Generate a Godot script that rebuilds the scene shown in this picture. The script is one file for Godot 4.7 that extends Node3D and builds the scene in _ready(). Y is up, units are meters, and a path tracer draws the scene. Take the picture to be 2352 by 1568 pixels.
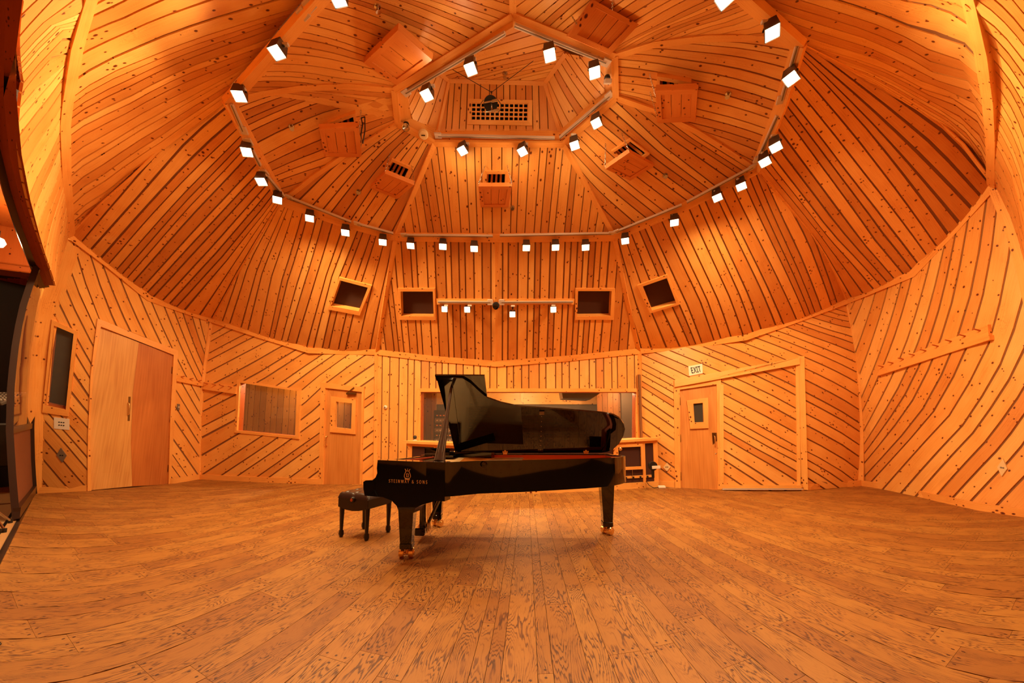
extends Node3D
# A round timber-lined recording hall with a concert grand piano.

const PANELS := {
	"L1": [[-4.503, 5.21, -4.338], [-0.797, 0, -0.603], [0.502, 0.555, -0.664], [0.335, -0.832, -0.442], [-0.25947, 0.05863, 0.13181, 0.03876, 0.09654, 0.33285, -0.00415, 0.0014, 0.08466, -0.00593],
		[-3.615, -0.979, -1.429, -0.575, -0.745, -0.591, 0.324, -0.58, 0.754, -0.592, 1.979, -0.574, 4.123, -0.488, 2.827, -0.097, 1.935, 0.17, 0.825, 0.522, -0.032, 0.78, -0.368, 0.855, -2.222, 1.049, -3.453, 1.344],
		[[-1.252, -0.598, -1.319, -0.546, -1.386, -0.495, -1.453, -0.444, -1.52, -0.392, -1.592, -0.349, -1.666, -0.309, -1.74, -0.268, -1.814, -0.228], [-0.756, -0.589, -0.888, -0.456, -1.02, -0.323, -1.156, -0.196, -1.315, -0.098, -1.475, 0, -1.637, 0.093, -1.804, 0.178, -1.971, 0.262], [-0.355, -0.589, -0.535, -0.436, -0.716, -0.282, -0.906, -0.142, -1.103, -0.012, -1.301, 0.118, -1.499, 0.248, -1.697, 0.378, -1.895, 0.508], [0.337, -0.588, 0.028, -0.366, -0.28, -0.143, -0.588, 0.079, -0.913, 0.276, -1.238, 0.473, -1.561, 0.674, -1.882, 0.878, -2.2, 1.086], [0.686, -0.597, 0.413, -0.388, 0.139, -0.179, -0.144, 0.015, -0.445, 0.182, -0.747, 0.348, -1.046, 0.518, -1.345, 0.689, -1.644, 0.86], [1.137, -0.587, 0.873, -0.367, 0.609, -0.147, 0.326, 0.044, 0.017, 0.193, -0.293, 0.342, -0.6, 0.496, -0.901, 0.662, -1.201, 0.828], [1.882, -0.558, 1.588, -0.351, 1.295, -0.144, 0.98, 0.025, 0.654, 0.175, 0.328, 0.324, -0.002, 0.466, -0.333, 0.605, -0.664, 0.743], [2.655, -0.541, 2.291, -0.324, 1.927, -0.107, 1.538, 0.06, 1.144, 0.215, 0.749, 0.369, 0.349, 0.508, -0.051, 0.646, -0.452, 0.784]],
		[]],
	"L2": [[-6.013, 4.91, -6.706], [0.92, 0, -0.393], [0.377, 0.28, 0.883], [0.11, -0.96, 0.257], [0.01052, -0.01439, -0.03627, -0.02403, 0.06201, -0.01487, 0.01642, 0.00303, -0.00942, 0.0055],
		[-1.834, -0.685, -1.549, -1.352, -1.226, -2.242, -0.827, -2.9, -0.433, -3.553, 0.534, -1.349, 1.208, 0.133, 1.705, 1.208, 1.46, 2.147, 1.278, 2.825, 1.024, 2.596, 0.416, 1.941, -0.34, 1.049, -0.957, 0.351],
		[[-1.706, -0.644, -1.409, -0.247, -1.111, 0.149, -0.806, 0.54, -0.502, 0.931, -0.195, 1.32, 0.114, 1.708, 0.423, 2.095, 0.732, 2.483], [-1.618, -0.874, -1.265, -0.419, -0.912, 0.036, -0.558, 0.491, -0.208, 0.947, 0.141, 1.406, 0.489, 1.865, 0.855, 2.309, 1.233, 2.744], [-1.242, -0.853, -0.939, -0.445, -0.636, -0.037, -0.329, 0.368, -0.02, 0.771, 0.29, 1.174, 0.602, 1.574, 0.916, 1.974, 1.23, 2.373], [-1.376, -1.681, -1.042, -1.211, -0.707, -0.742, -0.373, -0.272, -0.038, 0.198, 0.298, 0.666, 0.64, 1.13, 0.979, 1.597, 1.306, 2.071], [-1.18, -2.164, -0.844, -1.683, -0.509, -1.202, -0.174, -0.721, 0.162, -0.24, 0.497, 0.241, 0.827, 0.726, 1.15, 1.215, 1.474, 1.704], [-0.771, -2.663, -0.461, -2.173, -0.151, -1.683, 0.16, -1.193, 0.47, -0.704, 0.762, -0.203, 1.052, 0.299, 1.342, 0.801, 1.616, 1.312], [-0.625, -3.222, -0.338, -2.659, -0.051, -2.097, 0.237, -1.534, 0.524, -0.972, 0.81, -0.408, 1.095, 0.156, 1.379, 0.72, 1.664, 1.284]],
		[]],
	"L3": [[-4.505, 4.121, -8.085], [0.943, 0, 0.332], [-0.243, 0.683, 0.689], [-0.227, -0.731, 0.644], [0.09465, -0.00368, -0.07884, -0.0542, 0.03131, 0.03518, -0.00746, 0.01653, -0.02077, 0.03465],
		[-3.612, -0.385, -2.009, -0.844, -0.557, -1.235, 0.25, -1.416, 1.025, -1.583, 1.81, -0.401, 2.573, 0.774, 1.781, 1.322, 1.083, 1.852, 0.013, 1.351, -1.454, 0.66],
		[[-3.193, -0.454, -2.677, -0.139, -2.161, 0.177, -1.644, 0.492, -1.128, 0.808, -0.596, 1.095, -0.051, 1.356, 0.495, 1.618, 1.04, 1.879], [-1.846, -0.766, -1.472, -0.438, -1.099, -0.11, -0.726, 0.218, -0.348, 0.542, 0.054, 0.834, 0.456, 1.127, 0.857, 1.419, 1.259, 1.712], [-0.99, -0.981, -0.659, -0.683, -0.328, -0.386, 0.003, -0.089, 0.333, 0.209, 0.664, 0.506, 0.994, 0.804, 1.325, 1.102, 1.655, 1.4], [-0.279, -1.309, 0.003, -0.993, 0.286, -0.677, 0.569, -0.361, 0.852, -0.045, 1.135, 0.271, 1.451, 0.554, 1.766, 0.837, 2.082, 1.12], [0.731, -1.49, 0.948, -1.204, 1.165, -0.918, 1.381, -0.632, 1.598, -0.346, 1.818, -0.062, 2.037, 0.222, 2.257, 0.506, 2.476, 0.79], [1.032, -1.582, 1.229, -1.294, 1.426, -1.006, 1.622, -0.718, 1.819, -0.43, 2.016, -0.142, 2.213, 0.146, 2.41, 0.434, 2.607, 0.722]],
		[[1.148, 0.245, 1.624, -0.031, 1.183, -0.48, 0.646, -0.247]]],
	"L4a": [[-1.587, 3.707, -7.895], [0.983, 0, 0.181], [-0.113, 0.783, 0.612], [-0.142, -0.622, 0.77], [0.0154, -0.00163, 0.00076, -0.01223, -0.0624, 0.01605, 0.00005, -0.00072, -0.01103, 0.003],
		[-1.712, -0.921, -0.28, -1.097, 1.133, -1.228, 1.308, 0.179, 1.451, 1.362, -0.418, 1.596, -1.055, 0.34],
		[[-1.212, -0.918, -1.143, -0.597, -1.074, -0.276, -1.005, 0.044, -0.936, 0.365, -0.866, 0.686, -0.79, 1.005, -0.713, 1.325, -0.637, 1.644], [-0.881, -0.918, -0.817, -0.606, -0.753, -0.294, -0.689, 0.017, -0.625, 0.329, -0.561, 0.641, -0.489, 0.951, -0.416, 1.261, -0.343, 1.571], [0.044, -1.056, 0.099, -0.739, 0.153, -0.422, 0.207, -0.105, 0.262, 0.212, 0.316, 0.529, 0.372, 0.845, 0.428, 1.162, 0.484, 1.478], [1.133, -1.229, 1.173, -0.907, 1.213, -0.585, 1.252, -0.263, 1.292, 0.059, 1.332, 0.381, 1.371, 0.703, 1.41, 1.025, 1.449, 1.347]],
		[[-0.645, 0.525, 0.037, 0.474, -0.07, -0.063, -0.793, -0.017]]],
	"L4b": [[1.03, 3.709, -7.868], [0.988, 0, -0.156], [0.097, 0.781, 0.617], [0.122, -0.624, 0.772], [0.00659, 0.00167, 0.00126, -0.00864, 0.05648, 0.01117, 0.00005, -0.00096, 0.00949, 0.00151],
		[-1.28, -1.241, 0.306, -1.103, 2.069, -0.914, 1.323, 0.43, 0.741, 1.6, -1.459, 1.363, -1.379, 0.174],
		[[-1.28, -1.241, -1.303, -0.918, -1.325, -0.594, -1.347, -0.27, -1.37, 0.053, -1.392, 0.377, -1.414, 0.7, -1.436, 1.024, -1.458, 1.348], [-0.007, -1.071, -0.047, -0.752, -0.086, -0.433, -0.125, -0.114, -0.165, 0.205, -0.204, 0.524, -0.245, 0.843, -0.286, 1.162, -0.326, 1.481], [1.07, -0.934, 1.021, -0.62, 0.972, -0.306, 0.923, 0.009, 0.875, 0.323, 0.824, 0.637, 0.766, 0.949, 0.707, 1.262, 0.648, 1.575], [1.457, -0.935, 1.393, -0.617, 1.329, -0.3, 1.265, 0.017, 1.201, 0.334, 1.137, 0.652, 1.072, 0.969, 1.007, 1.286, 0.942, 1.603]],
		[[0.265, 0.489, 0.97, 0.534, 1.093, -0.023, 0.359, -0.064]]],
	"L5": [[4.566, 4.269, -7.615], [0.984, 0, -0.176], [0.136, 0.637, 0.759], [0.112, -0.771, 0.627], [0.21276, 0.00275, -0.08571, -0.06856, -0.04974, -0.01701, 0.00431, 0.00129, -0.01442, 0.02192],
		[-1.353, -1.913, -0.263, -1.537, 0.781, -1.146, 2.076, -0.804, 3.398, -0.428, 2.165, 0.383, 1.075, 1.039, 0.146, 1.495, -1.028, 2.071, -1.822, 1.327, -2.718, 0.573, -2.119, -0.581],
		[[-1.055, -1.838, -1.26, -1.548, -1.466, -1.258, -1.671, -0.968, -1.876, -0.678, -2.068, -0.379, -2.256, -0.078, -2.445, 0.224, -2.633, 0.525], [-0.567, -1.541, -0.814, -1.267, -1.062, -0.993, -1.31, -0.719, -1.551, -0.439, -1.781, -0.15, -2.011, 0.139, -2.24, 0.429, -2.47, 0.718], [0.007, -1.307, -0.25, -1.007, -0.508, -0.707, -0.766, -0.407, -1.04, -0.123, -1.315, 0.161, -1.59, 0.446, -1.865, 0.73, -2.139, 1.014], [1.057, -1.148, 0.728, -0.819, 0.399, -0.489, 0.07, -0.16, -0.27, 0.159, -0.61, 0.477, -0.95, 0.795, -1.29, 1.113, -1.63, 1.432], [2.035, -0.782, 1.624, -0.46, 1.214, -0.138, 0.804, 0.185, 0.394, 0.507, -0.019, 0.827, -0.431, 1.147, -0.844, 1.466, -1.256, 1.786], [2.525, -0.635, 2.128, -0.327, 1.731, -0.02, 1.335, 0.288, 0.935, 0.591, 0.533, 0.892, 0.13, 1.192, -0.272, 1.492, -0.674, 1.793], [2.978, -0.539, 2.532, -0.204, 2.087, 0.131, 1.641, 0.466, 1.196, 0.801, 0.738, 1.119, 0.269, 1.42, -0.2, 1.722, -0.669, 2.023]],
		[[-1.905, -0.268, -1.542, 0.003, -1.141, -0.491, -1.54, -0.751]]],
	"L6": [[5.92, 5.077, -6.077], [0.96, 0, 0.281], [-0.269, 0.294, 0.917], [-0.083, -0.956, 0.282], [-0.02062, 0.05186, -0.0112, -0.03381, -0.15383, -0.04945, -0.02073, -0.04832, -0.02312, 0.00163],
		[1.081, -3.185, 1.284, -2.397, 1.464, -1.732, 1.598, -0.84, 1.705, -0.089, 0.881, 0.7, 0.169, 1.298, -0.491, 1.789, -1.112, 2.226, -1.928, 2.798, -1.877, 2.08, -1.866, 0.99, -1.056, -0.046, -0.418, -0.868, 0.297, -1.928],
		[[1.143, -2.972, 0.784, -2.469, 0.425, -1.966, 0.067, -1.463, -0.292, -0.96, -0.674, -0.474, -1.055, 0.011, -1.437, 0.497, -1.819, 0.983], [1.262, -2.362, 0.84, -1.907, 0.417, -1.451, -0.005, -0.996, -0.406, -0.521, -0.789, -0.033, -1.172, 0.456, -1.552, 0.948, -1.922, 1.447], [1.398, -1.923, 0.97, -1.468, 0.544, -1.009, 0.146, -0.527, -0.252, -0.045, -0.65, 0.438, -1.045, 0.923, -1.436, 1.411, -1.827, 1.9], [1.493, -1.477, 1.069, -1.015, 0.644, -0.553, 0.22, -0.091, -0.204, 0.371, -0.62, 0.84, -1.031, 1.314, -1.441, 1.788, -1.852, 2.262], [1.517, -0.981, 1.095, -0.526, 0.674, -0.072, 0.252, 0.383, -0.169, 0.837, -0.591, 1.291, -1.02, 1.739, -1.449, 2.186, -1.879, 2.633], [1.586, -0.436, 1.151, -0.04, 0.715, 0.357, 0.281, 0.755, -0.153, 1.152, -0.587, 1.55, -1.021, 1.948, -1.455, 2.347, -1.889, 2.745], [1.681, -0.255, 1.249, 0.139, 0.817, 0.533, 0.38, 0.922, -0.069, 1.296, -0.518, 1.671, -0.968, 2.045, -1.417, 2.419, -1.867, 2.793]],
		[]],
	"L7": [[4.6, 5.358, -4.057], [-0.874, 0, 0.486], [-0.375, 0.636, -0.675], [-0.309, -0.772, -0.556], [-0.29332, -0.03707, 0.19506, 0.03346, 0.02728, 0.7697, 0.00343, -0.03647, -0.23736, -0.02377],
		[-3.409, -0.162, -1.774, -0.396, -0.777, -0.52, 0.211, -0.623, 1.01, -0.685, 3.254, -1.356, 3.241, 0.979, 2.074, 0.768, 1.162, 0.679, 0.168, 0.534, -0.59, 0.427, -1.405, 0.293, -2.314, 0.103],
		[[-2.789, -0.216, -2.305, -0.082, -1.821, 0.053, -1.337, 0.187, -0.846, 0.293, -0.352, 0.381, 0.142, 0.475, 0.631, 0.591, 1.12, 0.707], [-1.848, -0.349, -1.498, -0.149, -1.147, 0.05, -0.784, 0.218, -0.389, 0.301, 0.006, 0.384, 0.398, 0.481, 0.788, 0.585, 1.178, 0.689], [-1.07, -0.47, -0.825, -0.167, -0.56, 0.105, -0.18, 0.192, 0.199, 0.28, 0.579, 0.367, 0.954, 0.474, 1.328, 0.581, 1.703, 0.689], [-0.453, -0.534, -0.29, -0.18, -0.006, 0.031, 0.369, 0.132, 0.745, 0.234, 1.119, 0.343, 1.493, 0.453, 1.862, 0.574, 2.228, 0.708], [-0.157, -0.546, 0.05, -0.319, 0.258, -0.091, 0.51, 0.065, 0.805, 0.154, 1.1, 0.244, 1.394, 0.333, 1.689, 0.423, 1.984, 0.513], [0.423, -0.644, 0.542, -0.503, 0.661, -0.363, 0.78, -0.222, 0.899, -0.082, 1.054, 0.003, 1.231, 0.054, 1.408, 0.105, 1.585, 0.155], [0.797, -0.715, 0.811, -0.594, 0.825, -0.473, 0.839, -0.353, 0.887, -0.257, 0.997, -0.205, 1.107, -0.153, 1.217, -0.102, 1.327, -0.05], [1.11, -0.787, 1.097, -0.701, 1.085, -0.615, 1.073, -0.53, 1.085, -0.454, 1.152, -0.399, 1.219, -0.345, 1.286, -0.29, 1.353, -0.236]],
		[]],
	"U1": [[-1.899, 5.998, -4.213], [-0.543, 0, -0.84], [0.821, 0.21, -0.531], [0.177, -0.978, -0.114], [-0.02401, -0.06747, -0.0607, -0.00578, 0.10749, 0.16112, 0.03075, 0.06458, 0.04978, 0.00481],
		[-1.364, 0.067, -0.268, -0.565, 1.423, -1.349, 1.262, -0.965, 1.058, -0.501, 0.797, 0.072, 0.535, 0.63, -1.132, 1.552, -1.97, 1.043],
		[[0.792, -0.977, 0.778, -0.773, 0.764, -0.569, 0.749, -0.365, 0.735, -0.16, 0.696, 0.039, 0.63, 0.232, 0.563, 0.426, 0.497, 0.62], [0.516, -0.744, 0.508, -0.576, 0.499, -0.409, 0.49, -0.241, 0.48, -0.073, 0.458, 0.093, 0.437, 0.259, 0.415, 0.426, 0.393, 0.592], [0.077, -0.705, 0.099, -0.513, 0.121, -0.322, 0.143, -0.131, 0.166, 0.061, 0.172, 0.252, 0.153, 0.444, 0.134, 0.635, 0.115, 0.827], [-0.139, -0.576, -0.115, -0.371, -0.09, -0.166, -0.065, 0.039, -0.046, 0.244, -0.046, 0.451, -0.045, 0.657, -0.045, 0.864, -0.044, 1.07], [-0.448, -0.235, -0.436, -0.065, -0.423, 0.105, -0.411, 0.275, -0.401, 0.445, -0.403, 0.615, -0.405, 0.786, -0.407, 0.956, -0.409, 1.127], [-0.602, 0.161, -0.607, 0.296, -0.611, 0.43, -0.616, 0.564, -0.622, 0.699, -0.633, 0.833, -0.644, 0.967, -0.655, 1.101, -0.666, 1.235], [-0.822, 0.675, -0.836, 0.767, -0.849, 0.859, -0.862, 0.951, -0.877, 1.042, -0.897, 1.133, -0.917, 1.223, -0.936, 1.314, -0.956, 1.405], [-1.011, 0.949, -1.027, 1.023, -1.043, 1.098, -1.059, 1.172, -1.075, 1.247, -1.094, 1.32, -1.113, 1.394, -1.132, 1.468, -1.15, 1.541]],
		[[0.039, 0.254, -0.334, 0.434, -0.251, 0.789, 0.231, 0.577]]],
	"U2": [[-2.927, 5.764, -5.314], [0.707, 0, -0.708], [0.664, 0.346, 0.663], [0.245, -0.938, 0.245], [-0.05206, 0.0104, -0.02678, 0.05369, 0.0805, 0.03264, -0.03156, -0.02429, 0.0045, 0.01711],
		[0.668, 1.161, 0.17, 0.801, -0.326, 0.413, -0.715, 0.087, -1.029, -0.19, -0.617, -0.759, -0.051, -1.546, 0.237, -0.843, 0.542, -0.146, 0.954, 0.731],
		[[-0.849, -0.245, -0.747, -0.129, -0.645, -0.013, -0.543, 0.103, -0.441, 0.218, -0.337, 0.332, -0.22, 0.432, -0.103, 0.533, 0.014, 0.633], [-0.641, -0.259, -0.529, -0.117, -0.417, 0.025, -0.305, 0.167, -0.193, 0.309, -0.072, 0.444, 0.051, 0.576, 0.175, 0.708, 0.298, 0.841], [-0.614, -0.383, -0.478, -0.206, -0.341, -0.029, -0.205, 0.148, -0.068, 0.325, 0.074, 0.497, 0.221, 0.666, 0.367, 0.834, 0.514, 1.003], [-0.563, -0.617, -0.411, -0.404, -0.259, -0.192, -0.107, 0.021, 0.048, 0.232, 0.217, 0.431, 0.386, 0.63, 0.555, 0.83, 0.724, 1.029], [-0.467, -0.747, -0.321, -0.533, -0.175, -0.319, -0.029, -0.105, 0.117, 0.109, 0.286, 0.305, 0.456, 0.5, 0.626, 0.696, 0.796, 0.891], [-0.383, -0.959, -0.223, -0.743, -0.063, -0.527, 0.097, -0.311, 0.253, -0.092, 0.407, 0.129, 0.561, 0.35, 0.71, 0.574, 0.859, 0.797], [-0.256, -1.136, -0.077, -0.921, 0.102, -0.705, 0.281, -0.49, 0.434, -0.256, 0.579, -0.017, 0.719, 0.226, 0.834, 0.481, 0.949, 0.737]],
		[[0.109, 0.175, 0.37, 0.548, 0.639, 0.097, 0.261, -0.344]]],
	"U3": [[-2.477, 5.483, -6.131], [0.994, 0, -0.112], [0.087, 0.632, 0.77], [0.071, -0.775, 0.628], [0.00205, 0.00975, -0.02394, -0.03142, 0.02776, 0.03487, -0.00982, -0.01593, -0.00794, 0.05251],
		[0.638, 0.876, -0.208, 0.404, -0.854, 0.002, -1.481, -0.43, -0.615, -0.696, 0.366, -0.949, 0.82, -0.058, 1.175, 0.631],
		[[-1.332, -0.336, -1.101, -0.167, -0.869, 0.002, -0.638, 0.171, -0.398, 0.328, -0.155, 0.48, 0.088, 0.632, 0.336, 0.775, 0.585, 0.918], [-1.125, -0.42, -0.92, -0.242, -0.714, -0.064, -0.502, 0.107, -0.285, 0.271, -0.068, 0.435, 0.165, 0.575, 0.399, 0.713, 0.634, 0.851], [-0.754, -0.482, -0.578, -0.305, -0.402, -0.129, -0.225, 0.048, -0.041, 0.216, 0.147, 0.381, 0.337, 0.542, 0.537, 0.691, 0.737, 0.84], [-0.316, -0.589, -0.17, -0.411, -0.024, -0.234, 0.122, -0.056, 0.274, 0.116, 0.431, 0.284, 0.587, 0.453, 0.755, 0.609, 0.928, 0.762], [-0.012, -0.712, 0.124, -0.548, 0.26, -0.384, 0.396, -0.22, 0.532, -0.056, 0.658, 0.116, 0.778, 0.292, 0.898, 0.468, 1.019, 0.644], [0.238, -0.846, 0.36, -0.657, 0.483, -0.468, 0.606, -0.279, 0.728, -0.089, 0.845, 0.103, 0.961, 0.297, 1.077, 0.49, 1.192, 0.683]],
		[[0.482, 0.379, 0.784, 0.266, 0.539, -0.143, 0.194, -0.01]]],
	"U4": [[-0.228, 5.353, -6.386], [1, 0, 0.002], [-0.001, 0.684, 0.729], [-0.001, -0.729, 0.684], [0.00661, -0.00044, -0.00355, -0.00222, 0.00319, -0.00475, 0.00029, 0.00242, 0.00202, -0.00227],
		[-1.028, 0.81, -1.44, 0.153, -1.968, -0.696, -0.068, -0.716, 2.159, -0.701, 1.54, 0.15, 1.062, 0.797],
		[[-1.555, 0.356, -1.557, 0.232, -1.559, 0.109, -1.561, -0.014, -1.563, -0.137, -1.565, -0.26, -1.567, -0.383, -1.569, -0.507, -1.571, -0.63], [-1.122, 0.798, -1.117, 0.62, -1.113, 0.442, -1.108, 0.263, -1.103, 0.085, -1.097, -0.093, -1.092, -0.272, -1.087, -0.45, -1.082, -0.628], [-0.682, 0.81, -0.687, 0.63, -0.692, 0.451, -0.697, 0.271, -0.701, 0.091, -0.705, -0.089, -0.709, -0.268, -0.712, -0.448, -0.716, -0.628], [0.017, 0.81, 0.013, 0.63, 0.009, 0.45, 0.004, 0.27, 0, 0.091, -0.004, -0.089, -0.008, -0.269, -0.013, -0.449, -0.017, -0.628], [0.639, 0.791, 0.631, 0.614, 0.624, 0.436, 0.617, 0.258, 0.61, 0.081, 0.603, -0.097, 0.597, -0.274, 0.591, -0.452, 0.584, -0.63], [1.071, 0.767, 1.065, 0.592, 1.059, 0.417, 1.053, 0.242, 1.047, 0.068, 1.041, -0.107, 1.035, -0.282, 1.029, -0.457, 1.023, -0.631], [1.461, 0.766, 1.462, 0.591, 1.463, 0.416, 1.464, 0.242, 1.465, 0.067, 1.467, -0.108, 1.468, -0.283, 1.47, -0.458, 1.471, -0.633], [1.758, 0.674, 1.756, 0.51, 1.754, 0.347, 1.752, 0.183, 1.75, 0.02, 1.747, -0.144, 1.745, -0.307, 1.742, -0.471, 1.74, -0.635]],
		[[-0.22, 0.414, 0.147, 0.414, 0.12, -0.073, -0.281, -0.073]]],
	"U5": [[2.26, 5.584, -5.808], [0.97, 0, 0.242], [-0.198, 0.574, 0.794], [-0.139, -0.819, 0.557], [-0.00148, -0.0115, -0.04812, -0.02732, -0.04277, 0.04808, 0.01058, -0.00769, -0.01751, 0.06084],
		[-1.383, 0.468, -1.032, -0.255, -0.582, -1.207, 0.563, -0.786, 1.583, -0.344, 1.174, -0.049, 0.623, 0.333, -0.032, 0.725, -0.57, 0.998],
		[[-1.424, 0.342, -1.292, 0.165, -1.159, -0.013, -1.026, -0.19, -0.894, -0.367, -0.748, -0.534, -0.596, -0.694, -0.443, -0.854, -0.29, -1.015], [-1.372, 0.501, -1.218, 0.313, -1.064, 0.125, -0.909, -0.062, -0.733, -0.23, -0.556, -0.397, -0.38, -0.564, -0.203, -0.731, -0.027, -0.898], [-1.191, 0.574, -1.032, 0.391, -0.872, 0.209, -0.712, 0.026, -0.537, -0.142, -0.357, -0.304, -0.177, -0.467, 0.003, -0.629, 0.183, -0.792], [-0.983, 0.668, -0.8, 0.489, -0.617, 0.311, -0.433, 0.133, -0.25, -0.046, -0.054, -0.211, 0.142, -0.375, 0.338, -0.539, 0.534, -0.704], [-0.783, 0.804, -0.593, 0.628, -0.404, 0.451, -0.214, 0.275, -0.024, 0.099, 0.173, -0.069, 0.375, -0.231, 0.578, -0.392, 0.78, -0.554], [-0.569, 0.94, -0.383, 0.75, -0.197, 0.56, -0.011, 0.37, 0.178, 0.184, 0.383, 0.014, 0.587, -0.156, 0.792, -0.326, 0.996, -0.496], [-0.411, 0.95, -0.203, 0.771, 0.005, 0.593, 0.212, 0.415, 0.421, 0.239, 0.642, 0.077, 0.862, -0.085, 1.082, -0.247, 1.303, -0.409], [-0.1, 0.807, 0.093, 0.659, 0.287, 0.511, 0.481, 0.363, 0.676, 0.217, 0.876, 0.078, 1.076, -0.061, 1.277, -0.2, 1.477, -0.339]],
		[[-0.633, 0.276, -0.35, 0.407, -0.044, 0.147, -0.345, -0.033]]],
	"U6": [[2.604, 5.871, -4.827], [0.438, 0, 0.899], [-0.861, 0.287, 0.42], [-0.258, -0.958, 0.126], [-0.07056, -0.00921, -0.02415, 0.0483, -0.12721, 0.06149, 0.02358, -0.04208, -0.00192, 0.01497],
		[-0.73, 0.899, -0.596, 0.311, -0.441, -0.437, -0.319, -1.095, -0.232, -1.59, 0.564, -0.832, 1.05, -0.297, 0.776, 0.06, 0.408, 0.505, 0.011, 0.961, -0.307, 1.291],
		[[-0.664, 0.5, -0.615, 0.236, -0.566, -0.029, -0.517, -0.294, -0.463, -0.557, -0.392, -0.817, -0.322, -1.077, -0.251, -1.337, -0.18, -1.596], [-0.694, 0.843, -0.635, 0.559, -0.576, 0.276, -0.517, -0.007, -0.435, -0.283, -0.308, -0.543, -0.18, -0.803, -0.053, -1.063, 0.074, -1.323], [-0.638, 0.964, -0.541, 0.704, -0.445, 0.445, -0.348, 0.185, -0.251, -0.075, -0.131, -0.324, -0.001, -0.568, 0.129, -0.813, 0.259, -1.057], [-0.507, 1.065, -0.401, 0.82, -0.295, 0.575, -0.19, 0.33, -0.084, 0.085, 0.036, -0.153, 0.162, -0.388, 0.288, -0.623, 0.414, -0.858], [-0.395, 1.158, -0.294, 0.913, -0.193, 0.669, -0.092, 0.425, 0.013, 0.183, 0.141, -0.049, 0.269, -0.28, 0.397, -0.511, 0.525, -0.742], [-0.284, 1.235, -0.179, 0.999, -0.073, 0.764, 0.032, 0.528, 0.147, 0.297, 0.274, 0.072, 0.402, -0.153, 0.529, -0.379, 0.656, -0.604], [-0.178, 1.205, -0.062, 0.997, 0.054, 0.788, 0.17, 0.58, 0.291, 0.374, 0.42, 0.174, 0.55, -0.026, 0.679, -0.227, 0.809, -0.427], [0.054, 1.004, 0.161, 0.825, 0.269, 0.647, 0.376, 0.468, 0.49, 0.294, 0.613, 0.126, 0.735, -0.042, 0.858, -0.211, 0.98, -0.379]],
		[[-0.193, 0.66, 0.003, 0.241, -0.309, -0.173, -0.613, 0.221]]],
	"U7": [[1.725, 6.056, -3.933], [-0.988, 0.154, 0], [0.017, 0.112, -0.994], [-0.153, -0.982, -0.114], [-0.04348, 0.01748, -0.09193, 0.05617, 0.23266, 0.06009, -0.01252, -0.02407, 0.03908, 0.11107],
		[0.403, 0.617, -0.045, 0.499, -0.63, 0.341, -1.185, 0.187, -1.609, 0.057, -0.785, -0.346, 0.296, -0.834, 1.737, -0.828, 1.718, 0.153],
		[[1.72, 0.111, 1.67, 0.078, 1.62, 0.045, 1.57, 0.012, 1.52, -0.021, 1.471, -0.056, 1.425, -0.094, 1.378, -0.132, 1.332, -0.17], [1.499, 0.216, 1.43, 0.161, 1.362, 0.106, 1.293, 0.051, 1.225, -0.004, 1.159, -0.062, 1.093, -0.119, 1.027, -0.177, 0.961, -0.235], [1.251, 0.298, 1.167, 0.224, 1.084, 0.151, 1, 0.077, 0.917, 0.004, 0.839, -0.075, 0.76, -0.154, 0.682, -0.233, 0.603, -0.312], [0.835, 0.435, 0.716, 0.353, 0.597, 0.271, 0.478, 0.188, 0.363, 0.102, 0.259, 0.002, 0.154, -0.098, 0.05, -0.198, -0.054, -0.299], [0.482, 0.552, 0.35, 0.46, 0.218, 0.367, 0.086, 0.275, -0.032, 0.166, -0.144, 0.049, -0.255, -0.067, -0.366, -0.184, -0.477, -0.301], [0.324, 0.532, 0.177, 0.429, 0.03, 0.326, -0.117, 0.223, -0.263, 0.12, -0.398, 0.003, -0.515, -0.132, -0.632, -0.268, -0.75, -0.403], [-0.031, 0.451, -0.155, 0.354, -0.279, 0.257, -0.403, 0.16, -0.527, 0.063, -0.636, -0.049, -0.731, -0.174, -0.827, -0.3, -0.923, -0.425], [-0.525, 0.368, -0.621, 0.293, -0.717, 0.217, -0.812, 0.141, -0.908, 0.066, -0.971, -0.039, -1.033, -0.144, -1.094, -0.249, -1.156, -0.354]],
		[[0.832, 0.033, 0.361, 0.215, 0.503, 0.514, 0.968, 0.349]]],
	"N4": [[-0.282, 6.366, -5.625], [1, 0, 0.006], [-0.003, 0.859, 0.513], [-0.005, -0.513, 0.859], [-0.00033, 0.00123, 0.00052, 0.00033, 0.02282, 0.00017, -0.00035, 0.00082, 0.00435, -0.0002],
		[-0.919, -0.299, 1.057, -0.306, 0.795, 0.318, -0.703, 0.361],
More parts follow.
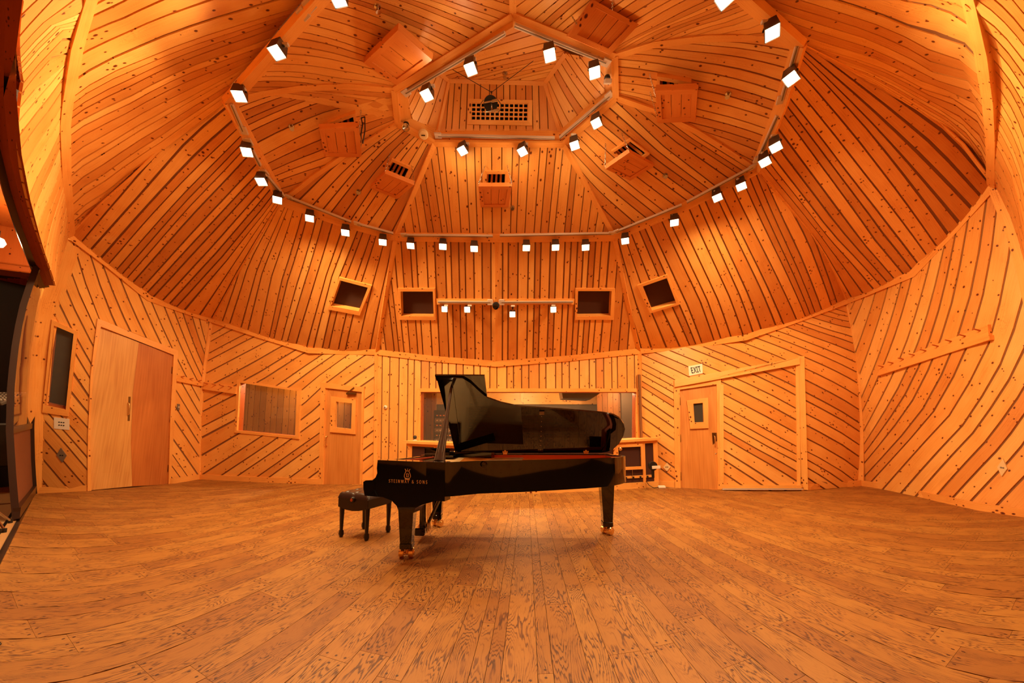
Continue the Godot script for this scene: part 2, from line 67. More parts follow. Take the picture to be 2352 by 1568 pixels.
		[[-0.962, -0.299, -0.936, -0.216, -0.911, -0.134, -0.885, -0.051, -0.859, 0.031, -0.834, 0.114, -0.808, 0.196, -0.782, 0.279, -0.757, 0.361], [-0.821, -0.299, -0.806, -0.217, -0.791, -0.134, -0.776, -0.052, -0.762, 0.031, -0.747, 0.113, -0.732, 0.196, -0.717, 0.278, -0.703, 0.361], [-0.362, -0.301, -0.355, -0.219, -0.349, -0.136, -0.343, -0.054, -0.336, 0.029, -0.33, 0.111, -0.324, 0.194, -0.317, 0.276, -0.311, 0.358], [0.069, -0.302, 0.07, -0.221, 0.072, -0.141, 0.073, -0.06, 0.075, 0.021, 0.076, 0.102, 0.077, 0.183, 0.079, 0.264, 0.08, 0.345], [0.662, -0.304, 0.658, -0.226, 0.655, -0.148, 0.651, -0.07, 0.648, 0.008, 0.644, 0.086, 0.64, 0.164, 0.637, 0.242, 0.633, 0.32], [0.888, -0.305, 0.88, -0.227, 0.873, -0.149, 0.866, -0.071, 0.858, 0.007, 0.851, 0.085, 0.844, 0.162, 0.836, 0.24, 0.829, 0.318], [1.085, -0.306, 1.074, -0.228, 1.063, -0.15, 1.052, -0.072, 1.041, 0.006, 1.03, 0.084, 1.019, 0.161, 1.008, 0.239, 0.997, 0.317]],
		[[-0.358, 0.07, 0.536, 0.055, 0.533, -0.174, -0.376, -0.159]]],
	"N3": [[0.912, 6.311, -5.195], [0.392, 0, 0.92], [-0.671, 0.684, 0.286], [-0.629, -0.729, 0.268], [-0.03177, -0.0234, 0.07508, 0.30992, 0.35836, -0.22642, 0.19365, -0.09212, -0.0588, 0.06352],
		[-0.591, -0.217, 0.259, -0.367, 0.66, -0.136, 0.211, 0.358, -0.391, 0.417],
		[[-0.602, -0.206, -0.582, -0.123, -0.562, -0.04, -0.542, 0.044, -0.522, 0.127, -0.502, 0.21, -0.482, 0.293, -0.461, 0.376, -0.441, 0.459], [-0.43, -0.252, -0.419, -0.178, -0.407, -0.105, -0.395, -0.031, -0.383, 0.042, -0.372, 0.116, -0.36, 0.19, -0.348, 0.263, -0.336, 0.337], [-0.216, -0.283, -0.208, -0.204, -0.199, -0.125, -0.191, -0.046, -0.183, 0.033, -0.174, 0.112, -0.166, 0.191, -0.157, 0.27, -0.149, 0.349], [-0.01, -0.318, -0.003, -0.239, 0.003, -0.159, 0.01, -0.08, 0.017, 0, 0.023, 0.079, 0.03, 0.158, 0.037, 0.238, 0.044, 0.317], [0.235, -0.366, 0.243, -0.288, 0.252, -0.209, 0.26, -0.131, 0.268, -0.052, 0.277, 0.026, 0.285, 0.105, 0.293, 0.184, 0.302, 0.262], [0.402, -0.367, 0.42, -0.301, 0.438, -0.235, 0.455, -0.169, 0.473, -0.103, 0.49, -0.037, 0.508, 0.029, 0.525, 0.095, 0.543, 0.161]],
		[]],
	"N5": [[-1.294, 6.293, -5.376], [0.385, 0, -0.923], [0.562, 0.794, 0.234], [0.732, -0.609, 0.306], [-0.03752, -0.00113, 0.02642, 0.61804, 0.09393, -0.13056, 0.04095, -0.13385, -0.0259, 0.08296],
		[0.409, -0.189, 0.187, 0.463, -0.331, 0.31, -0.381, -0.192, 0.013, -0.344],
		[[0.377, -0.207, 0.352, -0.124, 0.327, -0.041, 0.302, 0.043, 0.277, 0.126, 0.253, 0.209, 0.228, 0.292, 0.203, 0.375, 0.178, 0.458], [0.207, -0.264, 0.191, -0.19, 0.175, -0.117, 0.159, -0.043, 0.143, 0.031, 0.127, 0.104, 0.112, 0.178, 0.096, 0.252, 0.08, 0.325], [0.007, -0.32, -0.004, -0.249, -0.015, -0.177, -0.026, -0.105, -0.038, -0.034, -0.049, 0.038, -0.06, 0.11, -0.071, 0.181, -0.083, 0.253], [-0.191, -0.254, -0.198, -0.199, -0.206, -0.145, -0.213, -0.09, -0.221, -0.036, -0.228, 0.019, -0.236, 0.073, -0.243, 0.128, -0.251, 0.182], [-0.395, -0.226, -0.4, -0.185, -0.406, -0.144, -0.411, -0.102, -0.417, -0.061, -0.422, -0.02, -0.428, 0.021, -0.433, 0.062, -0.439, 0.104]],
		[]],
	"N0": [[-0.242, 6.595, -5.04], [-1, 0.001, 0], [0, 0.123, -0.992], [-0.001, -0.992, -0.123], [0.00015, -0.00406, -0.00504, 0.02769, -0.06461, -0.06723, 0.01688, -0.05267, -0.02256, -0.00727],
		[0.743, 0.417, -0.755, 0.412, -1, -0.144, -0.183, -0.742, 1.009, -0.047],
		[[-0.474, 0.469, -0.547, 0.445, -0.62, 0.421, -0.693, 0.397, -0.767, 0.372, -0.84, 0.348, -0.913, 0.324, -0.986, 0.3, -1.059, 0.276], [0.343, 0.466, 0.183, 0.398, 0.024, 0.331, -0.136, 0.264, -0.296, 0.2, -0.461, 0.148, -0.627, 0.096, -0.792, 0.044, -0.957, -0.007], [0.735, 0.369, 0.559, 0.302, 0.382, 0.235, 0.205, 0.167, 0.026, 0.107, -0.154, 0.052, -0.335, -0.003, -0.516, -0.057, -0.697, -0.112], [0.904, 0.205, 0.716, 0.13, 0.528, 0.054, 0.34, -0.021, 0.15, -0.092, -0.042, -0.155, -0.234, -0.218, -0.427, -0.282, -0.619, -0.345], [0.989, 0.004, 0.818, -0.062, 0.647, -0.129, 0.477, -0.195, 0.306, -0.261, 0.135, -0.326, -0.037, -0.392, -0.208, -0.457, -0.379, -0.523], [1.02, -0.133, 0.874, -0.205, 0.728, -0.276, 0.583, -0.348, 0.437, -0.42, 0.289, -0.487, 0.141, -0.555, -0.007, -0.622, -0.154, -0.689]],
		[]],
	"C": [[-8.349, 2.208, -8.181], [0.421, 0, -0.907], [0.177, 0.981, 0.082], [0.89, -0.195, 0.413], [0.11678, 0.03352, -0.10434, -0.21308, -0.19111, 0.01496, 0.0393, 0.07294, 0.0131, 0.00919],
		[-0.841, -2.328, -0.257, -2.218, 0.486, -2.155, 0.996, -2.137, 1.627, -2.188, 1.584, -0.672, 1.598, 0.586, 1.629, 1.771, 0.888, 1.851, 0.142, 1.937, -0.645, 2.384, -1.271, 2.695, -1.29, 2.041, -1.283, 1.381, -1.227, 0.534, -1.104, -0.55, -0.822, -2.35],
		[[-0.922, -1.682, -0.859, -1.79, -0.796, -1.898, -0.733, -2.006, -0.67, -2.114, -0.604, -2.221, -0.534, -2.324, -0.463, -2.428, -0.393, -2.531], [-0.972, -0.793, -0.849, -0.979, -0.726, -1.165, -0.605, -1.352, -0.487, -1.541, -0.368, -1.73, -0.248, -1.918, -0.125, -2.104, -0.002, -2.291], [-1.184, 0.303, -0.984, -0.008, -0.782, -0.317, -0.571, -0.62, -0.36, -0.924, -0.149, -1.227, 0.062, -1.53, 0.273, -1.833, 0.485, -2.137], [-1.167, 1.079, -0.923, 0.643, -0.68, 0.208, -0.434, -0.227, -0.169, -0.649, 0.096, -1.072, 0.376, -1.485, 0.667, -1.89, 0.957, -2.296], [-1.217, 2.315, -0.923, 1.732, -0.614, 1.157, -0.301, 0.584, 0.018, 0.014, 0.339, -0.554, 0.697, -1.1, 1.058, -1.644, 1.418, -2.188], [-1.138, 2.592, -0.854, 1.989, -0.563, 1.389, -0.253, 0.798, 0.1, 0.232, 0.463, -0.327, 0.843, -0.875, 1.222, -1.423, 1.602, -1.972], [-0.668, 2.358, -0.404, 1.896, -0.14, 1.435, 0.132, 0.977, 0.416, 0.528, 0.707, 0.083, 0.999, -0.361, 1.295, -0.803, 1.591, -1.245], [0.145, 1.881, 0.332, 1.566, 0.519, 1.251, 0.707, 0.936, 0.896, 0.622, 1.085, 0.309, 1.283, 0, 1.48, -0.309, 1.678, -0.617], [0.994, 1.845, 1.074, 1.686, 1.153, 1.528, 1.233, 1.37, 1.313, 1.211, 1.395, 1.054, 1.48, 0.898, 1.564, 0.742, 1.649, 0.586]],
		[[-1.108, 1.035, -0.852, 0.934, -0.73, -0.577, -0.967, -0.526], [-0.603, 1.304, 0.903, 0.879, 0.947, -0.69, 0.957, -2.171, -0.281, -2.22, -0.411, -1.078, -0.53, 0.164]]],
	"D": [[-5.529, 1.85, -9.228], [0.982, 0, 0.19], [0, 1, 0], [-0.19, 0, 0.982], [0.1091, 0.03168, -0.00325, -0.02636, -0.00236, -0.00793, -0.00659, 0.00041, -0.00121, -0.00097],
		[-2.29, -1.85, -0.376, -1.85, 1.251, -1.85, 2.47, -1.85, 2.439, -0.35, 2.406, 1.191, 1.609, 1.212, 0.778, 1.245, -0.678, 1.672, -2.285, 2.186, -2.359, 0.991, -2.391, -0.286],
		[[-2.264, 1.781, -2.142, 1.834, -2.021, 1.887, -1.899, 1.94, -1.776, 1.989, -1.647, 2.022, -1.519, 2.055, -1.39, 2.087, -1.262, 2.12], [-2.301, 0.876, -1.974, 1.005, -1.648, 1.134, -1.322, 1.263, -0.996, 1.391, -0.67, 1.52, -0.34, 1.64, -0.011, 1.76, 0.319, 1.88], [-2.25, -0.667, -1.731, -0.453, -1.211, -0.239, -0.702, 0.001, -0.193, 0.24, 0.292, 0.523, 0.766, 0.826, 1.239, 1.128, 1.709, 1.438], [-2.2, -1.74, -1.598, -1.413, -0.996, -1.087, -0.397, -0.755, 0.173, -0.376, 0.729, 0.023, 1.242, 0.477, 1.793, 0.882, 2.353, 1.277], [-0.897, -1.85, -0.472, -1.594, -0.048, -1.338, 0.371, -1.073, 0.789, -0.806, 1.201, -0.532, 1.6, -0.237, 1.998, 0.058, 2.397, 0.353], [-0.075, -1.8, 0.233, -1.595, 0.541, -1.39, 0.848, -1.185, 1.155, -0.978, 1.453, -0.759, 1.751, -0.54, 2.048, -0.32, 2.346, -0.101], [1.552, -1.828, 1.662, -1.742, 1.771, -1.656, 1.88, -1.57, 1.99, -1.484, 2.099, -1.398, 2.208, -1.312, 2.318, -1.226, 2.427, -1.14]],
		[[-1.18, 0.524, 0.502, 0.287, 0.521, -0.763, -1.173, -0.64], [1.114, 0.483, 2.159, 0.363, 2.174, -1.842, 1.175, -1.864]]],
	"E": [[-1.961, 1.389, -8.628], [0.986, 0, 0.167], [0.002, 1, -0.011], [-0.167, 0.012, 0.986], [0.03244, 0.00583, -0.01819, -0.02502, -0.00961, -0.00188, 0.00113, 0.01656, 0.00061, 0.00121],
		[-1.146, -1.389, 0.319, -1.39, 1.645, -1.388, 1.635, 1.303, 0.222, 1.448, -1.211, 1.652, -1.178, 0.111],
		[[-1.061, 1.729, -1.051, 1.332, -1.042, 0.935, -1.032, 0.537, -1.023, 0.14, -1.014, -0.257, -1.005, -0.655, -0.997, -1.052, -0.988, -1.449], [0.214, 1.69, 0.224, 1.304, 0.234, 0.917, 0.244, 0.53, 0.254, 0.144, 0.263, -0.243, 0.273, -0.63, 0.282, -1.016, 0.291, -1.403], [1.634, 1.644, 1.635, 1.261, 1.637, 0.877, 1.638, 0.493, 1.64, 0.109, 1.641, -0.274, 1.642, -0.658, 1.644, -1.042, 1.645, -1.425]],
		[[-0.105, 0.697, 1.686, 0.676, 1.689, -0.41, -0.064, -0.422]]],
	"Eb": [[1.199, 1.376, -8.575], [0.99, 0, -0.138], [-0.002, 1, -0.012], [0.138, 0.012, 0.99], [0.03018, 0.00394, -0.01748, -0.01703, 0.00024, -0.00212, -0.00079, 0.01163, -0.00089, 0.0013],
		[-1.547, -1.375, -0.04, -1.377, 1.713, -1.375, 1.792, 1.685, 0.028, 1.47, -1.558, 1.316],
		[[-1.559, 1.657, -1.558, 1.274, -1.556, 0.89, -1.555, 0.506, -1.553, 0.123, -1.552, -0.261, -1.55, -0.645, -1.549, -1.029, -1.547, -1.412], [0.341, 1.71, 0.333, 1.321, 0.325, 0.933, 0.317, 0.545, 0.309, 0.156, 0.301, -0.232, 0.294, -0.62, 0.287, -1.008, 0.279, -1.397], [1.761, 1.746, 1.753, 1.348, 1.745, 0.949, 1.738, 0.55, 1.73, 0.151, 1.721, -0.247, 1.712, -0.646, 1.703, -1.045, 1.694, -1.443]],
		[[-1.603, 0.689, 1.684, 0.725, 1.636, -0.41, -1.598, -0.397]]],
	"F": [[5.5, 1.634, -8.537], [1, 0, 0.007], [0.001, 0.997, -0.072], [-0.007, 0.072, 0.997], [0.31372, 0.00161, -0.05723, -0.0881, 0.01779, -0.01595, 0.00026, 0.02077, -0.00438, 0.00345],
		[-2.61, -1.609, -1.898, -1.638, -1.195, -1.657, -0.353, -1.664, 0.491, -1.66, 2.279, -1.615, 2.378, -0.511, 2.435, 1.476, 2.319, 2.587, 1.004, 2.089, -0.284, 1.641, -1.383, 1.52, -2.53, 1.444],
		[[0.646, 1.866, 0.901, 1.771, 1.157, 1.675, 1.414, 1.586, 1.674, 1.504, 1.934, 1.421, 2.194, 1.339, 2.456, 1.263, 2.719, 1.19], [-0.256, 1.607, 0.067, 1.464, 0.391, 1.321, 0.714, 1.178, 1.037, 1.037, 1.364, 0.901, 1.69, 0.766, 2.016, 0.63, 2.342, 0.495], [-2.043, 1.426, -1.511, 1.135, -0.978, 0.843, -0.446, 0.552, 0.084, 0.256, 0.609, -0.048, 1.153, -0.314, 1.709, -0.558, 2.264, -0.802], [-2.493, 1.201, -1.914, 0.815, -1.342, 0.419, -0.766, 0.028, -0.178, -0.344, 0.422, -0.693, 1.053, -0.987, 1.684, -1.28, 2.315, -1.574], [-2.496, 0.485, -2.165, 0.2, -1.831, -0.082, -1.485, -0.349, -1.14, -0.616, -0.784, -0.87, -0.422, -1.115, -0.061, -1.36, 0.301, -1.605], [-2.495, -0.117, -2.266, -0.317, -2.036, -0.517, -1.802, -0.713, -1.564, -0.904, -1.327, -1.094, -1.089, -1.285, -0.845, -1.468, -0.601, -1.65], [-2.529, -0.998, -2.449, -1.067, -2.368, -1.136, -2.288, -1.205, -2.208, -1.273, -2.127, -1.342, -2.047, -1.411, -1.967, -1.479, -1.886, -1.548]],
		[[-1.849, 0.709, -0.893, 0.749, -1.119, -1.651, -1.971, -1.652]]],
	"G": [[7.757, 2.254, -7.006], [-0.046, 0, 0.999], [0.009, 1, 0], [-0.999, 0.009, -0.046], [-0.06518, 0.01836, -0.02268, -0.04337, -0.00771, 0.02969, -0.03033, 0.00856, 0.00513, 0.00242],
		[-1.709, -2.254, -0.96, -2.253, -0.035, -2.255, 0.723, -2.256, 1.142, -2.254, 1.435, -2.253, 1.38, -0.406, 1.337, 1.441, 1.325, 2.068, 1.313, 2.865, 0.647, 2.457, -0.159, 2.012, -0.872, 1.992, -1.711, 1.959, -1.716, 0.847, -1.713, -1.147],
		[[-1.716, 1.359, -1.677, 1.412, -1.639, 1.465, -1.601, 1.517, -1.562, 1.57, -1.524, 1.623, -1.486, 1.676, -1.447, 1.729, -1.409, 1.781], [-1.74, -0.209, -1.592, 0.063, -1.445, 0.336, -1.297, 0.608, -1.149, 0.88, -0.999, 1.152, -0.85, 1.423, -0.701, 1.695, -0.556, 1.969], [-1.674, -1.165, -1.42, -0.789, -1.166, -0.414, -0.912, -0.039, -0.671, 0.344, -0.443, 0.736, -0.231, 1.136, -0.026, 1.54, 0.179, 1.944], [-1.767, -2.128, -1.264, -1.627, -0.76, -1.125, -0.291, -0.596, 0.085, 0.006, 0.403, 0.64, 0.675, 1.296, 0.913, 1.966, 1.151, 2.635], [-1.256, -2.19, -0.793, -1.693, -0.331, -1.197, 0.132, -0.701, 0.481, -0.122, 0.782, 0.483, 0.99, 1.129, 1.186, 1.779, 1.373, 2.431], [-0.18, -2.158, 0.085, -1.811, 0.351, -1.463, 0.616, -1.115, 0.841, -0.742, 1.052, -0.359, 1.235, 0.037, 1.383, 0.449, 1.532, 0.86], [0.634, -2.156, 0.766, -1.949, 0.898, -1.741, 1.03, -1.534, 1.153, -1.322, 1.25, -1.096, 1.348, -0.87, 1.445, -0.644, 1.542, -0.419], [1.333, -2.257, 1.376, -2.162, 1.419, -2.068, 1.463, -1.974, 1.506, -1.88, 1.549, -1.786, 1.592, -1.691, 1.636, -1.597, 1.679, -1.503]],
		[]],
	"H": [[5.784, 3.522, -4.015], [-0.761, 0, 0.648], [-0.072, 0.994, -0.084], [-0.644, -0.111, -0.757], [-0.3783, -0.13518, 0.07555, 0.01242, 0.07138, 0.09924, 0.00861, 0.00508, 0.02376, 0.00956],
		[-2.515, -3.512, -2.651, -1.683, -2.629, 0.162, -2.584, 0.793, -2.464, 1.601, -0.808, 1.572, 0.2, 1.566, 1.193, 1.567, 1.993, 1.577, 4.24, 0.84, 3.3, 0.752, 1.472, -0.804, 1.88, -3.552],
		[[2.56, 1.305, 2.392, 1.275, 2.223, 1.245, 2.055, 1.215, 1.906, 1.134, 1.762, 1.041, 1.618, 0.949, 1.474, 0.857, 1.33, 0.765], [2.132, 1.402, 1.954, 1.352, 1.775, 1.302, 1.597, 1.25, 1.454, 1.133, 1.31, 1.015, 1.166, 0.898, 1.023, 0.781, 0.879, 0.664], [1.208, 1.48, 1.004, 1.401, 0.8, 1.322, 0.61, 1.223, 0.465, 1.059, 0.32, 0.895, 0.175, 0.731, 0.03, 0.567, -0.115, 0.403], [0.261, 1.481, 0.033, 1.367, -0.194, 1.254, -0.421, 1.141, -0.549, 0.931, -0.654, 0.7, -0.76, 0.469, -0.866, 0.238, -0.972, 0.007], [-1.062, 1.427, -1.351, 1.179, -1.639, 0.931, -1.927, 0.683, -2.045, 0.369, -1.998, -0.008, -1.951, -0.385, -1.904, -0.763, -1.857, -1.14], [-2.175, 1.471, -2.349, 1.088, -2.522, 0.705, -2.696, 0.323, -2.665, -0.076, -2.554, -0.482, -2.443, -0.887, -2.333, -1.293, -2.222, -1.698]],
		[]],
	"B": [[-4.947, 4.395, -3.837], [-0.767, 0, -0.641], [0.062, 0.995, -0.074], [0.638, -0.096, -0.764], [-0.15151, 0.03835, 0.17979, 0.02849, -0.07192, 0.08578, -0.0048, 0.006, -0.01705, -0.08259],
		[-3.658, -0.064, -1.476, 0.684, -0.794, 0.68, 0.275, 0.68, 0.705, 0.638, 1.933, 0.528, 4.085, 0.375, 3.566, -0.712, 2.692, -0.598, 1.681, -0.46, 0.679, -0.299, 0.478, -0.266, -0.354, -0.11, -0.909, 0.006, -1.698, -0.085, -2.173, -0.132, -4.118, -0.849],
		[[-1.872, -0.134, -1.919, -0.067, -1.966, 0, -2.013, 0.067, -2.081, 0.113, -2.15, 0.156, -2.219, 0.2, -2.289, 0.244, -2.358, 0.287], [-1.611, -0.03, -1.664, 0.035, -1.717, 0.101, -1.77, 0.166, -1.823, 0.231, -1.882, 0.289, -1.952, 0.336, -2.022, 0.382, -2.092, 0.429], [-0.932, -0.049, -1.052, 0.224, -1.164, 0.495, -0.956, 0.709, -0.749, 0.923, -0.542, 1.137, -0.334, 1.351, -0.127, 1.565, 0.08, 1.779], [-0.483, -0.089, -0.49, 0.008, -0.497, 0.104, -0.504, 0.2, -0.511, 0.296, -0.518, 0.393, -0.536, 0.487, -0.56, 0.58, -0.584, 0.674], [0.312, -0.221, 0.309, -0.104, 0.306, 0.012, 0.302, 0.128, 0.299, 0.245, 0.295, 0.361, 0.271, 0.474, 0.239, 0.586, 0.208, 0.698], [1.473, -0.311, 1.455, -0.182, 1.438, -0.054, 1.42, 0.075, 1.403, 0.204, 1.362, 0.327, 1.313, 0.447, 1.264, 0.568, 1.215, 0.688], [1.91, -0.406, 1.898, -0.258, 1.887, -0.11, 1.876, 0.038, 1.865, 0.185, 1.842, 0.33, 1.774, 0.461, 1.706, 0.593, 1.638, 0.725], [6.673, 0.314, 6.417, 0.451, 6.161, 0.589, 5.905, 0.727, 5.649, 0.864, 5.392, 1.002, 5.184, 1.191, 5.031, 1.438, 4.877, 1.685]],
		[]],
}
